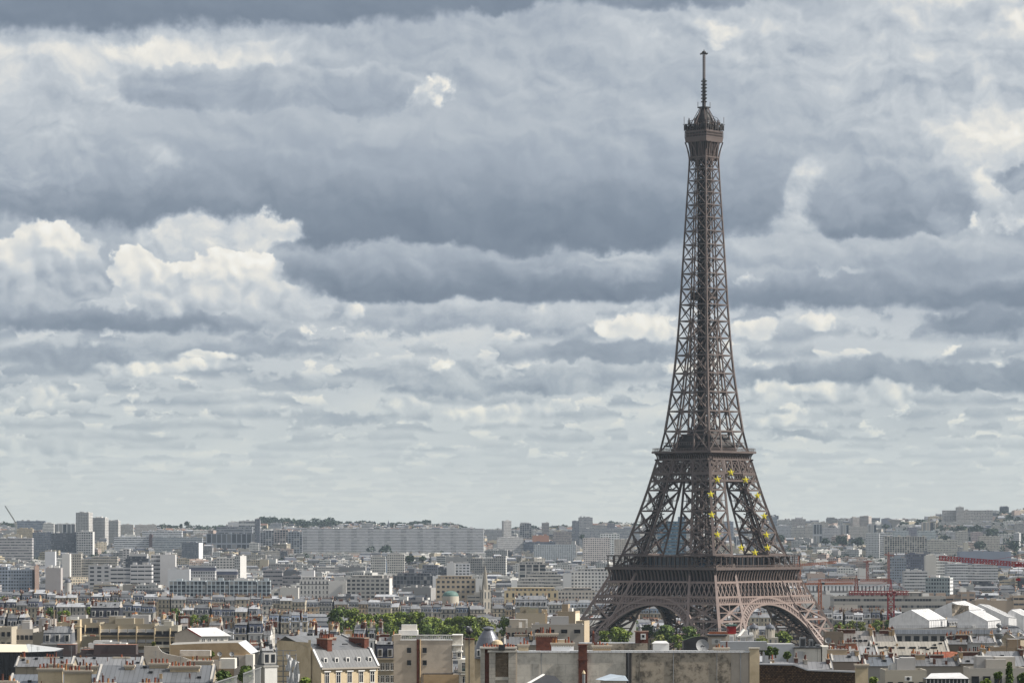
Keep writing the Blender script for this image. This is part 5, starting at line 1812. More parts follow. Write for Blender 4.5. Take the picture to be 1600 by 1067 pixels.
def near_chimney(P, rr, ln, px0, px1, pt, pb, y, d, mat='brick_red', pot=None, n=None, parent=None):
    """big chimney stack seen broadside; pots are single sub-parts"""
    m = MB()
    x0, x1, z0, z1 = ln.x(px0), ln.x(px1), ln.z(pb), ln.z(pt)
    m.box(x0, x1, y - d / 2, y + d / 2, z0, z1 - .55, mat)
    m.box(x0 - .12, x1 + .12, y - d / 2 - .12, y + d / 2 + .12, z1 - .55, z1 - .3, 'stone', (.46, .40, .32), bottom=True)
    k = int((x1 - x0) / .35)
    for i in range(k):
        xx = x0 + (x1 - x0) * (i + .5) / k
        m.box(xx - .08, xx + .08, y - d / 2 - .2, y - d / 2 - .02, z1 - .78, z1 - .56, 'stone', (.46, .40, .32), bottom=True)
    m.box(x0 - .25, x1 + .25, y - d / 2 - .25, y + d / 2 + .25, z1 - .3, z1, 'stone', (.48, .42, .34), bottom=True)
    c = m.build('chimney', parent or ln.o)
    n = n or max(3, int((x1 - x0) / .62))
    for i in range(n):
        if rr.random() < .22: continue
        pot_at(c, x0 + (x1 - x0) * (i + .5 + rr.uniform(-.25, .25)) / n, y + rr.uniform(-.1, .1), z1, rr.choice([pot or 'terracotta', 'terracotta', 'pot_ochre', 'pot_dark']), rr.choice([.5, .7, .85, 1.0, 1.4]))
    return c


POT = {}


def pot_at(parent, x, y, z, mat, s=1.0):
    if mat not in POT:
        m = MB()
        m.cyl((0, 0, 0), (0, 0, .75), .24, .17, 8, mat)
        m.cyl((0, 0, .75), (0, 0, .85), .22, .22, 8, mat)
        m.cyl((0, 0, .855), (0, 0, .86), .12, .12, 8, 'dark_metal')
        o = m.build('chimney_pot', parent, (x, y, z))
        POT[mat] = o
    else:
        o = copy_part(POT[mat], parent, (x, y, z), 'chimney_pot')
    o.scale = (.9, .9, s)
    return o


def house(label, px0, px1, ptop, Y, col, rot=0, roof='gable', D=12, wins=None, kind='blind', seed=0, pbot=1067, cat='house', name='town_house', balc=False, **kw):
    """near house with windows of its own and big chimneys: (dx along the front in metres, width, depth, rise)"""
    o, L, D, H = block(label, px0, px1, ptop, pbot, Y, kind, shade(col, .74), D=D, rot=rot, roof=roof, name=name, cat=cat, detail=2, seed=seed or None, **kw)
    if wins: facade_windows(o, L, D, H, *wins)
    if balc:                                                  # balconies with rails between upright party fins
        nb, nf, w_, h_, st = wins[:5]
        for f in range(nf):
            z = H - .9 - h_ - f * st - .25
            m = MB(); m.box(-L / 2, L / 2, -D / 2 - 1.1, -D / 2 - .01, z - .18, z, 'wall_cream', bottom=True)
            m.box(-L / 2, L / 2, -D / 2 - 1.1, -D / 2 - 1.0, z, z + .75, 'paint' if f % 2 else 'dark_metal', shade(col, .9)); m.build('balcony', o)
        for i in range(0, nb + 1, 2):
            m = MB(); x = -L / 2 + L * i / nb; m.box(x - .14, x + .14, -D / 2 - 1.25, -D / 2 - .012, H - nf * st - .5, H + .05, 'wall_cream', bottom=True); m.build('party_fin', o)
    return o, L, D, H


def dish(px, py, Y, r, label, yaw=0.0, pole=2.5, cat='satellite dish'):
    X = wx(px, Y)
    z = wz(py, Y)
    o = empty('satellite_dish', (X, Y, z - pole), label, cat, 'satellite dishes on the roofs', yaw)
    m = MB()
    pr = [(0.001, .18 * r), (r * .4, .15 * r), (r * .75, .05 * r), (r, -.12 * r)]
    mm = MB()
    mm.lathe([(a, -b) for a, b in pr], 20, 'dish_grey')
    mm.lathe([(a * .99, -b + .05) for a, b in pr][::-1], 20, 'dish_grey')
    m.add(mm, Matrix.Translation((0, 0, pole)) @ Matrix.Rotation(math.radians(72), 4, 'X'))
    m.build('dish', o, smooth_=True)
    m = MB(); m.cyl((0, .3, -.6), (0, .3, pole), .09, .09, 8, 'grey_metal'); m.beam((0, .3, pole), (0, .05, pole), .25, mat='dark_metal'); m.build('pole', o)
    m = MB(); m.beam((0, 0, pole - r * .8), (0, -r * 1.0, pole - .1), .07, mat='grey_metal'); m.box(-.12, .12, -r * 1.1, -r * .9, pole - .2, pole + .05, 'dark_metal', bottom=True); m.build('feed_arm', o)
    return o


def aerial(px, pt, pb, Y, label):
    X = wx(px, Y)
    z0, z1 = wz(pb, Y), wz(pt, Y)
    m = MB()
    m.cyl((0, 0, 0), (0, 0, z1 - z0), .05, .035, 6, 'grey_metal')
    for i in range(5):
        q = (z1 - z0) - .15 - i * .22
        m.beam((-.55 + i * .05, 0, q), (.55 - i * .05, 0, q), .035, mat='grey_metal')
    tag(m.build('aerial', None, (X, Y, z0)), label, 'aerial', 'thin aerials on the roofs')


def foreground():
    rr = random.Random(11)
    # ---------- the big blank party wall across the bottom centre
    Y = 700
    l = Local(975, Y, 'wide building showing a long stained blank party wall at the bottom centre', 'party_wall_building', 'building')
    def panel(name, a, b, t, mat, d=0.0, **kw):
        m = MB(); l.box(m, a, b, t, None, d, 14, mat, **kw); return m.build(name, l.o)
    def skin(a, b, t, mat, proud, lab=None):
        m = MB(); l.box(m, a, b, t, None, -proud, -.002, mat)
        o = m.build('wall_panel', l.o)
        if lab: o['label'] = lab
        return o
    m = MB(); l.box(m, 758, 1187, 1019.2, None, 0, 15, 'wall_grey', top='zinc', topcol=(.5, .51, .52)); m.build('wall', l.o)
    skin(759, 904, 1019.3, 'wall_pale_blocks', .10, 'pale wall panel marked with large block joints')
    skin(917.5, 978, 1019.3, 'wall_pale_blocks', .12, 'second pale wall panel marked with block joints')
    skin(987.5, 999, 1019.3, 'wall_stained', .06)
    skin(1000, 1142, 1019.3, 'wall_stained', .14, 'wall panel heavily stained dark brown')
    skin(1142.3, 1169.5, 1019.3, 'wall_grey', .12, 'paler wall panel near the right end')
    m = MB(); l.box(m, 1171, 1186, 1013, None, -.35, 1.5, 'wall_cream'); l.box(m, 1170, 1187.5, 1011.5, 1013, -.5, 1.7, 'stone', (.5, .46, .38), bottom=True); m.build('pilaster', l.o)
    m = MB(); l.box(m, 757, 903.6, 1016.6, 1018.6, -.35, 1.0, 'zinc', (.62, .62, .62), bottom=True); l.box(m, 917.6, 1171, 1016.2, 1018.6, -.35, 1.0, 'zinc', (.62, .62, .62), bottom=True); m.build('coping', l.o)
    m = MB(); l.box(m, 903.8, 917.2, 1007.5, None, -.7, 1.2, 'brick_red'); l.box(m, 902.8, 918.2, 1006.2, 1007.5, -.85, 1.35, 'brick_red', bottom=True)
    l.box(m, 902.4, 918.6, 1029.6, 1031, -.85, -.6, 'brick_red', bottom=True)
    c = m.build('chimney_breast', l.o)
    m = MB(); m.cyl((l.x(981), -.18, -4), (l.x(981), -.18, l.z(1019)), .34, .34, 10, 'dark_metal'); m.cyl((l.x(985), -.12, -4), (l.x(985), -.12, l.z(1019)), .2, .2, 10, 'iron_dark'); m.build('drain_pipe', l.o)
    for px, r_ in ((806, .09), (846, .07), (1052, .09), (1120, .07), (1157, .1)):
        m = MB(); m.cyl((l.x(px), -.22, -4), (l.x(px), -.22, l.z(1019)), r_, r_, 6, 'grey_metal'); m.build('drain_pipe', l.o)
    # chimneys and huts standing on it
    for (a, b, t, bt, y, d, mat, pot) in ((838, 872, 990.5, 1018, 9, 1.0, 'brick_red', 'terracotta'), (862, 897, 1004.5, 1018, 4, .9, 'stone', 'terracotta'), (810, 826, 1007, 1018, 6, 1.0, 'wall_cream', 'terracotta'),
                                          (927, 956, 1008.5, 1018, 6, .9, 'wall_ochre', 'terracotta'), (1118, 1141, 1012, 1018, 5, 1.0, 'brick_red', 'terracotta')):
        near_chimney(None, rr, l, a, b, t, bt, y, d, mat, pot)
    m = MB(); l.box(m, 868, 888, 1001, 1018, 10, 13, 'wall_cream', top='zinc', topcol=(.5, .5, .5)); m.build('stair_hut', l.o)
    m = MB(); l.box(m, 1131, 1205, 1004.5, 1018, 11, 15, 'paint', (.24, .25, .26), top='zinc', topcol=(.3, .31, .33)); m.build('plant_room', l.o)
    m = MB()
    a, b = l.x(1023), l.x(1048)
    m.box(a, b, 7, 10, l.z(1018), l.z(1006.5), 'white_paint', top=None)
    m.face([(a - .4, 6.6, l.z(1006.2)), (b, 6.6, l.z(1006.2)), (b - .5, 10.2, l.z(1003)), (a + .5, 10.2, l.z(1003))], 'white_sheet')
    m.build('white_hut', l.o)
    reserve(l.o, 757, 1187, 1015, 1067, Y)
    # red-brick chimney house with a white cowl
    l2 = Local(999, 760, 'tall dark red brick chimney stack with a white metal cowl box', 'chimney_house', 'house')
    m = MB(); l2.box(m, 905, 1012, 1004.5, None, 0, 8, 'wall_stained', top='zinc', topcol=(.34, .34, .35)); m.build('wall', l2.o)
    m = MB(); l2.box(m, 993, 1013, 987, 1006, .5, 2.4, 'brick_red'); l2.box(m, 991.5, 1014, 985.4, 987, .3, 2.6, 'stone', (.3, .2, .16), bottom=True); m.build('chimney', l2.o)
    m = MB(); l2.box(m, 1001, 1009, 989.6, 998.5, -.3, .48, 'white_paint', bottom=True); l2.box(m, 1003, 1007, 991.2, 995.5, -.34, -.3, 'glass_dark', bottom=True); m.build('cowl', l2.o)
    m = MB(); z = l2.z(985.4); m.lathe([(.45, 0), (.45, .5), (.25, .55), (.25, .8), (.5, .85), (.4, 1.2), (0, 1.4)], 10, 'grey_metal', c=(l2.x(1000), 1.4, z)); m.build('cowl', l2.o)
    m = MB(); l2.box(m, 925.5, 929, 989, 1006, 1, 1.6, 'brick_red'); m.cyl((l2.x(927.2), 1.3, l2.z(989)), (l2.x(927.2), 1.3, l2.z(985)), .2, .16, 8, 'terracotta'); m.build('chimney', l2.o)
    reserve(l2.o, 905, 1013, 986, 1016, 760)
    # big grey satellite dish, black net, red box, white machines
    dish(1097.5, 1008.5, 712, 1.4, 'large grey satellite dish standing on the blank party wall building', .15, 1.4)
    l3 = Local(1120, 790, 'small rooftop house with a pale front bearing a dark oval mark', 'roof_house', 'roof house')
    m = MB(); l3.box(m, 1106, 1134, 993.5, None, 0, 5, 'wall_grey', top='zinc', topcol=(.3, .3, .3)); l3.box(m, 1104.5, 1136, 991.4, 993.3, -.5, 5.4, 'dark_metal', bottom=True); m.build('wall', l3.o)
    m = MB(); l3.box(m, 1112, 1127, 997, 1006, -.08, -.01, 'paint', (.58, .56, .52), bottom=True)
    m.cyl((l3.x(1119.5), -.09, l3.z(1001.5)), (l3.x(1119.5), -.16, l3.z(1001.5)), .42, .42, 12, 'paint', (.25, .25, .24)); m.build('sign_panel', l3.o)
    reserve(l3.o, 1104, 1136, 990, 1012, 790)
    l3 = Local(1087, 775, 'long dark netted roof hump left of the rooftop house', 'netted_roof', 'roof')
    m = MB()
    n = 14
    for i in range(n):
        a, b = 1068 + 38 * i / n, 1068 + 38 * (i + 1) / n
        h = lambda p: 1000 - 4.5 * math.sin(math.pi * (p - 1068) / 44) - (p - 1068) * .07
        m.face([(l3.x(a), 0, -4), (l3.x(b), 0, -4), (l3.x(b), 0, l3.z(h(b))), (l3.x(a), 0, l3.z(h(a)))], 'dark_metal')
        m.face([(l3.x(a), 0, l3.z(h(a))), (l3.x(b), 0, l3.z(h(b))), (l3.x(b), 6, l3.z(h(b) + 1)), (l3.x(a), 6, l3.z(h(a) + 1))], 'leaf_dark', (.3, .3, .3))
    m.face([(l3.x(1068), 6, -4), (l3.x(1068), 0, -4), (l3.x(1068), 0, l3.z(1000)), (l3.x(1068), 6, l3.z(1001))], 'dark_metal')
    m.build('roof', l3.o)
    reserve(l3.o, 1066, 1106, 995, 1012, 775)
    l3 = Local(1143, 850, 'red-boxed roof terrace under the lattice tower near leg', 'terrace_house', 'house')
    m = MB(); l3.box(m, 1108, 1150, 990, None, 0, 8, 'wall_grey', top='terracotta_tile'); m.build('wall', l3.o)
    m = MB(); l3.box(m, 1108, 1137, 986.5, 990, -.1, .3, 'terracotta_tile'); m.build('parapet', l3.o)
    m = MB(); l3.box(m, 1136.5, 1150.5, 978.2, 990, .5, 3, 'crane_red', bottom=True); l3.box(m, 1134.5, 1152, 975.5, 977.5, .2, 3.4, 'copper_green', bottom=True); m.build('roof_box', l3.o)
    m = MB()
    for i in range(12): m.beam((l3.x(1109 + i * 2.6), .3, l3.z(986)), (l3.x(1109 + i * 2.6), .3, l3.z(980 + rr.random() * 4)), .12, mat='grey_metal')
    m.beam((l3.x(1109), .3, l3.z(982)), (l3.x(1136), .3, l3.z(982)), .15, mat='grey_metal'); m.build('railing', l3.o)
    reserve(l3.o, 1106, 1152, 975, 998, 850)
    l3 = Local(1160, 770, 'jumble of white rooftop machines and ducts right of the rooftop house', 'rooftop_machines', 'machines')
    for (a, b, t, bt, y) in ((1140, 1147, 992, 1004, 0), (1149, 1154, 990, 1004, .5), (1156, 1166, 994, 1004, .2), (1161, 1169, 984, 995, 1.2), (1168, 1178, 993, 1004, .3), (1172, 1177, 988, 994, 1.4)):
        m = MB(); l3.box(m, a, b, t, bt, y, y + 1.2, 'white_paint'); m.box(l3.x(a) + .2, l3.x(b) - .2, y - .05, y - .01, l3.z(bt) + .3, l3.z(t) - .3, 'paint', (.5, .5, .5)); m.build('machine', l3.o)
    m = MB(); m.beam((l3.x(1152), .2, l3.z(995)), (l3.x(1163), 1.2, l3.z(983)), .5, mat='white_paint'); m.beam((l3.x(1155), .2, l3.z(994)), (l3.x(1178), .2, l3.z(992)), .4, mat='white_paint')
    l3.box(m, 1138, 1180, 1004, None, -.2, 3, 'wall_grey'); m.build('duct', l3.o)
    reserve(l3.o, 1138, 1180, 983, 1006, 770)

    # ---------- quoined chimney stack at the left end of the party wall
    Y = 640
    l = Local(778, Y, 'broad stone-quoined chimney stack with a rubble panel beside the blank party wall', 'chimney_stack_house', 'house')
    m = MB(); l.box(m, 752, 764, 1013.2, None, .4, 2.2, 'brick_red'); l.box(m, 764, 808, 1014.5, None, .3, 3, 'wall_grey'); m.build('wall', l.o)
    m = MB(); l.box(m, 750.5, 757.5, 1013, None, 0, 2.6, 'wall_quoin'); l.box(m, 764.5, 774, 1018.6, None, -.3, 1, 'wall_quoin'); l.box(m, 794.5, 806, 1018.6, None, -.3, 1, 'wall_quoin'); m.build('quoin_pier', l.o)
    m = MB(); l.box(m, 774.2, 794.3, 1018.8, 1057, .05, .29, 'rubble_panel'); l.box(m, 774.2, 794.3, 1057, 1062, -.2, .29, 'stone', (.45, .42, .37), bottom=True); m.build('rubble_panel', l.o)
    m = MB(); l.box(m, 749.5, 808, 1010.3, 1013.2, -.4, 3, 'stone', (.50, .47, .42), bottom=True); l.box(m, 762, 808, 1015.6, 1018.4, -.6, 1.2, 'stone', (.50, .47, .42), bottom=True); cp = m.build('cornice', l.o)
    for i in range(12):
        if i in (7,): continue
        pot_at(cp, l.x(756 + i * 4.2), 1.2 + .3 * (i % 2), l.z(1010.3), 'terracotta', rr.choice([.5, .6, .8]))
    m = MB(); l.box(m, 779, 789, 1006.5, 1015, -.9, -.3, 'dark_metal'); m.build('vent_box', l.o)
    reserve(l.o, 749, 808, 1003, 1067, Y)
    # steel egg dome behind it
    Y = 900
    l = Local(763, Y, 'tall egg-shaped grey metal dome roof with a round cap', 'domed_house', 'domed building')
    m = MB(); R = 22 * l.k; z0, z1 = l.z(1028), l.z(983)
    m.lathe([(R, z0), (R * .98, z0 + (z1 - z0) * .2), (R * .88, z0 + (z1 - z0) * .45), (R * .68, z0 + (z1 - z0) * .72), (R * .42, z0 + (z1 - z0) * .92), (R * .3, z1)], 28, 'steel_dome'); d = m.build('dome', l.o, smooth_=True)
    m = MB(); m.lathe([(R * .3, z1), (R * .42, z1 + .15), (R * .40, z1 + .45), (R * .15, z1 + .8), (0, z1 + .85)], 20, 'steel_dome'); m.build('dome_cap', d, smooth_=True)
    m = MB(); m.box(l.x(741), l.x(786), -.5, 9, -4, z0, 'wall_cream'); m.build('wall', l.o)
    for px in (748, 773):
        m = MB(); a = l.x(px); m.box(a - .5, a + .5, -R * .97, -R * .6, z0 + .6, z0 + 2.4, 'white_paint'); m.face([(a - .3, -R * .97 - .02, z0 + .8), (a + .3, -R * .97 - .02, z0 + .8), (a + .3, -R * .97 - .02, z0 + 2.2), (a - .3, -R * .97 - .02, z0 + 2.2)], 'glass_dark'); m.build('dormer', l.o)
    m = MB(); m.lathe([(1.5, 0), (1.5, .5), (1.1, 1.3), (0, 1.7)], 16, 'wall_cream', c=(l.x(777), -3, l.z(1008))); m.box(l.x(771), l.x(783), -4, -2, -4, l.z(1008), 'wall_cream'); m.build('turret', l.o)
    reserve(l.o, 741, 786, 981, 1045, Y)
    # ball on a post
    l = Local(733, 760, 'dark round ball vent on a post above a brick chimney', 'ball_vent', 'vent')
    m = MB(); m.lathe([(0, -.8), (.5, -.65), (.78, -.2), (.8, .1), (.6, .55), (.25, .78), (0, .82)], 16, 'dark_metal', c=(0, 0, l.z(985))); m.build('ball', l.o, smooth_=True)
    m = MB(); m.cyl((0, 0, -2), (0, 0, l.z(990)), .1, .1, 8, 'dark_metal'); m.build('post', l.o)
    m = MB(); l.box(m, 727, 741, 999, None, .3, 1.6, 'wall_cream'); l.box(m, 726, 742, 997, 999, .1, 1.8, 'brick_red', bottom=True); m.build('chimney', l.o)
    reserve(l.o, 726, 742, 979, 1035, 760)

    # ---------- beige blank house with four small windows
    Y = 800
    l = Local(662, Y, 'beige blank gable house with four small dark windows and a drain pipe', 'town_house', 'house')
    m = MB(); l.box(m, 615, 706, 1000, None, 0, 11, 'wall_grey', top='zinc', topcol=(.5, .5, .5)); l.box(m, 615, 626, 991, 1000, 0, 9, 'wall_grey'); wl = m.build('wall', l.o)
    for px in (639, 663.5):
        for py in (1019, 1038.5): window(l.o, l.x(px), -.002, l.z(py), .78, 1.05, 'dark')
    m = MB(); m.box(l.x(651), l.x(655), -.25, -.01, -4, l.z(998), 'brick_red'); m.cyl((l.x(656.5), -.2, -4), (l.x(656.5), -.2, l.z(998)), .16, .16, 8, 'wall_ochre'); m.build('drain_pipe', l.o)
    m = MB(); l.box(m, 660, 708, 1051.5, 1053, -.25, 0, 'dark_metal', bottom=True); l.box(m, 662, 717, 1053.2, None, -.8, 0, 'wall_ochre'); m.build('lower_wall', l.o)
    m = MB()
    for i in range(26):
        px = 626 + i * 3.1
        l.box(m, px, px + 1.5, 992.5 + 1.5 * rr.random(), 999, .1, .4, 'white_paint')
    l.box(m, 625, 708, 991.2, 992.6, 0, .5, 'white_paint', bottom=True); l.box(m, 625, 708, 998.6, 1000.2, -.1, .5, 'white_paint', bottom=True); m.build('balustrade', l.o)
    m = MB(); l.box(m, 622, 652, 985, 992, 4, 9, 'white_paint'); l.box(m, 626, 650, 976.5, 985, 5.5, 9, 'wall_white', top='zinc', topcol=(.6, .6, .6)); m.build('penthouse', l.o)
    m = MB()
    for (a, b, t, bt, y0) in ((706.5, 722, 992, 1008, 1.0), (706.5, 721, 1008, 1018, .6), (713, 721, 1018, 1030, .2), (715.5, 731, 1030, 1050, -.3), (717, 734, 1054, None, -.6)):
        l.box(m, a, b, t, bt, y0, 8, 'wall_white')
    for t in (991, 1007, 1017, 1029, 1051.5): l.box(m, 706.3, 723 if t < 1020 else 738, t, t + 1.6, -.2, 6, 'white_paint', bottom=True)
    m.build('side_front', l.o)
    window(l.o, l.x(725), -.302, l.z(1048), .9, 2.0, 'casement'); window(l.o, l.x(717.5), .19, l.z(1026), .7, 1.4, 'casement'); window(l.o, l.x(726), -.602, l.z(1066), .9, 1.5, 'casement')
    m = MB()
    for i in range(9): l.box(m, 723 + i * 1.8, 723.5 + i * 1.8, 1044, 1051.5, -1.2, -1.1, 'copper_green')
    l.box(m, 722, 739, 1043.4, 1044.2, -1.25, -1.05, 'copper_green', bottom=True); l.box(m, 720, 739.5, 1051.5, 1053.5, -1.3, -.2, 'wall_white', bottom=True); m.build('balcony', l.o)
    reserve(l.o, 615, 738, 976, 1067, Y)

    # ---------- cream gabled house with a grey zinc roof and five dormers
    Y = 760
    th = math.radians(35)
    l = Local(508, Y, 'cream gabled house with a grey zinc roof and five white dormers', 'town_house', 'house', rz=th)
    k = l.k
    ct, st = math.cos(th), math.sin(th)
    L = 86 * k / ct; D = 77 * k / st
    # own frame: front is -y; front-left corner seen at px 502
    cx, cy = (502 - 508) * k, 0.0
    ox = cx * ct; oy = -cx * st                                   # corner in own frame
    X0, Y0 = ox, oy
    z = lambda py: l.z(py)
    ze, zr, zg = z(1043), z(1021), z(1000)
    m = MB()
    m.wall((X0, Y0), (X0 + L, Y0), -4, ze, 'wall_cream', CREAM)
    m.wall((X0 + L, Y0), (X0 + L, Y0 + D), -4, ze, 'wall_cream', CREAM)
    m.face([(X0, Y0 + D, -4), (X0, Y0, -4), (X0, Y0, ze), (X0, Y0 + 3.2, zr + .6), (X0, Y0 + 5.5, zg - .6), (X0, Y0 + D, zg - .4)], 'wall_cream')
    m.face([(X0 - .3, Y0 + 5.0, -4), (X0 - .3, Y0 + 3.9, -4), (X0 - .3, Y0 + 3.9, zg), (X0 - .3, Y0 + 5.0, zg)], 'wall_cream')
    m.build('wall', l.o)
    m = MB()
    A = [(X0 - .1, Y0 - .35, ze), (X0 + L + .1, Y0 - .35, ze), (X0 + L + .1, Y0 + 3.2, zr + .7), (X0 - .1, Y0 + 3.2, zr + .7)]
    m.face(A, 'zinc', (.15, .153, .157), [(p[0], p[1]) for p in A])
    B = [A[3], A[2], (X0 + L + .1, Y0 + D * .8, zg + .6), (X0 - .1, Y0 + D * .8, zg + .6)]
    m.face(B, 'zinc', (.17, .173, .178), [(p[0], p[1]) for p in B])
    m.face([(X0 - .1, Y0 + D * .8, zg + .6), (X0 + L + .1, Y0 + D * .8, zg + .6), (X0 + L + .1, Y0 + D, zg - 1), (X0 - .1, Y0 + D, zg - 1)], 'zinc', (.17, .173, .178))
    m.beam((X0 - .1, Y0 - .3, ze + .1), (X0 - .1, Y0 + 3.2, zr + .85), .45, .3, 'zinc', (.6, .6, .6)); m.beam((X0 + L, Y0 - .3, ze + .1), (X0 + L, Y0 + 3.2, zr + .85), .5, .4, 'zinc', (.6, .6, .6))
    m.beam((X0 + L, Y0 + 3.2, zr + .8), (X0 + L, Y0 + D * .8, zg + .7), .45, .4, 'stone', (.3, .3, .3))
    m.box(X0 - .15, X0 + L + .15, Y0 - .55, Y0 + .1, ze - .35, ze, 'stone', (.36, .33, .29), bottom=True)
    rf = m.build('roof', l.o)
    for i in range(5):
        x = X0 + L * (i + .55) / 5.1
        m = MB(); zz = ze + (zr + .7 - ze) * .28
        m.box(x - .45, x + .45, Y0 + .7, Y0 + 2.6, zz, zz + 1.15, 'white_paint', top='zinc', topcol=(.5, .5, .5))
        m.face([(x - .28, Y0 + .68, zz + .15), (x + .28, Y0 + .68, zz + .15), (x + .28, Y0 + .68, zz + .95), (x - .28, Y0 + .68, zz + .95)], 'glass_dark')
        m.build('dormer', rf)
        window(l.o, X0 + L * (i + .5) / 5, Y0 - .002, ze - 3.4, 1.0, 2.3, 'casement')
        m = MB(); x2 = X0 + L * (i + .5) / 5; m.box(x2 - .85, x2 + .85, Y0 - .3, Y0 - .01, ze - .95, ze - .7, 'white_paint', bottom=True); m.build('window_hood', l.o)
    for i in range(4):
        x = X0 + L * (i * .25 + .1); m = MB()
        m.box(x, x + 1.3, Y0 + 5.2, Y0 + 5.6, zr + 1.6 + .1, zr + 2.0, 'dark_metal'); m.build('skylight', rf)
    for (fx, fy, w, d, h) in ((.27, 5.2, 1.2, 4.6, 3.6), (.97, 7.2, 1.2, 6.5, 3.2), (.62, 11.5, 3.2, .9, 2.2)):
        m = MB(); x, y = X0 + L * fx, Y0 + fy
        m.box(x - w / 2, x + w / 2, y - d / 2, y + d / 2, zr, zg + h * .02, 'brick_red'); m.box(x - w / 2 - .12, x + w / 2 + .12, y - d / 2 - .12, y + d / 2 + .12, zg + h * .02, zg + h * .02 + .25, 'stone', (.33, .25, .2), bottom=True)
        c = m.build('chimney', rf)
        for q in range(6): pot_at(c, x + (w * .7 * (q / 5 - .5) if w > d else 0), y + (d * .8 * (q / 5 - .5) if d > w else 0), zg + h * .02 + .25, rr.choice(['terracotta', 'pot_dark']), .9)
    reserve(l.o, 425, 590, 995, 1067, Y)

    # ---------- scaffolding with white netting
    l = Local(450, 700, 'scaffold tower hung with torn white netting beside the cream gable', 'scaffold', 'scaffold')
    m = MB()
    for px in (432, 442, 452, 462):
        for y in (0, 2.0): m.cyl((l.x(px), y, -4), (l.x(px), y, l.z(1012 + (px - 432) * .3)), .07, .07, 6, 'grey_metal')
    for py in range(1016, 1068, 8):
        m.beam((l.x(431), 0, l.z(py)), (l.x(463), 0, l.z(py)), .08, mat='grey_metal'); m.beam((l.x(431), 2, l.z(py)), (l.x(463), 2, l.z(py)), .08, mat='grey_metal'); m.beam((l.x(431), 1, l.z(py + .5)), (l.x(463), 1, l.z(py + .5)), 1.6, .06, 'wall_ochre')
    m.build('frame', l.o)
    m = MB()
    n = 9
    for i in range(n):
        for j in range(6):
            P_ = lambda a, b: (l.x(447 + (1.2 * math.sin(b * 1.7 + a)) + a * 2.3), -.25 - .25 * math.sin(a * 2.1 + b), l.z(1020 + b * 9 + a * (1.6 if b < 1 else .6)))
            if (i, j) in ((0, 3), (1, 3), (4, 2), (0, 1)): continue
            m.face([P_(i, j + 1), P_(i + 1, j + 1), P_(i + 1, j), P_(i, j)], 'white_sheet')
            m.face([tuple(np.add(q, (0, .03, 0))) for q in [P_(i, j), P_(i + 1, j), P_(i + 1, j + 1), P_(i, j + 1)]], 'white_sheet')
    m.build('netting', l.o, smooth_=True)
    reserve(l.o, 428, 470, 1008, 1067, 700)

    # ---------- dark mansard beyond the zinc roof, fin-fronted building at left
    house('dark slate mansard house between the zinc roof and the beige blank house', 586, 617, 1030, 860, WARM, seed=61, roof='mansard', D=12, roofcol=(0.0209, 0.0244, 0.0383), wins=(4, 2, .8, 1.7, 3.1), chim=3)
    o, L_, D_, H_ = house('grey-roofed building with rows of pale upright fins at the bottom left centre', 398, 432, 1042, 660, (.5, .49, .46), seed=62, roof='mansard', D=14, rot=24, roofcol=(0.0767, 0.0802, 0.0836), chim=1)
    for i in range(11):
        m = MB(); x = -L_ / 2 + L_ * (i + .5) / 11; m.box(x - .12, x + .12, -D_ / 2 - .25, -D_ / 2 - .002, H_ - 3.6, H_ - .05, 'white_paint', bottom=True); m.build('fin', o)

    # ---------- left foreground
    l = Local(40, 800, 'low building with a broad pale cream sheet roof and dark glazing', 'hall', 'hall')
    m = MB(); l.box(m, -30, 84, 1018.6, None, 0, 16, 'glass_dark'); l.box(m, -30, 86, 1018, 1019.6, -.3, .4, 'dark_metal', bottom=True)
    for i in range(14): l.box(m, -28 + i * 8.4, -27.4 + i * 8.4, 1019.6, None, -.2, -.01, 'dark_metal')
    m.build('wall', l.o)
    m = MB()
    a, b = l.x(-32), l.x(86)
    q = [(a, -.6, l.z(1018)), (l.x(45), -.6, l.z(1018)), (l.x(32), 9, l.z(1008)), (a, 9, l.z(1007))]
    m.face(q, 'paint', (.62, .57, .46)); m.face([(l.x(45), -.6, l.z(1018)), (b, -.6, l.z(1016.5)), (l.x(36), 9, l.z(1007.5)), (l.x(32), 9, l.z(1008))], 'zinc', (.56, .58, .58))
    m.face([(a, 9, l.z(1007)), (l.x(36), 9, l.z(1007.5)), (b, -.6, l.z(1016.5)), (b, 16, l.z(1016)), (a, 16, l.z(1014))], 'zinc', (.5, .5, .5)); m.build('roof', l.o)
    reserve(l.o, -5, 86, 1006, 1030, 800)
    house('long low house with a salmon roof edge at the bottom left', 66, 226, 1026, 850, (.12, .10, .10), seed=63, roof='flat', D=10, roofcol=(0.251, 0.111, 0.0767), boxes=4)
    l = Local(117, 1000, 'cream stair tower rising from stepped cream flats at left', 'stair_tower', 'stair tower')
    m = MB(); l.box(m, 109, 125, 967.5, None, 0, 4, 'wall_cream', top='zinc', topcol=(.4, .4, .38)); l.box(m, 108, 126, 978, 979, -.15, 4.1, 'wall_cream', bottom=True); m.build('wall', l.o)
    window(l.o, l.x(118.5), -.002, l.z(1000), .5, 3.2, 'dark'); window(l.o, l.x(118.5), -.002, l.z(972.5), .7, .5, 'dark')
    reserve(l.o, 108, 126, 967, 1013, 1000)
    CF = (.45, .39, .29)
    G = dict(kind='blind', roof='flat', D=12)
    house('upper cream flats behind the cream stair tower, with dark square windows', 88, 156, 976, 1040, CF, seed=64, balc=True, pbot=1000, wins=(6, 2, 1.9, 1.5, 3.2, 'dark', .9), boxes=3, **G)
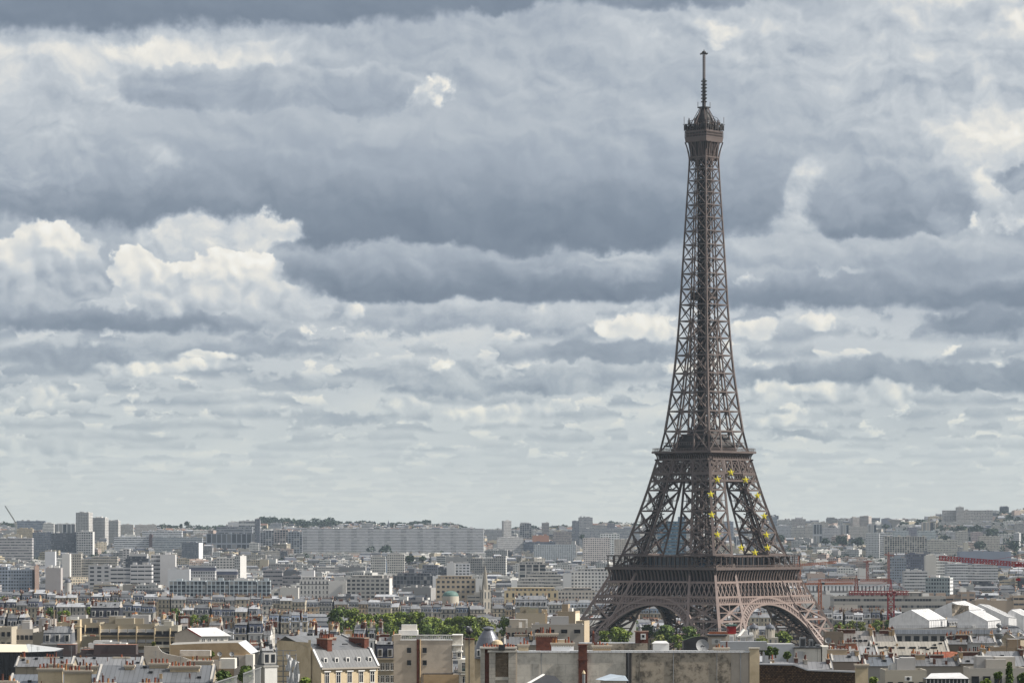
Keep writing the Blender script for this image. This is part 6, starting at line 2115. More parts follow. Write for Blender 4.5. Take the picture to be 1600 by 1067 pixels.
    house('lower cream flats with a pale glazed veranda right of the cream stair tower', 126, 163, 997, 1010, (.46, .42, .33), seed=65, pbot=1014, boxes=0, roofcol=(0.348, 0.362, 0.362), **G)
    house('cream flats with loggias and white blinds in the left middle foreground', 157, 242, 978, 1000, CF, seed=66, balc=True, pbot=1022, wins=(6, 4, 2.2, 1.5, 3.0, 'blind', .9), boxes=4, **G)
    house('pale cream end flats left of the white shed roof', 242, 278, 981, 990, (.56, .52, .43), seed=67, balc=True, pbot=1005, wins=(3, 3, 1.6, 1.3, 3.0, 'dark', .9), boxes=2, **G)
    house('pinkish white penthouse cluster left of the cream flats', 52, 90, 982, 1030, (.58, .53, .48), seed=68, pbot=994, wins=(5, 2, .8, 1.0, 3.0, 'dark', .9), boxes=4, **G)
    house('blank olive grey wall house below the pinkish white penthouses', 51, 87, 991.5, 980, (.27, .245, .20), seed=69, pbot=1006, boxes=1, **G)
    house('pale beige block at the left edge above the cream sheet roof', -8, 18, 983, 1000, (.56, .50, .40), seed=70, pbot=1000, wins=(3, 2, .8, 1.2, 3.0, 'dark', .8), boxes=0, **G)
    house('white block with upright pipes at left above the cream sheet roof', 17, 52, 986, 1010, (.6, .56, .5), seed=71, pbot=1003, wins=(5, 2, .8, 1.2, 3.0, 'dark', 1.2), boxes=5, **G)
    house('low white row of dark openings below the cream flats', 125, 200, 1016, 930, (.52, .48, .42), seed=72, pbot=1028, wins=(8, 1, 1.3, 1.1, 3.0, 'dark', .5), boxes=6, **G)
    house('white house with a domed vent and hooded dormers at left centre', 66, 112, 1007, 900, (.48, .45, .42), seed=73, roof='mansard', D=9, roofcol=(0.139, 0.146, 0.161), pbot=1018)
    house('pale walled house with a rounded dark roof below the poplar', 140, 187, 966, 1180, (.60, .53, .46), seed=74, roof='mansard', D=12, roofcol=(0.0279, 0.0314, 0.0418), pbot=976, chim=1)
    # white shed roof
    l = Local(315, 950, 'grey gabled shed with a brilliant white sheet roof', 'shed', 'shed')
    m = MB()
    xa, xr, xb = l.x(273), l.x(293), l.x(312)
    e = l.x(355) - l.x(312)
    ze, zr = l.z(993), l.z(981)
    dpt = 7.0
    m.face([(xa, 0, -4), (xb, 0, -4), (xb, 0, ze), (xr, 0, zr), (xa, 0, l.z(989))], 'wall_grey')
    m.face([(xb, 0, -4), (xb + e, 3, -4), (xb + e, 3, ze), (xb, 0, ze)], 'wall_white')
    m.face([(xa, 0, -4), (xa, 0, l.z(989)), (xa + e, 9, l.z(989)), (xa + e, 9, -4)], 'wall_grey')
    m.build('wall', l.o)
    m = MB()
    m.face([(xb + .5, -.35, ze - .1), (xb + e + 1, 2.8, ze - .1), (xr + e * .98, 5.5, zr + .12), (xr, -.3, zr + .05)], 'white_sheet'); m.face([(xr, -.3, zr + .05), (xr + e * .98, 5.5, zr + .12), (xa + e, 9, l.z(989)), (xa - .3, -.3, l.z(989.4))], 'zinc', (.25, .25, .25))
    m.face([(xb + .5, -.37, ze - .4), (xb + .5, -.37, ze - .1), (xr, -.32, zr + .05), (xr, -.32, zr - .3)], 'crane_red')
    m.build('roof', l.o)
    for i in range(4): window(l.o, xb + e * (i + .6) / 4.6, 3 * (i + .6) / 4.6 - .03, ze - 2.2, .9, 1.4, 'casement', rz=math.atan2(3, e))
    reserve(l.o, 273, 358, 980, 1008, 950)
    l = Local(330, 870, 'long olive beige blank parapet wall with a sloping right end', 'parapet_wall_house', 'house')
    m = MB()
    m.face([(l.x(266), 0, -4), (l.x(392), 0, -4), (l.x(392), 0, l.z(1021)), (l.x(378), 0, l.z(1009)), (l.x(372), 0, l.z(1003.5)), (l.x(320), 0, l.z(1004.5)), (l.x(266), 0, l.z(1007))], 'wall_ochre')
    m.face([(l.x(372), 0, l.z(1003.5)), (l.x(378), 0, l.z(1009)), (l.x(392), 0, l.z(1021)), (l.x(400), 9, l.z(1019)), (l.x(380), 9, l.z(1001))], 'zinc', (.55, .57, .6))
    m.face([(l.x(266), 0, l.z(1007)), (l.x(320), 0, l.z(1004.5)), (l.x(372), 0, l.z(1003.5)), (l.x(380), 9, l.z(1001)), (l.x(266), 9, l.z(1005))], 'roof_flat', (.3, .29, .27))
    m.build('wall', l.o)
    m = MB(); l.box(m, 384, 396, 1022, None, -1, 5, 'wall_white'); l.box(m, 366, 384, 1023, None, -.5, 5, 'wall_grey'); m.build('side_wall', l.o)
    m = MB(); l.box(m, 369, 373, 1026, 1040, -.55, -.48, 'glass_dark'); m.build('door', l.o)
    reserve(l.o, 266, 396, 1002, 1042, 870)
    house('zinc-sloped house right of the olive parapet wall', 380, 428, 1018, 900, (.40, .38, .34), seed=75, roof='gable', D=16, rot=-30, roofcol=(0.181, 0.196, 0.216), pbot=1030)
    l = Local(285, 800, 'grey roof terrace with a curved parapet sweeping down to the right', 'terrace_house', 'house')
    m = MB()
    pts = [(225, 1009), (247, 1009), (249, 1013), (253, 1017.5), (259, 1020.5), (268, 1022.5), (285, 1026), (300, 1031), (324, 1030)]
    for (a, za), (b, zb) in zip(pts, pts[1:]):
        m.face([(l.x(a), 0, -4), (l.x(b), 0, -4), (l.x(b), 0, l.z(zb)), (l.x(a), 0, l.z(za))], 'wall_grey')
        m.face([(l.x(a), 0, l.z(za)), (l.x(b), 0, l.z(zb)), (l.x(b), .5, l.z(zb)), (l.x(a), .5, l.z(za))], 'white_paint')
    m.face([(l.x(225), .5, -4), (l.x(225), 0, -4), (l.x(225), 0, l.z(1009)), (l.x(225), .5, l.z(1009))], 'wall_grey')
    m.box(l.x(225), l.x(324), .5, 9, -4, l.z(1031.5), 'wall_grey', top='roof_flat', topcol=(.42, .41, .40)); m.build('wall', l.o)
    m = MB(); l.box(m, 324, 343.5, 1031.5, 1044, -.5, 6, 'wall_grey', top='roof_flat', topcol=(.12, .11, .1)); l.box(m, 343.5, 367, 1028.5, 1044, -.2, 6, 'wall_white', bottom=True); m.build('balcony_box', l.o)
    m = MB(); l.box(m, 277, 325, 1017, 1026, 6, 9, 'wall_grey', top='roof_flat', topcol=(.4, .4, .4)); m.build('upper_wall', l.o)
    reserve(l.o, 225, 368, 1008, 1045, 800)
    dish(343, 1021.5, 835, .6, 'small pale dish on the roof terrace, left of a pair', .3, 1.0)
    dish(362, 1021.5, 835, .6, 'small pale dish on the roof terrace, right of a pair', .3, 1.0)
    # zinc roofs with stone chimneys along the bottom left
    for (a, b, t, Y, sd, lab, rc, cs) in ((150, 330, 1066, 640, 81, 'wide standing-seam zinc roof house at the bottom left', (.145, .153, .165), ((190, 204, 1040, -1.5), (228, 258, 1037, -.8), (262, 308, 1041, -2.5), (286, 324, 1034, 3))),
                                          (10, 150, 1080, 645, 82, 'house with two corniced stone chimneys at the bottom left corner', (.15, .166, .19), ((56, 94, 1044, -4), (98, 140, 1047, -5), (62, 100, 1040, 5), (104, 142, 1043, 5))),
                                          (24, 112, 1041, 760, 83, 'pale zinc roof house behind the corniced chimneys', (.19, .195, .205), ((27, 34, 1027, 0), (66, 86, 1027, 0))),
                                          (112, 220, 1041, 770, 84, 'pale zinc roof house behind the standing-seam roof', (.22, .225, .235), ((114, 132, 1029, 0), (174, 198, 1027, 0)))):
        o, L_, D_, H_ = house(lab, a, b, t, Y, (.42, .36, .27), seed=sd, roof='gable', D=15 if Y < 700 else 10, roofcol=rc, chim=0)
        l = Local.__new__(Local); l.Y = Y; l.o = o; l.X, l.g = o.location.x, o.location.z; l.k = Y / F
        rfp = [c for c in o.children if c.name.startswith('roof')][0]
        for (p0, p1, pt, yy) in cs:
            near_chimney(None, rr, l, p0, p1, pt, pt + 30, yy, 1.1 if p1 - p0 > 8 else 1.6, 'wall_cream' if Y < 700 else rr.choice(['wall_stained', 'brick_red']), parent=rfp)
    l = Local(10, 600, 'low brick chimney wall with dark pots at the bottom left corner', 'chimney_house', 'house')
    m = MB(); l.box(m, -20, 26, 1066, None, 0, 4, 'wall_stained'); m.build('wall', l.o); near_chimney(None, rr, l, -2, 24, 1063, 1075, .8, .9, 'brick_red', 'pot_dark')
    reserve(l.o, -5, 27, 1058, 1067, 600)
    l = Local(172, 575, 'row of red pots on a low stack at the bottom left', 'chimney_house', 'house')
    m = MB(); l.box(m, 135, 260, 1075, None, 0, 4, 'wall_stained'); m.build('wall', l.o)
    near_chimney(None, rr, l, 145, 178, 1066, 1080, .8, .9, 'brick_red', 'terracotta'); near_chimney(None, rr, l, 218, 250, 1066, 1080, .8, .9, 'brick_red', 'terracotta')
    reserve(l.o, 140, 255, 1060, 1067, 575)
    for px, pt, pb, Y, tx in ((111.5, 1008, 1030, 700, 'thin white pole standing left of the cream veranda'), (252, 1018, 1050, 690, 'thin aerial in front of the curved parapet'), (243, 1016, 1045, 700, 'second thin aerial in front of the curved parapet'),
                              (1446, 1014, 1035, 760, 'thin aerial in front of the long cream skylit roof'), (1410, 1018, 1060, 700, 'tall dark pole left of the long cream skylit roof'), (1590, 985, 1020, 800, 'thin aerial at the right edge above the tan wall')):
        aerial(px, pt, pb, Y, tx)
    # pale slatted balustrade at the bottom
    l = Local(378, 620, 'pale slatted roof balustrade stepping up to the right at the bottom', 'balustrade', 'balustrade')
    m = MB()
    for (a, b, t0, t1) in ((336, 371, 1066, 1055), (380, 408, 1052, 1042)):
        n = int((b - a) / 1.7)
        for i in range(n):
            p = a + (b - a) * i / n; t = t0 + (t1 - t0) * i / n
            l.box(m, p, p + 1.0, t + 1.2, 1080, 0, .15, 'white_paint')
        m.beam((l.x(a), .05, l.z(t0)), (l.x(b), .05, l.z(t1)), .3, .22, 'white_paint', caps=True)
    m.build('slats', l.o)
    m = MB(); l.box(m, 334, 410, 1080, None, -.2, 6, 'wall_grey'); m.build('wall', l.o)
    reserve(l.o, 334, 410, 1042, 1067, 620)

    # ---------- buildings in front of the arch, centre
    house('cream block with terrace planting left of the lattice tower foot', 806, 852, 961, 1150, (.56, .48, .36), seed=91, pbot=985, boxes=3, roofcol=(0.0836, 0.0978, 0.0558), **G)
    house('cream stair block with a lit right edge in front of the long cream terrace', 844, 858, 956, 1160, (.58, .46, .32), seed=92, pbot=975, boxes=0, **G)
    house('tall cream blank block left of the lattice tower left foot', 871, 907, 958, 1120, (.58, .46, .32), seed=93, pbot=990, boxes=2, rot=-8, endcol=(.62, .55, .42), **G)
    house('narrow cream block touching the lattice tower left foot', 900, 922, 973, 1080, (.55, .45, .32), seed=94, pbot=1002, boxes=0, rot=-12, **G)
    house('pale grey block with two dark windows in front of the cream blocks', 831, 912, 979, 980, (.46, .42, .37), seed=95, pbot=1005, wins=(4, 1, 1.6, 1.0, 3.0, 'dark', .8), boxes=1, **G)
    house('low beige row left of the pale grey two-windowed block', 790, 832, 984, 1000, (.46, .41, .34), seed=96, pbot=1010, wins=(5, 1, .8, 1.2, 3.0, 'dark', .8), boxes=4, **G)
    house('grey house with a slate roof below the terrace right of the church', 805, 855, 949, 1600, (.46, .45, .43), seed=97, roof='mansard', D=12, roofcol=(0.181, 0.188, 0.202), pbot=962)
    house('brick-chimneyed roof behind the blank party wall, left part', 788, 842, 1007, 800, (.38, .33, .27), seed=98, roof='gable', D=9, pbot=1016, chim=5)

    # ---------- right foreground
    l = Local(1260, 650, 'dark brown rubble garden wall along the bottom right of centre', 'rubble_wall', 'wall')
    m = MB(); pt = [(1187, 1037.5), (1240, 1038.5), (1262, 1047), (1345, 1050)]
    for (a, za), (b, zb) in zip(pt, pt[1:]):
        m.face([(l.x(a), 0, -4), (l.x(b), 0, -4), (l.x(b), 0, l.z(zb)), (l.x(a), 0, l.z(za))], 'wall_rubble', (1, 1, 1))
        m.face([(l.x(b), .8, -4), (l.x(a), .8, -4), (l.x(a), .8, l.z(za)), (l.x(b), .8, l.z(zb))], 'wall_rubble')
    m.build('wall', l.o)
    m = MB()
    for (a, za), (b, zb) in zip(pt, pt[1:]): m.beam((l.x(a), .4, l.z(za) + .1), (l.x(b), .4, l.z(zb) + .1), 1.3, .28, 'stone', (.40, .41, .43), caps=True)
    m.build('coping', l.o)
    reserve(l.o, 1187, 1345, 1036, 1067, 650)
    l = Local(1347, 630, 'tall plain beige chimney pillar at the bottom right of centre', 'chimney_house', 'house')
    m = MB(); l.box(m, 1337.5, 1356.5, 1040, None, 0, 1.6, 'wall_cream'); m.build('wall', l.o)
    near_chimney(None, rr, l, 1337.5, 1356.5, 1037, 1041, .8, 1.7, 'wall_cream', 'pot_dark')
    reserve(l.o, 1336, 1358, 1035, 1067, 630)
    l = Local(1255, 800, 'white roof terrace house with climbing plants and cooling boxes', 'terrace_house', 'house')
    m = MB(); l.box(m, 1196, 1242, 1006, None, 1, 10, 'paint', (.40, .42, .45), top='roof_flat', topcol=(.3, .3, .3)); m.build('rear_wall', l.o)
    m = MB(); l.box(m, 1242, 1283, 1012.5, None, 0, 9, 'wall_white', top='roof_flat', topcol=(.2, .22, .2)); l.box(m, 1284.5, 1300, 1009.5, None, -.4, 9, 'wall_white'); l.box(m, 1240, 1284, 1010.8, 1012.3, -.3, 9.2, 'dark_metal', bottom=True); m.build('wall', l.o)
    m = MB(); l.box(m, 1246, 1255, 1017, 1035, -.06, -.01, 'paint', (.45, .45, .45)); m.build('door', l.o)
    for (a, b, t) in ((1251, 1260.5, 995.5), (1266, 1272, 999), (1276, 1283, 1007)):
        m = MB(); l.box(m, a, b, t, 1011, 2, 4, 'grey_metal'); x0_, x1_ = l.x(a) + .2, l.x(b) - .2
        m.box(x0_, x1_, 1.93, 1.99, l.z(1009), l.z(t) - .4, 'dark_metal'); m.build('cooling_box', l.o)
    reserve(l.o, 1196, 1301, 994, 1042, 800)
    dish(1294, 1000, 805, .75, 'pale satellite dish on the white roof terrace house', -.2, 1.2)
    house('brown blank chimney wall house right of the white roof terrace', 1290, 1318, 991, 880, (.26, .21, .16), seed=101, roof='flat', D=6, pbot=1010, boxes=0, chim=0)
    o, L_, D_, H_ = house('steep shiny zinc mansard house with four skylights right of the lattice tower foot', 1313, 1368, 1009, 960, (.42, .40, .36), seed=102, roof='gable', D=20, roofcol=(0.209, 0.196, 0.184), pbot=1012, chim=3)
    for i in range(4):
        m = MB(); x = -L_ / 2 + L_ * (.3 + i * .15); y = -D_ / 2 + 3.2; zz = H_ + (y + D_ / 2) * .4
        m.box(x - .5, x + .5, y - .6, y + .6, zz + .02, zz + .45, 'glass_dark'); m.build('skylight', o)
    house('second shiny zinc roof with chimneys left of the row of dark windows', 1366, 1402, 1006, 980, (.40, .37, .33), seed=103, roof='gable', D=16, roofcol=(0.188, 0.178, 0.167), pbot=1010, chim=4)
    o, L_, D_, H_ = house('long low cream sheet roof with a row of skylights', 1364, 1484, 1023, 860, (.12, .13, .16), seed=104, roof='gable', D=16, roofcol=(0.335, 0.31, 0.265), pbot=1030, chim=0)
    for i in range(6):
        m = MB(); x = -L_ / 2 + L_ * (.12 + i * .14); y = -D_ / 4; zz = H_ + (y + D_ / 2) * .4
        m.box(x - .8, x + .8, y - .5, y + .5, zz + .02, zz + .4, 'dark_metal'); m.build('skylight', o)
    l = Local(1480, 800, 'small red tiled roof overgrown with plants in front of the long cream roof', 'tiled_roof_house', 'house')
    m = MB(); l.box(m, 1452, 1500, 1029, None, 0, 7, 'wall_white'); m.build('wall', l.o)
    m = MB(); m.face([(l.x(1450), -.6, l.z(1030)), (l.x(1478), -.6, l.z(1030)), (l.x(1490), 4, l.z(1018)), (l.x(1462), 4, l.z(1019))], 'terracotta'); m.face([(l.x(1478), -.6, l.z(1030)), (l.x(1502), 2, l.z(1019)), (l.x(1490), 4, l.z(1018))], 'terracotta_tile'); m.build('roof', l.o)
    reserve(l.o, 1450, 1502, 1017, 1032, 800)
    l = Local(1392, 740, 'blue grey glazed roof lantern house in front of the long cream roof', 'roof_lantern', 'roof lantern')
    m = MB(); q = [(l.x(1381), 0, l.z(1030)), (l.x(1394), 0, l.z(1046)), (l.x(1406), 2, l.z(1038)), (l.x(1392), 4, l.z(1024)), (l.x(1384), 4, l.z(1023))]
    m.face([q[0], q[1], q[2], q[3], q[4]], 'paint', (.30, .34, .40)); m.face([(l.x(1381), 0, -4), (l.x(1381), 0, l.z(1030)), (l.x(1384), 4, l.z(1023)), (l.x(1384), 4, -4)][::-1], 'paint', (.16, .19, .24)); m.face([(l.x(1381), 0, -4), (l.x(1394), 0, -4), q[1], q[0]], 'paint', (.17, .2, .25)); m.face([(l.x(1394), 0, -4), (l.x(1406), 2, -4), q[2], q[1]], 'wall_grey')
    m.build('roof', l.o)
    reserve(l.o, 1380, 1407, 1022, 1048, 740)
    for (a, b, t, Y, sd, lab, col, kw) in ((1300, 1345, 1033, 720, 111, 'low dark-potted zinc roof behind the beige chimney pillar', (.36, .30, .25), dict(roof='gable', D=9, chim=5)),
                                           (1352, 1400, 1040, 700, 112, 'blue grey zinc roof right of the beige chimney pillar', (.40, .38, .35), dict(roof='gable', D=9, chim=4, roofcol=(0.139, 0.156, 0.178))),
                                           (1300, 1372, 1022, 800, 113, 'white-roofed house with brick stacks left of the long cream roof', (.40, .33, .27), dict(roof='gable', D=9, chim=6, roofcol=(0.279, 0.279, 0.279))),
                                           (1400, 1500, 1040, 720, 114, 'cluttered low roof with black and red pots at right', (.44, .40, .34), dict(roof='gable', D=8, chim=6)),
                                           (1383, 1448, 1052, 640, 115, 'cream house with a wall-mounted cooling unit at the bottom right', (.56, .51, .42), dict(roof='flat', D=9, boxes=3, wins=(4, 1, .8, 1.2, 3.0, 'dark', 1.6))),
                                           (1515, 1604, 1049, 640, 116, 'white house front with planting at the bottom right corner', (.58, .54, .48), dict(roof='flat', D=9, boxes=4, wins=(5, 1, 1.2, 1.9, 3.0, 'dark', .9))),
                                           (1540, 1606, 1040, 700, 117, 'seamed pale zinc roof at the right edge', (.42, .40, .36), dict(roof='gable', D=14, chim=2, roofcol=(0.209, 0.212, 0.219))),
                                           (1500, 1552, 1036, 720, 118, 'house with a red brick stack and bright orange pots at right', (.46, .40, .32), dict(roof='gable', D=8, chim=4)),
                                           (1552, 1606, 1015, 800, 119, 'tan blank-walled house at the right edge', (.36, .27, .18), dict(roof='flat', D=8, boxes=1)),
                                           (1518, 1556, 1004, 860, 120, 'white house with tall dark windows below the white tents', (.58, .57, .54), dict(roof='gable', D=8, wins=(4, 2, .9, 2.0, 3.2), chim=2, roofcol=(0.209, 0.209, 0.219))),
                                           (1566, 1606, 997, 950, 121, 'cream gabled house at the right edge below the tents', (.55, .46, .34), dict(roof='gable', D=14, rot=28, chim=1)),
                                           (1480, 1520, 1006, 870, 122, 'brown chimney-walled house below the row of dark windows', (.32, .27, .21), dict(roof='gable', D=8, chim=5)),
                                           (1205, 1300, 1045, 690, 123, 'low pale roof behind the rubble garden wall', (.40, .38, .34), dict(roof='gable', D=7, chim=4, roofcol=(0.209, 0.209, 0.219)))):
        house(lab, a, b, t, Y, col, seed=sd, **kw)
    l = Local(1480, 610, 'small glass conservatory with a pale lean-to roof at the bottom right', 'conservatory', 'conservatory')
    m = MB(); l.box(m, 1447, 1513, 1060, None, 0, 5, 'glass_dark')
    for i in range(12): l.box(m, 1447 + i * 6, 1448 + i * 6, 1060, None, -.1, -.01, 'white_paint')
    m.build('glazing', l.o)
    m = MB(); m.face([(l.x(1445), -.3, l.z(1060)), (l.x(1515), -.3, l.z(1060)), (l.x(1506), 5, l.z(1052)), (l.x(1460), 5, l.z(1053))], 'white_sheet'); l.box(m, 1445, 1515, 1059.4, 1060.6, -.4, -.2, 'dark_metal', bottom=True); m.build('roof', l.o)
    reserve(l.o, 1445, 1515, 1052, 1067, 610)
    l = Local(1418, 638, 'white cooling unit on the cream house at the bottom right', 'cooling_unit', 'cooling unit')
    m = MB(); l.box(m, 1413, 1424, 1056, 1063, -1.1, -.4, 'white_paint', bottom=True); m.cyl((l.x(1418), -1.1, l.z(1059.5)), (l.x(1418), -1.16, l.z(1059.5)), .32, .32, 14, 'dark_metal'); m.build('casing', l.o)
    dish(1513, 1023, 790, .8, 'white satellite dish among brown stacks at right', .4, 1.2); dish(1562, 1005, 845, .6, 'grey satellite dish above the tan wall at right', -.4, 1.0); dish(1355, 1022, 790, .7, 'tilted grey satellite dish left of the long cream roof', .9, 1.0)
    # urn finial
    l = Local(1561, 900, 'grey metal urn finial standing in front of the white tents', 'urn_finial', 'finial')
    m = MB(); m.lathe([(.9, l.z(1004)), (.55, l.z(998)), (1.2, l.z(993)), (1.35, l.z(989.5)), (.5, l.z(988)), (.5, l.z(986)), (.75, l.z(984)), (.55, l.z(981)), (.3, l.z(980)), (.7, l.z(977.5)), (.75, l.z(975.5)), (.35, l.z(973)), (0, l.z(972.5))], 16, 'grey_metal'); m.build('urn', l.o, smooth_=True)
    m = MB(); l.box(m, 1554, 1568, 1004, None, -.8, 1.2, 'wall_grey'); m.build('pedestal', l.o)
    # hotel with the marquee tents on its roof
    o, L_, D_, H_ = house('long pale building with a row of dark balcony windows under white tents', 1398, 1562, 984, 1250, (.52, .50, .47), seed=131, roof='flat', D=16, pbot=1022, boxes=0, roofcol=(0.174, 0.181, 0.196), name='terrace_hotel', cat='building', wins=(12, 3, 1.9, 2.0, 3.5, 'dark', 2.2))
    m = MB(); m.box(-L_ / 2 - .3, L_ / 2 + .3, -D_ / 2 - .5, -D_ / 2 - .003, H_ - 1.4, H_ + .2, 'zinc', (.34, .36, .40), bottom=True); m.build('cornice', o)
    m = MB()
    for i in range(60):
        x = -L_ / 2 + L_ * i / 59; m.beam((x, -D_ / 2 + .3, H_ + .7), (x, -D_ / 2 + .3, H_ + 1.6), .05, mat='grey_metal')
    m.beam((-L_ / 2, -D_ / 2 + .3, H_ + 1.6), (L_ / 2, -D_ / 2 + .3, H_ + 1.6), .08, mat='grey_metal'); m.build('railing', o)
    m = MB(); m.box(-L_ / 2, L_ / 2, -D_ / 2 - .7, -D_ / 2 - .003, H_ - 4.95, H_ - 4.7, 'wall_white', bottom=True)
    for i in range(12):
        x = -L_ / 2 + L_ * (i + .5) / 12; m.box(x + .9, x + 1.5, -D_ / 2 - .65, -D_ / 2 - .1, H_ - 4.7, H_ - 4.1, 'white_paint')
    m.beam((-L_ / 2, -D_ / 2 - .65, H_ - 3.9), (L_ / 2, -D_ / 2 - .65, H_ - 3.9), .07, mat='dark_metal'); m.build('balcony', o)
    def tent(lab, p, pr, Yf, dpt, seed=0):
        """p = gable outline (px, py) from left foot over the ridge to the right foot; the ridge runs back and right"""
        l = Local(p[2][0], Yf, lab, 'marquee_tent', 'marquee tent', group='white marquee tents on the long pale building')
        dx = (pr[0] - p[2][0]) * l.k
        gable = [(l.x(a), 0, l.z(b)) for a, b in p]
        back = [(x + dx, dpt, z_ + (l.z(pr[1]) - l.z(p[2][1]))) for x, y, z_ in gable]
        m = MB(); m.face(gable, 'white_sheet'); m.build('gable_sheet', l.o); m = MB(); m.face(back[::-1], 'white_sheet'); m.build('gable_sheet', l.o)
        m = MB()
        for i in range(len(p) - 1):
            n = 8
            for j in range(n):
                t0, t1 = j / n, (j + 1) / n
                A_, B_ = np.array(gable[i]), np.array(gable[i + 1]); C_, D_2 = np.array(back[i]), np.array(back[i + 1])
                q = lambda a, b, t: tuple(a + (b - a) * t + np.array([0, -.12, .10]) * math.sin(math.pi * t * n * .5) * 0)
                m.face([q(B_, D_2, t0), q(A_, C_, t0), q(A_, C_, t1), q(B_, D_2, t1)][::-1], 'white_sheet')
            m.beam(gable[i], back[i], .2, mat='grey_metal')
            for j in range(1, n):
                t0 = j / n
                m.beam(tuple(np.array(gable[i]) * (1 - t0) + np.array(back[i]) * t0), tuple(np.array(gable[i + 1]) * (1 - t0) + np.array(back[i + 1]) * t0), .12, mat='grey_metal')
        m.build('roof_sheet', l.o)
        m = MB(); m.beam(gable[0], back[0], .15, mat='grey_metal')
        for t0 in (0, .33, .66, 1): m.beam(tuple(np.array(gable[-1]) * (1 - t0) + np.array(back[-1]) * t0), tuple(np.array(gable[-1]) * (1 - t0) + np.array(back[-1]) * t0 - np.array([0, 0, 3.0])), .15, mat='grey_metal')
        m.build('poles', l.o)
        reserve(l.o, p[0][0], pr[0] + 30, min(p[2][1], pr[1]), 985, Yf)
    tent('leftmost white marquee tent with a wide gable', [(1388, 983), (1390, 966), (1423, 952), (1452, 969), (1452, 980)], (1458, 951.5), 1252, 14)
    tent('tallest white marquee tent behind the leftmost one', [(1458, 962), (1460, 952), (1487, 940), (1520, 955), (1520, 968)], (1515, 939), 1275, 14)
    tent('white marquee tent with a rounded gable, third from left', [(1495, 980), (1497, 965), (1513, 953.5), (1544, 970), (1544, 981)], (1540, 953), 1253, 12)
    tent('long white marquee tent stretching behind to the right', [(1516, 962), (1518, 951), (1530, 943), (1576, 964), (1576, 976)], (1552, 945.5), 1290, 12)
    tent('white marquee tent at the right edge of the photo', [(1574, 968), (1575, 956), (1580, 952), (1600, 962), (1600, 985)], (1602, 951.5), 1300, 12)
    l = Local(1492, 1262, 'dark torn sheet hanging open under the tallest marquee tent', 'torn_sheet', 'sheet')
    m = MB()
    n = 6
    for i in range(n):
        for j in range(4):
            h = lambda a, b: (l.x(1487 + a * 4.4), -.8 + .5 * math.sin(a * 2 + b * 1.3), l.z(943 + a * .5 + b * (5 - a * .55)))
            m.face([h(i, j + 1), h(i + 1, j + 1), h(i + 1, j), h(i, j)], 'wall_stained')
    m.build('sheet', l.o, smooth_=True)
    # vent pipe and small roofs against the party wall at the very bottom
    l = Local(912, 640, 'steel flue pipe with a pale cone cap in front of the brick chimney breast', 'flue_pipe', 'flue')
    m = MB(); m.cyl((0, 0, -2), (0, 0, l.z(1053)), .28, .28, 12, 'grey_metal'); m.build('pipe', l.o)
    m = MB(); m.lathe([(.36, l.z(1052)), (.3, l.z(1050)), (.05, l.z(1046.5)), (0, l.z(1046.2))], 12, 'wall_cream'); m.build('cap', l.o)
    l = Local(955, 600, 'small shed with a pale blue metal roof against the party wall', 'shed', 'shed')
    m = MB(); l.box(m, 939, 979, 1063, None, 0, 5, 'wall_grey'); m.build('wall', l.o)
    m = MB(); m.face([(l.x(930), -.4, l.z(1060.5)), (l.x(945), -.4, l.z(1062.5)), (l.x(975), 3, l.z(1056)), (l.x(955), 5, l.z(1054))], 'zinc', (.36, .42, .48)); m.face([(l.x(945), -.4, l.z(1062.5)), (l.x(982), -.2, l.z(1063)), (l.x(978), 4, l.z(1056.5)), (l.x(975), 3, l.z(1056))], 'zinc', (.32, .37, .42)); m.build('roof', l.o)
    reserve(l.o, 930, 984, 1053, 1067, 600)
    l = Local(850, 560, 'dark pitched roof with white edging at the bottom centre', 'dark_roof_house', 'house')
    m = MB(); a, b, c_ = (l.x(820), 0, l.z(1070)), (l.x(848), 1, l.z(1055)), (l.x(885), 0, l.z(1072))
    m.face([a, c_, (l.x(868), 4, l.z(1057)), (l.x(850), 4, l.z(1054.5))], 'dark_metal'); m.face([a, (l.x(850), 4, l.z(1054.5)), (l.x(840), 8, l.z(1066))], 'dark_metal'); m.beam(a, (l.x(850), 4, l.z(1054.6)), .4, .2, 'white_paint'); m.build('roof', l.o)
    m = MB(); l.box(m, 825, 880, 1073, None, .5, 7, 'wall_grey'); m.build('wall', l.o)
    reserve(l.o, 820, 885, 1054, 1067, 560)


foreground()


# ------------------------------------------------------------------ cranes
def lattice(m, p, q, w, h, mat, n, t=.22):
    """open box girder from p to q"""
    p, q = Vector(p), Vector(q)
    d = (q - p).normalized()
    u = Vector((0, 0, 1)) if abs(d.z) < .9 else Vector((1, 0, 0))
    a = d.cross(u).normalized() * (w / 2)
    b = a.cross(d).normalized() * (h / 2)
    c = [lambda t_, s=s, r=r: p + (q - p) * t_ + a * s + b * r for s, r in ((-1, -1), (1, -1), (1, 1), (-1, 1))]
    for f in c: m.beam(f(0), f(1), t * 1.3, mat=mat)
    for i in range(n):
        for j in range(4):
            f, g = c[j], c[(j + 1) % 4]
            if i % 2: f, g = g, f
            m.beam(f(i / n), g((i + 1) / n), t, mat=mat)
            m.beam(f(i / n), g(i / n), t, mat=mat)


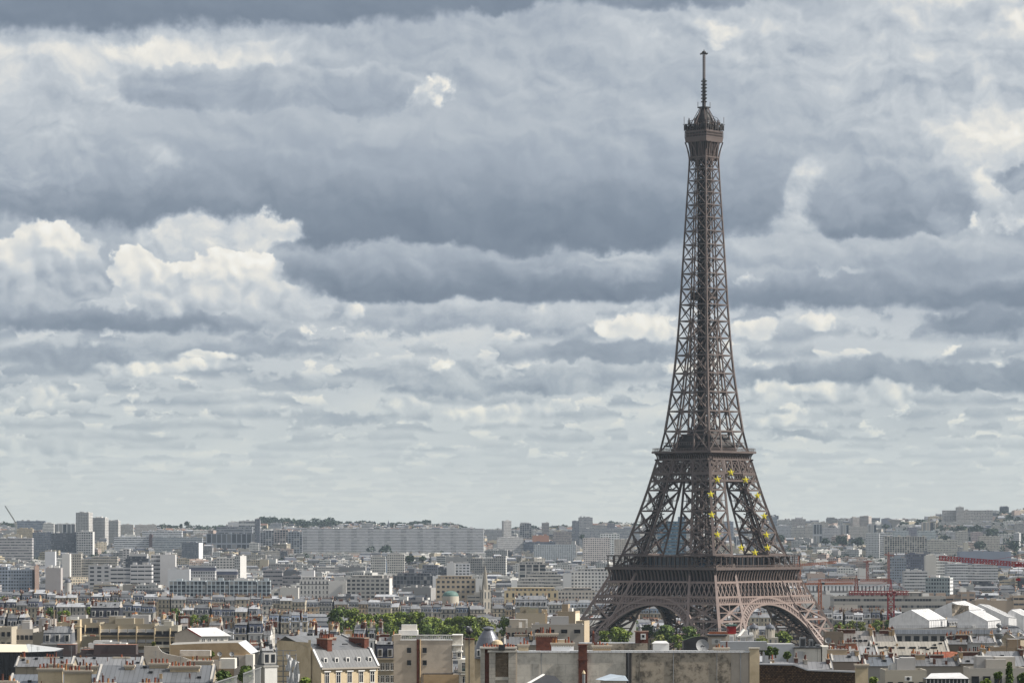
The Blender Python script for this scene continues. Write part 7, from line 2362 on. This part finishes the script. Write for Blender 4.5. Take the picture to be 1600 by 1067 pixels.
def crane(label, Y, mast_px, base_py, top_py, jib0, jib1, mat, apex=None, w=2.0, jh=1.6, group='tower cranes', counter=None, ydir=0.0, n=18, cab=True):
    X = wx(mast_px, Y)
    g = gz(X, Y)
    o = empty('tower_crane', (X, Y, g), label, 'crane', group)
    x = lambda p: wx(p, Y) - X
    z = lambda p: wz(p, Y) - g
    m = MB(); lattice(m, (0, 0, -1), (0, 0, z(top_py)), w, w, mat, max(8, int(z(top_py) / w)), .3); m.build('mast', o)
    m = MB(); lattice(m, (x(jib0[0]), -ydir, z(jib0[1])), (x(jib1[0]), ydir, z(jib1[1])), w * .8, jh, mat, n, .2); j = m.build('jib', o)
    if apex:
        m = MB()
        m.beam((-.8, 0, z(top_py)), (0, 0, z(apex)), .4, mat=mat); m.beam((.8, 0, z(top_py)), (0, 0, z(apex)), .4, mat=mat)
        for f in (.25, .6): m.beam((0, 0, z(apex)), (x(jib0[0]) * f * 1.2, -ydir * f, z(top_py) + .8), .12, mat=mat)
        m.beam((0, 0, z(apex)), (x(jib1[0]) * .9, ydir * .9, z(top_py) + .8), .12, mat=mat)
        m.build('apex_frame', o)
    if counter:
        m = MB(); c = x(counter[0]); m.box(c - 1.8, c + 1.8, -1.2, 1.2, z(counter[1]) - 2.6, z(counter[1]), 'stone', (.35, .33, .31), bottom=True); m.build('counterweight', o)
    if cab:
        m = MB(); m.box(.9, 2.7, -1, 1, z(top_py) - 1.5, z(top_py) + 1, 'white_paint', bottom=True); m.box(.95, 2.75, -1.05, -1.01, z(top_py) - .7, z(top_py) + .6, 'glass_dark', bottom=True); m.build('cab', o)
    PLACED.append((o, mast_px, (top_py + base_py) / 2))
    return o


def cranes():
    crane('bright red tower crane standing before the long glass-banded office', 1900, 1392, 970, 925, (1327, 926), (1420, 926), 'crane_red', 905, 3.4, 2.0, counter=(1417, 928), n=22)
    crane('huge dark red crane jib reaching in from the right edge', 1500, 1625, 985, 884, (1468, 871.5), (1650, 886), 'crane_red', 862, 2.4, 1.9, n=40, cab=False)
    m = MB(); 
    l = Local(1591, 1500, 'red crane hook block hanging under the jib at the right edge', 'crane_hook', 'hook')
    m.box(-1.4, 1.4, -.8, .8, l.z(884), l.z(880.5), 'crane_red', bottom=True); m.build('trolley', l.o)
    m = MB(); m.beam((0, 0, l.z(884)), (0, 0, l.z(903)), .12, mat='dark_metal'); m.box(-.9, .9, -.5, .5, l.z(907), l.z(903), 'crane_red', bottom=True); m.beam((0, 0, l.z(907)), (0, 0, l.z(912)), .3, mat='dark_metal'); m.build('hook', l.o)
    crane('orange crane with a level jib just right of the lattice tower gallery', 2050, 1248.5, 960, 882, (1236, 883.5), (1307, 878), 'crane_orange', 867, 1.6, 1.2, n=20, cab=False)
    crane('orange tower crane behind the lattice tower right leg', 2000, 1281, 968, 911, (1252, 912), (1334, 911), 'crane_orange', 906, 1.8, 0.9, n=22)
    crane('rust red crane with a long low jib in the right middle distance', 2600, 1338, 925, 905, (1279, 906), (1392, 906), 'crane_rust', 899, 2.0, 1.5, n=34)
    crane('dark red crane mast, left of two in the far right distance', 3300, 1355, 903, 878, (1349, 877), (1362, 877), 'crane_rust', 875, 1.9, 1.0, n=8, cab=False)
    crane('dark red crane mast, right of two in the far right distance', 3600, 1388.5, 897, 866, (1382, 866), (1397, 868), 'crane_rust', 862, 1.8, 1.0, n=8, cab=False)
    Y = 7000; X = wx(25, Y); g = gz(X, Y)
    o = empty('luffing_crane', (X, Y, g), 'pale slender crane jib leaning left on the far left skyline', 'crane', 'tower cranes')
    m = MB(); lattice(m, (0, 0, 0), (0, 0, wz(817, Y) - g), 3, 3, 'crane_yellow', 14, .5); m.build('mast', o)
    m = MB(); lattice(m, (0, 0, wz(817, Y) - g), (wx(8, Y) - X, 0, wz(790, Y) - g), 2.0, 2.0, 'crane_yellow', 18, .5); m.build('jib', o)
    PLACED.append((o, 18, 805))


cranes()


# ------------------------------------------------------------------ trees
def tree(px, ptop, wpx, Y, mat, label, base=None, group='broad green city trees', seed=0, shape='round', n=900, name='tree', leaf=None):
    rr = random.Random(seed or int(px * 31 + ptop))
    X = wx(px, Y)
    g = gz(X, Y)
    if base is not None: g = wz(base, Y)
    Ht = wz(ptop, Y) - g
    R = wpx * Y / F / 2
    o = empty(name, (X, Y, g), label, 'tree', group)
    m = MB()
    m.cyl((0, 0, -.5), (rr.uniform(-.3, .3), 0, Ht * .45), R * .10 + .12, R * .06 + .06, 7, 'bark')
    for i in range(5):
        t = rr.uniform(0, 6.28)
        m.cyl((0, 0, Ht * (.25 + .05 * i)), (R * .6 * math.cos(t), R * .6 * math.sin(t), Ht * (.5 + .07 * i)), R * .05 + .06, .05, 5, 'bark')
    m.build('trunk', o)
    m = MB()
    zc0 = Ht * (.22 if shape == 'round' else .06)
    blobs = []
    nb = 26 if shape == 'round' else 14
    for i in range(nb):
        if shape == 'round':
            t, f = rr.uniform(0, 6.28), math.sqrt(rr.random()) * .72
            zf = rr.random()
            rad = 1.0 - .75 * abs(zf - .42) ** 1.5 * 1.6
            blobs.append((R * f * math.cos(t) * rad, R * f * math.sin(t) * rad, zc0 + (Ht - zc0) * (.12 + .76 * zf), R * rr.uniform(.20, .38), rr.random()))
        else:
            zf = (i + .5) / nb
            w = (math.sin(math.pi * min(1, zf * 1.05 + .08)) ** .7) if shape == 'poplar' else (1 - zf) ** .8
            t = rr.uniform(0, 6.28)
            blobs.append((R * .45 * w * math.cos(t), R * .45 * w * math.sin(t), zc0 + (Ht - zc0) * zf * .97, R * w * .62 + .3, rr.random()))
    s0 = leaf or max(.28, R * .085)
    per = n // nb
    for (bx, by, bz, br, tone) in blobs:
        for i in range(per):
            while True:
                a = np.array([rr.uniform(-1, 1) for _ in range(3)])
                l2 = float(a @ a)
                if .12 < l2 <= 1: break
            a = a / math.sqrt(l2) * l2 ** .25
            p = np.array([bx, by, bz]) + a * np.array([br, br, br * .85])
            if p[2] > Ht: p[2] = Ht
            s = s0 * rr.uniform(.6, 1.5)
            u = np.array([rr.gauss(0, 1) for _ in range(3)]); u /= np.linalg.norm(u) + 1e-9
            nrm = a + .5 * np.array([rr.gauss(0, 1) for _ in range(3)])
            v = np.cross(nrm, u); v /= np.linalg.norm(v) + 1e-9
            u = np.cross(v, nrm); u /= np.linalg.norm(u) + 1e-9
            q = [tuple(p + s * (u * ca + v * cb)) for ca, cb in ((-1, -.5), (.2, -.8), (1.0, .1), (.1, .8))]
            c = min(1, max(0, .25 + .5 * tone + rr.gauss(0, .18)))
            m.face(q, mat, (c, c, c))
    m.build('crown', o)
    PLACED.append((o, px, ptop + 8))
    return o


def trees():
    G1 = 'row of broad green trees in the middle'
    spec = [(527, 948, 30, 'leaf_dark', 'dark green tree at the left end of the green row'), (549, 951, 30, 'leaf_green', 'second tree from the left in the green row'), (572, 955, 30, 'leaf_green', 'third tree from the left in the green row, low and bushy'),
            (590, 958, 26, 'leaf_green', 'fourth tree from the left in the green row'), (606, 959, 30, 'leaf_green', 'fifth tree from the left in the green row'), (627, 956, 34, 'leaf_green', 'broad bright sixth tree in the green row'),
            (651, 955, 40, 'leaf_green', 'tallest rounded tree in the middle of the green row'), (678, 964, 34, 'leaf_green', 'tree just right of the tallest one in the green row'), (700, 966, 30, 'leaf_green', 'low tree right of centre in the green row'),
            (716, 964, 28, 'leaf_green', 'fourth tree from the right end of the green row'), (733, 962, 28, 'leaf_green', 'feathery third tree from the right end of the green row'), (757, 965, 30, 'leaf_yellow', 'yellowish tree second from the right end of the green row'),
            (789, 963, 22, 'leaf_green', 'tree at the right end of the green row, beyond the church')]
    for i, (px, pt, w, mt, lab) in enumerate(spec):
        tree(px, pt - 1, w * 1.3, 1750 + (i % 3) * 40, mt, lab, base=1003, group=G1, n=2000)
    for i, (px, pt, w, mt, lab) in enumerate(((560, 972, 28, 'leaf_yellow', 'low lime bush in front of the green row, left'), (600, 972, 26, 'leaf_dark', 'low dark tree in front of the green row, left of centre'), (640, 975, 30, 'leaf_dark', 'low dark tree in front of the tallest green tree'),
                                              (668, 976, 30, 'leaf_dark', 'low shadowy tree in front of the green row, right of centre'), (705, 977, 32, 'leaf_green', 'low tree in front of the right half of the green row'), (738, 978, 26, 'leaf_green', 'low green tree in front of the yellowish tree'))):
        tree(px, pt, w * 1.25, 1660, mt, lab, base=1010, group=G1, n=1200)
    G2 = 'trees round the foot of the lattice tower'
    for (px, pt, w, mt, lab, Y) in ((968, 980, 46, 'leaf_green', 'broad bright tree at the foot of the left arch', 1560), (944, 984, 26, 'leaf_green', 'small tree beside the left foot of the lattice tower', 1570), (1010, 976, 34, 'leaf_dark', 'dark tree under the left arch', 1800),
                                    (1040, 977, 44, 'leaf_dark', 'wide dark tree under the left arch near the centre leg', 1640), (1078, 979, 40, 'leaf_dark', 'wide dark tree before the near leg of the lattice tower', 1630), (1031, 990, 26, 'leaf_yellow', 'small yellow green tree below the left arch', 1540),
                                    (1060, 990, 24, 'leaf_green', 'second small tree below the left arch, right of the yellow green one', 1540), (990, 968, 22, 'leaf_dark', 'dark distant tree seen low under the left arch', 2000), (1222, 985, 34, 'leaf_green', 'round tree at the right foot of the right arch', 1580),
                                    (1190, 993, 26, 'leaf_yellow', 'yellow green tree beneath the grey ball domes', 1520), (1262, 974, 22, 'leaf_dark', 'dark tree behind the right foot of the lattice tower', 1850)):
        tree(px, pt, w, Y, mt, lab, base=pt + 30, group=G2, n=1300)
    G3 = 'trees right of the lattice tower foot'
    for (px, pt, w, mt, lab) in ((1312, 971, 26, 'leaf_green', 'leftmost of the green trees right of the lattice tower foot'), (1330, 967, 24, 'leaf_yellow', 'tall yellow green tree right of the lattice tower foot'), (1346, 970, 20, 'leaf_yellow', 'yellowish tree third in the group right of the tower foot'),
                                 (1370, 968, 24, 'leaf_green', 'green tree left of the red crane base'), (1388, 966, 18, 'leaf_dark', 'dark tree at the red crane base')):
        tree(px, pt, w, 1700, mt, lab, base=pt + 28, group=G3, n=1100)
    G4 = 'scattered trees among the left roofs'
    tree(180, 937, 13, 1700, 'leaf_green', 'tall pointed poplar tree among the left roofs', base=968, group=G4, shape='poplar', n=900)
    for (px, pt, w, mt, lab, Y) in ((78, 949, 18, 'leaf_dark', 'round dark tree among roofs at far left', 1700), (100, 953, 30, 'leaf_green', 'low wide hedge-like tree left of the poplar', 1690), (140, 948, 14, 'leaf_green', 'small tree just left of the poplar', 1720), (275, 949, 26, 'leaf_dark', 'big round dark tree right of the poplar', 1650),
                                    (303, 958, 22, 'leaf_green', 'middle one of three round trees right of the poplar', 1640), (322, 958, 24, 'leaf_dark', 'darkest right-hand one of three round trees', 1640), (4, 930, 24, 'leaf_dark', 'dark tree cut by the left edge', 2100), (23, 932, 18, 'leaf_dark', 'dark tree near the left edge behind the roofs', 2100),
                                    (477, 1058, 20, 'leaf_green', 'green bush squeezed between the scaffold and the cream house', 700), (330, 1017, 9, 'leaf_green', 'small potted bush on the olive parapet terrace', 815), (240, 1003, 6, 'leaf_yellow', 'tiny yellow green balcony bush by the cream flats', 985)):
        tree(px, pt, w, Y, mt, lab, base=pt + w * 1.1, group=G4, n=900)
    G5 = 'shrubs in the right foreground'
    for (px, pt, w, mt, lab, Y, sh) in ((1577, 1034, 9, 'leaf_dark', 'dark narrow cypress at the bottom right', 630, 'cone'), (1560, 1050, 14, 'leaf_dark', 'bush left of the narrow cypress', 620, 'round'), (1596, 1052, 16, 'leaf_dark', 'bush at the bottom right corner', 620, 'round'),
                                        (1540, 1060, 18, 'leaf_green', 'low leafy bush beside the conservatory', 615, 'round'), (1190, 1004, 16, 'leaf_dark', 'dark shrub at the right end of the party wall', 720, 'round'), (1202, 1010, 16, 'leaf_dark', 'dark shrub left of the white roof terrace', 740, 'round'),
                                        (1212, 1012, 12, 'leaf_dark', 'climbing plant on the grey blue terrace wall, left', 790, 'round'), (1231, 1018, 14, 'leaf_dark', 'climbing plant on the grey blue terrace wall, right', 790, 'round'), (1364, 1057, 14, 'leaf_green', 'green shrub right of the beige chimney pillar', 640, 'round'),
                                        (350, 1046, 40, 'leaf_dark', 'dark hedge behind the slatted balustrade, left part', 640, 'round'), (385, 1040, 34, 'leaf_dark', 'dark hedge behind the slatted balustrade, right part', 660, 'round')):
        tree(px, pt, w, Y, mt, lab, base=pt + (34 if sh == 'cone' else w), group=G5, shape=sh, n=800)
    # distant trees one can still tell apart
    G6 = 'distant dark trees on the hills'
    for i, (px, pt, w, Y, lab) in enumerate(((615, 863, 20, 4600, 'dark clump-like tree below the middle of the long slab'), (640, 868, 22, 4600, 'second dark tree below the long slab, right of the first'), (660, 868, 16, 4650, 'third dark tree below the long slab'),
                                             (612.5, 818, 5, 8150, 'tiny round tree beside the ridge church spire'), (506, 816, 20, 8300, 'tree crown bulging on the ridge behind the long slab, left'), (472, 815, 22, 8350, 'broad ridge tree above the left end of the long slab'),
                                             (648, 823, 14, 7300, 'small round tree peeping over the long slab'), (708, 826, 16, 7300, 'small tree peeping over the right half of the long slab'), (910, 835, 12, 6400, 'dark round tree at the foot of the tall crowned tower'),
                                             (1316, 838, 26, 6300, 'wide dark tree mass left of the white hillside tower'), (1340, 840, 24, 6250, 'dark tree touching the white hillside tower'), (1290, 841, 18, 6350, 'dark tree below the ribbed twin towers'),
                                             (1220, 836, 22, 6500, 'dark trees below the flats right of the lattice tower'), (1384, 819, 14, 7500, 'dark tree beneath the flared water tower'), (1412, 815, 22, 7900, 'ridge tree right of the flared water tower'),
                                             (1440, 812, 26, 7950, 'broad ridge tree left of the hilltop block'), (1578, 804, 24, 7950, 'large dark tree right of the hilltop block'), (1558, 806, 6, 8000, 'tiny pointed tree right of the hilltop block'),
                                             (1525, 820, 26, 7100, 'dark tree below the hilltop annex'), (1500, 822, 24, 7100, 'dark tree on the slope below the hilltop block'), (1550, 826, 30, 6900, 'dark tree mass on the slope at far right'),
                                             (1585, 845, 30, 6000, 'dark tree below the lone white tower at right'), (1530, 846, 24, 6000, 'dark tree on the slope right of the low cream slab'), (1478, 836, 18, 6500, 'dark tree among cream flats on the right slope'),
                                             (283, 818, 6, 7600, 'narrow dark cypress on the left ridge'), (292, 814, 12, 7600, 'tall bare-topped dark tree on the left ridge'), (340, 824, 18, 7600, 'ridge tree left of the grey skyline complex'))):
        tree(px, pt, w, Y, 'leaf_far', lab, base=pt + max(9, w * .55), group=G6, n=420, leaf=max(1.0, w * Y / F * .06))


trees()
# ------------------------------------------------------------------ the rest of the city
ANCH = [('the three stepped towers', 150, 825), ('the dark glass slab', 100, 845), ("the long white slab's left end", 480, 850), ("the long white slab's middle", 613, 850), ("the long white slab's right end", 745, 850), ('the white office tower', 250, 888),
        ('the pale blue panelled row', 330, 917), ('the central white complex', 540, 915), ('the dark glass block', 645, 915), ('the many-windowed cream flats', 712, 918), ('the stone spire', 758, 905), ('the green copper dome', 704, 930), ('the slim brownish tower', 852, 830),
        ('the notched crown tower', 915, 825), ('the pink gridded flats', 931, 855), ('the broad white block', 920, 905), ('the long cream building', 830, 933), ('the blue glass tower', 1050, 840), ('the white hillside tower', 1365, 850), ('the ribbed cream slab', 1415, 850),
        ('the broad hilltop block', 1512, 808), ('the twin ribbed towers', 1298, 830), ('the flared water tower', 1398, 818), ('the red tower crane', 1392, 945), ('the red crane jib', 1530, 880), ('the dark red masts', 1370, 890), ('the white marquee tents', 1500, 965),
        ('the glass-banded office', 1400, 945), ('the poplar tree', 180, 950), ('the green tree row', 640, 970), ('the small grey dome', 106, 907), ('the round dark trees', 300, 960), ('the orange crane', 1275, 890), ('the tan panelled office', 1565, 940),
        ('the lone white edge tower', 1590, 845), ('the grey skyline complex', 365, 835), ('the white-ended gridded block', 300, 858), ('the white marquee shed', 315, 990), ('the cream stair tower', 117, 985), ('the blue grey edge flats', 20, 893)]


def place_words(px, py):
    ph, ax, ay = min(ANCH, key=lambda a: math.hypot(px - a[1], 1.8 * (py - a[2])))
    dx, dy = px - ax, (py - ay) * 1.6
    v = 'above' if dy < 0 else 'below'
    h = 'left' if dx < 0 else 'right'
    d = math.hypot(dx, dy)
    near = 'just ' if d < 28 else ('well ' if d > 75 else '')
    if abs(dx) > 2.2 * abs(dy): w = h + ' of'
    elif abs(dy) > 2.2 * abs(dx): w = v
    else: w = v + ' and ' + h + ' of'
    return near + w + ' ' + ph


ORD = ['first', 'second', 'third', 'fourth', 'fifth', 'sixth', 'seventh', 'eighth', 'ninth', 'tenth', 'eleventh', 'twelfth', 'thirteenth', 'fourteenth', 'fifteenth']


def city():
    rr = random.Random(2024)
    fills = []
    Y = 1080.0
    while Y < 8700:
        half = .195 * Y
        x = -half
        while x < half:
            run = rr.uniform(60, 190) if Y < 5200 else rr.uniform(50, 150)
            rot = rr.choice([0, 0, 0, 4, -5, 9, -10, 22, -25, 35])
            old_p = .95 if Y < 2400 else .62 if Y < 3600 else .42 if Y < 5200 else .22
            yj = rr.uniform(-.25, .25) * (26 + Y * .008)
            x1 = x + run
            while x < x1:
                old = rr.random() < old_p
                L = rr.uniform(13, 26) if old else rr.uniform(16, 44)
                if abs(rot) > 15: L *= .8
                yy = Y + yj + (x - x1 + run * .5) * math.tan(math.radians(rot)) * (1 if abs(rot) < 15 else .5)
                if old:
                    H = rr.uniform(13.5, 18.5); kind = 'old'; roof = rr.choice(['mansard'] * 5 + ['gable'])
                    ci = rr.choice([0, 0, 1, 3, 3, 4, 9]); D = rr.uniform(11, 14)
                elif Y > 5600 and rr.random() < .5:
                    H = rr.uniform(5, 10); kind = 'tower'; roof = rr.choice(['tile', 'tile', 'gable', 'flat']); ci = rr.choice([0, 2, 2, 5, 6]); D = rr.uniform(9, 12); L = min(L, 20)
                else:
                    H = rr.choice([rr.uniform(13, 20), rr.uniform(17, 27), rr.uniform(11, 15)]); kind = rr.choice(['grid', 'strip', 'tower', 'tower', 'grid', 'strip', 'blind']); roof = 'flat'
                    ci = rr.choice([2, 2, 2, 7, 7, 5, 3, 8, 6, 0]); D = rr.uniform(11, 17)
                fills.append([x + L / 2, yy, rot, L, D, H, kind, roof, ci, rr.randint(0, 10 ** 6)])
                x += L + (rr.choice([0.2, .2, .2, 5, 12]) if old else rr.uniform(1, 16))
            x += rr.uniform(4, 22)
        Y += 26 + Y * .0105
    PAL = [('cream', CREAM), ('warm cream', WARM), ('white', WHITE), ('grey stone', GREYST), ('tan', TAN), ('pale yellow', (.52, .45, .32)), ('pinkish', PINK), ('concrete grey', CONC), ('dark grey', (.13, .135, .15)), ('pale grey', (.47, .46, .45))]
    keep = []
    for f in fills:
        X, Yf, rot, L, D, H, kind, roof, ci, sd = f
        r = math.radians(rot)
        hx = (L * abs(math.cos(r)) + D * abs(math.sin(r))) / 2
        hy = (D * abs(math.cos(r)) + L * abs(math.sin(r))) / 2
        g = gz(X, Yf)
        Yn = Yf - hy
        if Yn < 1000: continue
        dist = math.hypot(X - TX, Yf - TY)
        if dist < 105 + hx: continue
        if 1480 < Yf < 1990 and TX - 190 < X < TX + 130: continue         # gardens round the tower
        if 1590 < Yf < 1900 and wx(505, Yf) < X < wx(805, Yf): continue      # the tree-lined place
        extra = {'mansard': 6.0, 'gable': D * .2 + 2, 'tile': D * .33 + 1.5, 'flat': 2.6}[roof]
        u0, u1 = 800 + F * (X - hx) / Yf, 800 + F * (X + hx) / Yf
        if u1 < -220 or u0 > 1820: continue
        ok = True
        for (a, b, t, bt, Yr) in RESERVED:
            if b < u0 + 1 or a > u1 - 1: continue
            if abs(Yr + 9 - Yf) < hy + 11: ok = False; break
            if Yr > Yf:
                top = HZ + (EYE - g - H - extra) * F / Yn
                if top < bt - 1.5 and bt < 1060:
                    Hn = EYE - g - extra - (bt - 1.5 - HZ) * Yn / F
                    if Hn < 6.5: ok = False; break
                    f[5] = H = Hn
        if not ok: continue
        # nothing of the filling stands above the real skyline
        top = HZ + (EYE - g - H - extra) * F / Yn
        if top < 826 and 1200 > (u0 + u1) / 2: 
            f[5] = H = max(5.0, EYE - g - extra - (827 - HZ) * Yn / F)
        f.append((u0, u1, HZ + (EYE - g - H - extra) * F / Yn, HZ + (EYE - g) * F / Yn, g))
        keep.append(f)
    # what shows: front to back on a coarse grid
    grid = np.zeros((320, 1600), dtype=bool)
    items = [(f[1], f[-1][:4], f) for f in keep] + [(r[4], (r[0], r[1], r[2], 1090), None) for r in RESERVED]
    items.sort(key=lambda q: q[0])
    seen = []
    for Yq, (a, b, t, bt), f in items:
        a, b = int(max(0, a)), int(min(1600, b))
        t, bt = int(max(0, (t - 780))), int(min(320, bt - 780))
        if b <= a or bt <= t: continue
        sub = grid[t:bt, a:b]
        n = int(sub.size - sub.sum())
        grid[t:bt, a:b] = True
        if f is not None:
            ys, xs = np.nonzero(~sub) if n and False else ((0,), (0,))
            seen.append((n, f))
    seen.sort(key=lambda q: -q[0])
    single = {'mansard_house': 175, 'apartment_building': 150, 'small_house': 60}
    rest = MB()
    labels = {}
    todo = []
    for n, f in seen:
        X, Yf, rot, L, D, H, kind, roof, ci, sd, (u0, u1, t, bt, g) = f
        r2 = random.Random(sd)
        cname, c = PAL[ci]
        c = shade(c, r2.uniform(.66, 1.0))
        own = 'mansard_house' if kind == 'old' else ('small_house' if H < 10.5 and roof != 'flat' else 'apartment_building')
        single_now = n >= 14 and single[own] > 0
        bay = {'old': 2.6, 'grid': 3.4, 'strip': 6.0, 'tower': 3.0, 'blind': 3.0}[kind]
        P = gen(L, D, H, kind, c, roof, r2, bay=bay, storey=3.1, detail=(1 if single_now or Yf < 2700 else 0), sidekind='blind' if r2.random() < .5 else None, chim=None if kind == 'old' else (1 if own == 'small_house' else 0))
        loc = (X, Yf, g)
        if single_now:
            single[own] -= 1
            todo.append((P, own, loc, rot, cname, kind, roof, L, H, (u0 + u1) / 2, t + min(6, (bt - t) * .3), u1 - u0))
        else:
            merge(rest, P, loc, math.radians(rot))
    # labels: look first, then place, then order from the left where those agree
    base = {}
    for q in todo:
        P, own, loc, rot, cname, kind, roof, L, H, px, py, w = q
        rf = {'mansard': 'mansard house', 'gable': 'zinc-roofed house' if own == 'mansard_house' else 'gabled house', 'tile': 'tiled house', 'flat': {'grid': 'gridded flats', 'strip': 'band-windowed block', 'tower': 'small-windowed flats', 'blind': 'blank-walled block', 'old': 'flats'}[kind]}[roof]
        sz = 'broad ' if L > 30 else 'narrow ' if L < 16 else ''
        if own == 'apartment_building': sz = ('tall ' if H > 21 else 'low ' if H < 13 else '') or sz
        txt = sz + cname + ' ' + rf + ', ' + place_words(px, py)
        base.setdefault(txt, []).append(q)
    for txt, qs in base.items():
        qs.sort(key=lambda q: q[9])
        for i, q in enumerate(qs):
            P, own, loc, rot = q[:4]
            lab = txt
            if len(qs) > 1: lab = '%s, %s from left' % (txt, ORD[min(i, 14)])
            w = lab.split()
            if len(w) > 16: lab = lab.replace('just ', '').replace('well ', '')
            install(P, own, loc, math.radians(rot), lab, {'mansard_house': 'house', 'small_house': 'house', 'apartment_building': 'apartment block'}[own],
                    {'mansard_house': 'mansard houses filling the old city', 'small_house': 'small houses on the far slopes', 'apartment_building': 'plain blocks filling the city'}[own])
    o = rest.build('distant_buildings')
    o['kind'] = 'stuff'
    o['label'] = 'mass of small far-off city buildings between the larger ones'
    print('fill', len(keep), 'single', len(todo), 'rest faces', len(rest.f))


city()


def woods():
    """far woods on the ridge and slopes, and greenery between the houses"""
    rr = random.Random(77)
    def clumps(name, label, spots, mat):
        m = MB()
        for (X, Yw, R, h) in spots:
            g = gz(X, Yw)
            for i in range(46):
                t, ph = rr.uniform(0, 6.283), math.acos(rr.uniform(-.2, 1))
                q = rr.uniform(.75, 1.05)
                p = np.array([X + R * q * math.sin(ph) * math.cos(t), Yw + R * q * math.sin(ph) * math.sin(t), g + h * .45 + h * .55 * q * math.cos(ph)])
                s = R * rr.uniform(.16, .34)
                u = np.array([rr.gauss(0, 1) for _ in range(3)]); v = np.array([rr.gauss(0, 1) for _ in range(3)])
                u /= np.linalg.norm(u); v -= u * (u @ v); v /= np.linalg.norm(v)
                c = min(1, max(0, rr.gauss(.4, .22)))
                m.face([tuple(p + s * (u * a + v * b)) for a, b in ((-1, -.6), (.3, -.8), (1, .2), (0, .9))], mat, (c, c, c))
        o = m.build(name)
        o['kind'] = 'stuff'
        o['label'] = label
    sp = []
    for (a, b, Ya, Yb, n, h) in ((405, 520, 8300, 8800, 75, 17), (520, 780, 8400, 8900, 70, 9), (1225, 1480, 8000, 8600, 90, 12), (1550, 1640, 7900, 8700, 60, 15), (230, 350, 8200, 8800, 40, 11), (770, 1000, 8400, 8900, 40, 9), (-10, 60, 8000, 8700, 24, 12)):
        for i in range(n):
            Yw = rr.uniform(Ya, Yb); px = rr.uniform(a, b)
            sp.append((wx(px, Yw), Yw, rr.uniform(6, 12), h * rr.uniform(.7, 1.25)))
    clumps('ridge_wood', 'dark unbroken wood along the far ridge', sp, 'leaf_far')
    sp = []
    for i in range(430):
        Yw = rr.uniform(4300, 8000); px = rr.choice([rr.uniform(-10, 1610), rr.uniform(1210, 1610), rr.uniform(1400, 1610)])
        if Yw < 5200 and not (560 < px < 700 or 1200 < px < 1400): continue
        X = wx(px, Yw)
        for k in range(rr.randint(1, 5)):
            sp.append((X + rr.uniform(-26, 26), Yw + rr.uniform(-14, 14), rr.uniform(4.5, 8.5), rr.uniform(10, 19)))
    clumps('slope_trees', 'scattered dark greenery between the far houses and flats', sp, 'leaf_far')
    sp = []
    for i in range(150):
        Yw = rr.uniform(1150, 3400); px = rr.uniform(-10, 1610)
        sp.append((wx(px, Yw), Yw, rr.uniform(2.5, 5), rr.uniform(9, 15)))
    clumps('street_greenery', 'bits of street greenery showing between the old roofs', sp, 'leaf_green')


woods()


# ------------------------------------------------------------------ air
def haze():
    m = bpy.data.materials.new('haze_air')
    m.use_nodes = True
    nt = m.node_tree
    nt.nodes.clear()
    out = nt.nodes.new('ShaderNodeOutputMaterial')
    v = nt.nodes.new('ShaderNodeVolumePrincipled')
    v.inputs['Color'].default_value = (0.68, 0.83, 1.0, 1)
    v.inputs['Density'].default_value = 2.4e-5
    v.inputs['Anisotropy'].default_value = 0.15
    nt.links.new(v.outputs[0], out.inputs['Volume'])
    MATS['haze_air'] = m
    b = MB()
    b.box(-3400, 3400, -700, 10400, -9.0, 327.0, 'haze_air', bottom=True)
    o = b.build('haze')
    o['kind'] = 'stuff'
    o['label'] = 'thin pale blue haze filling the air over the city'


haze()
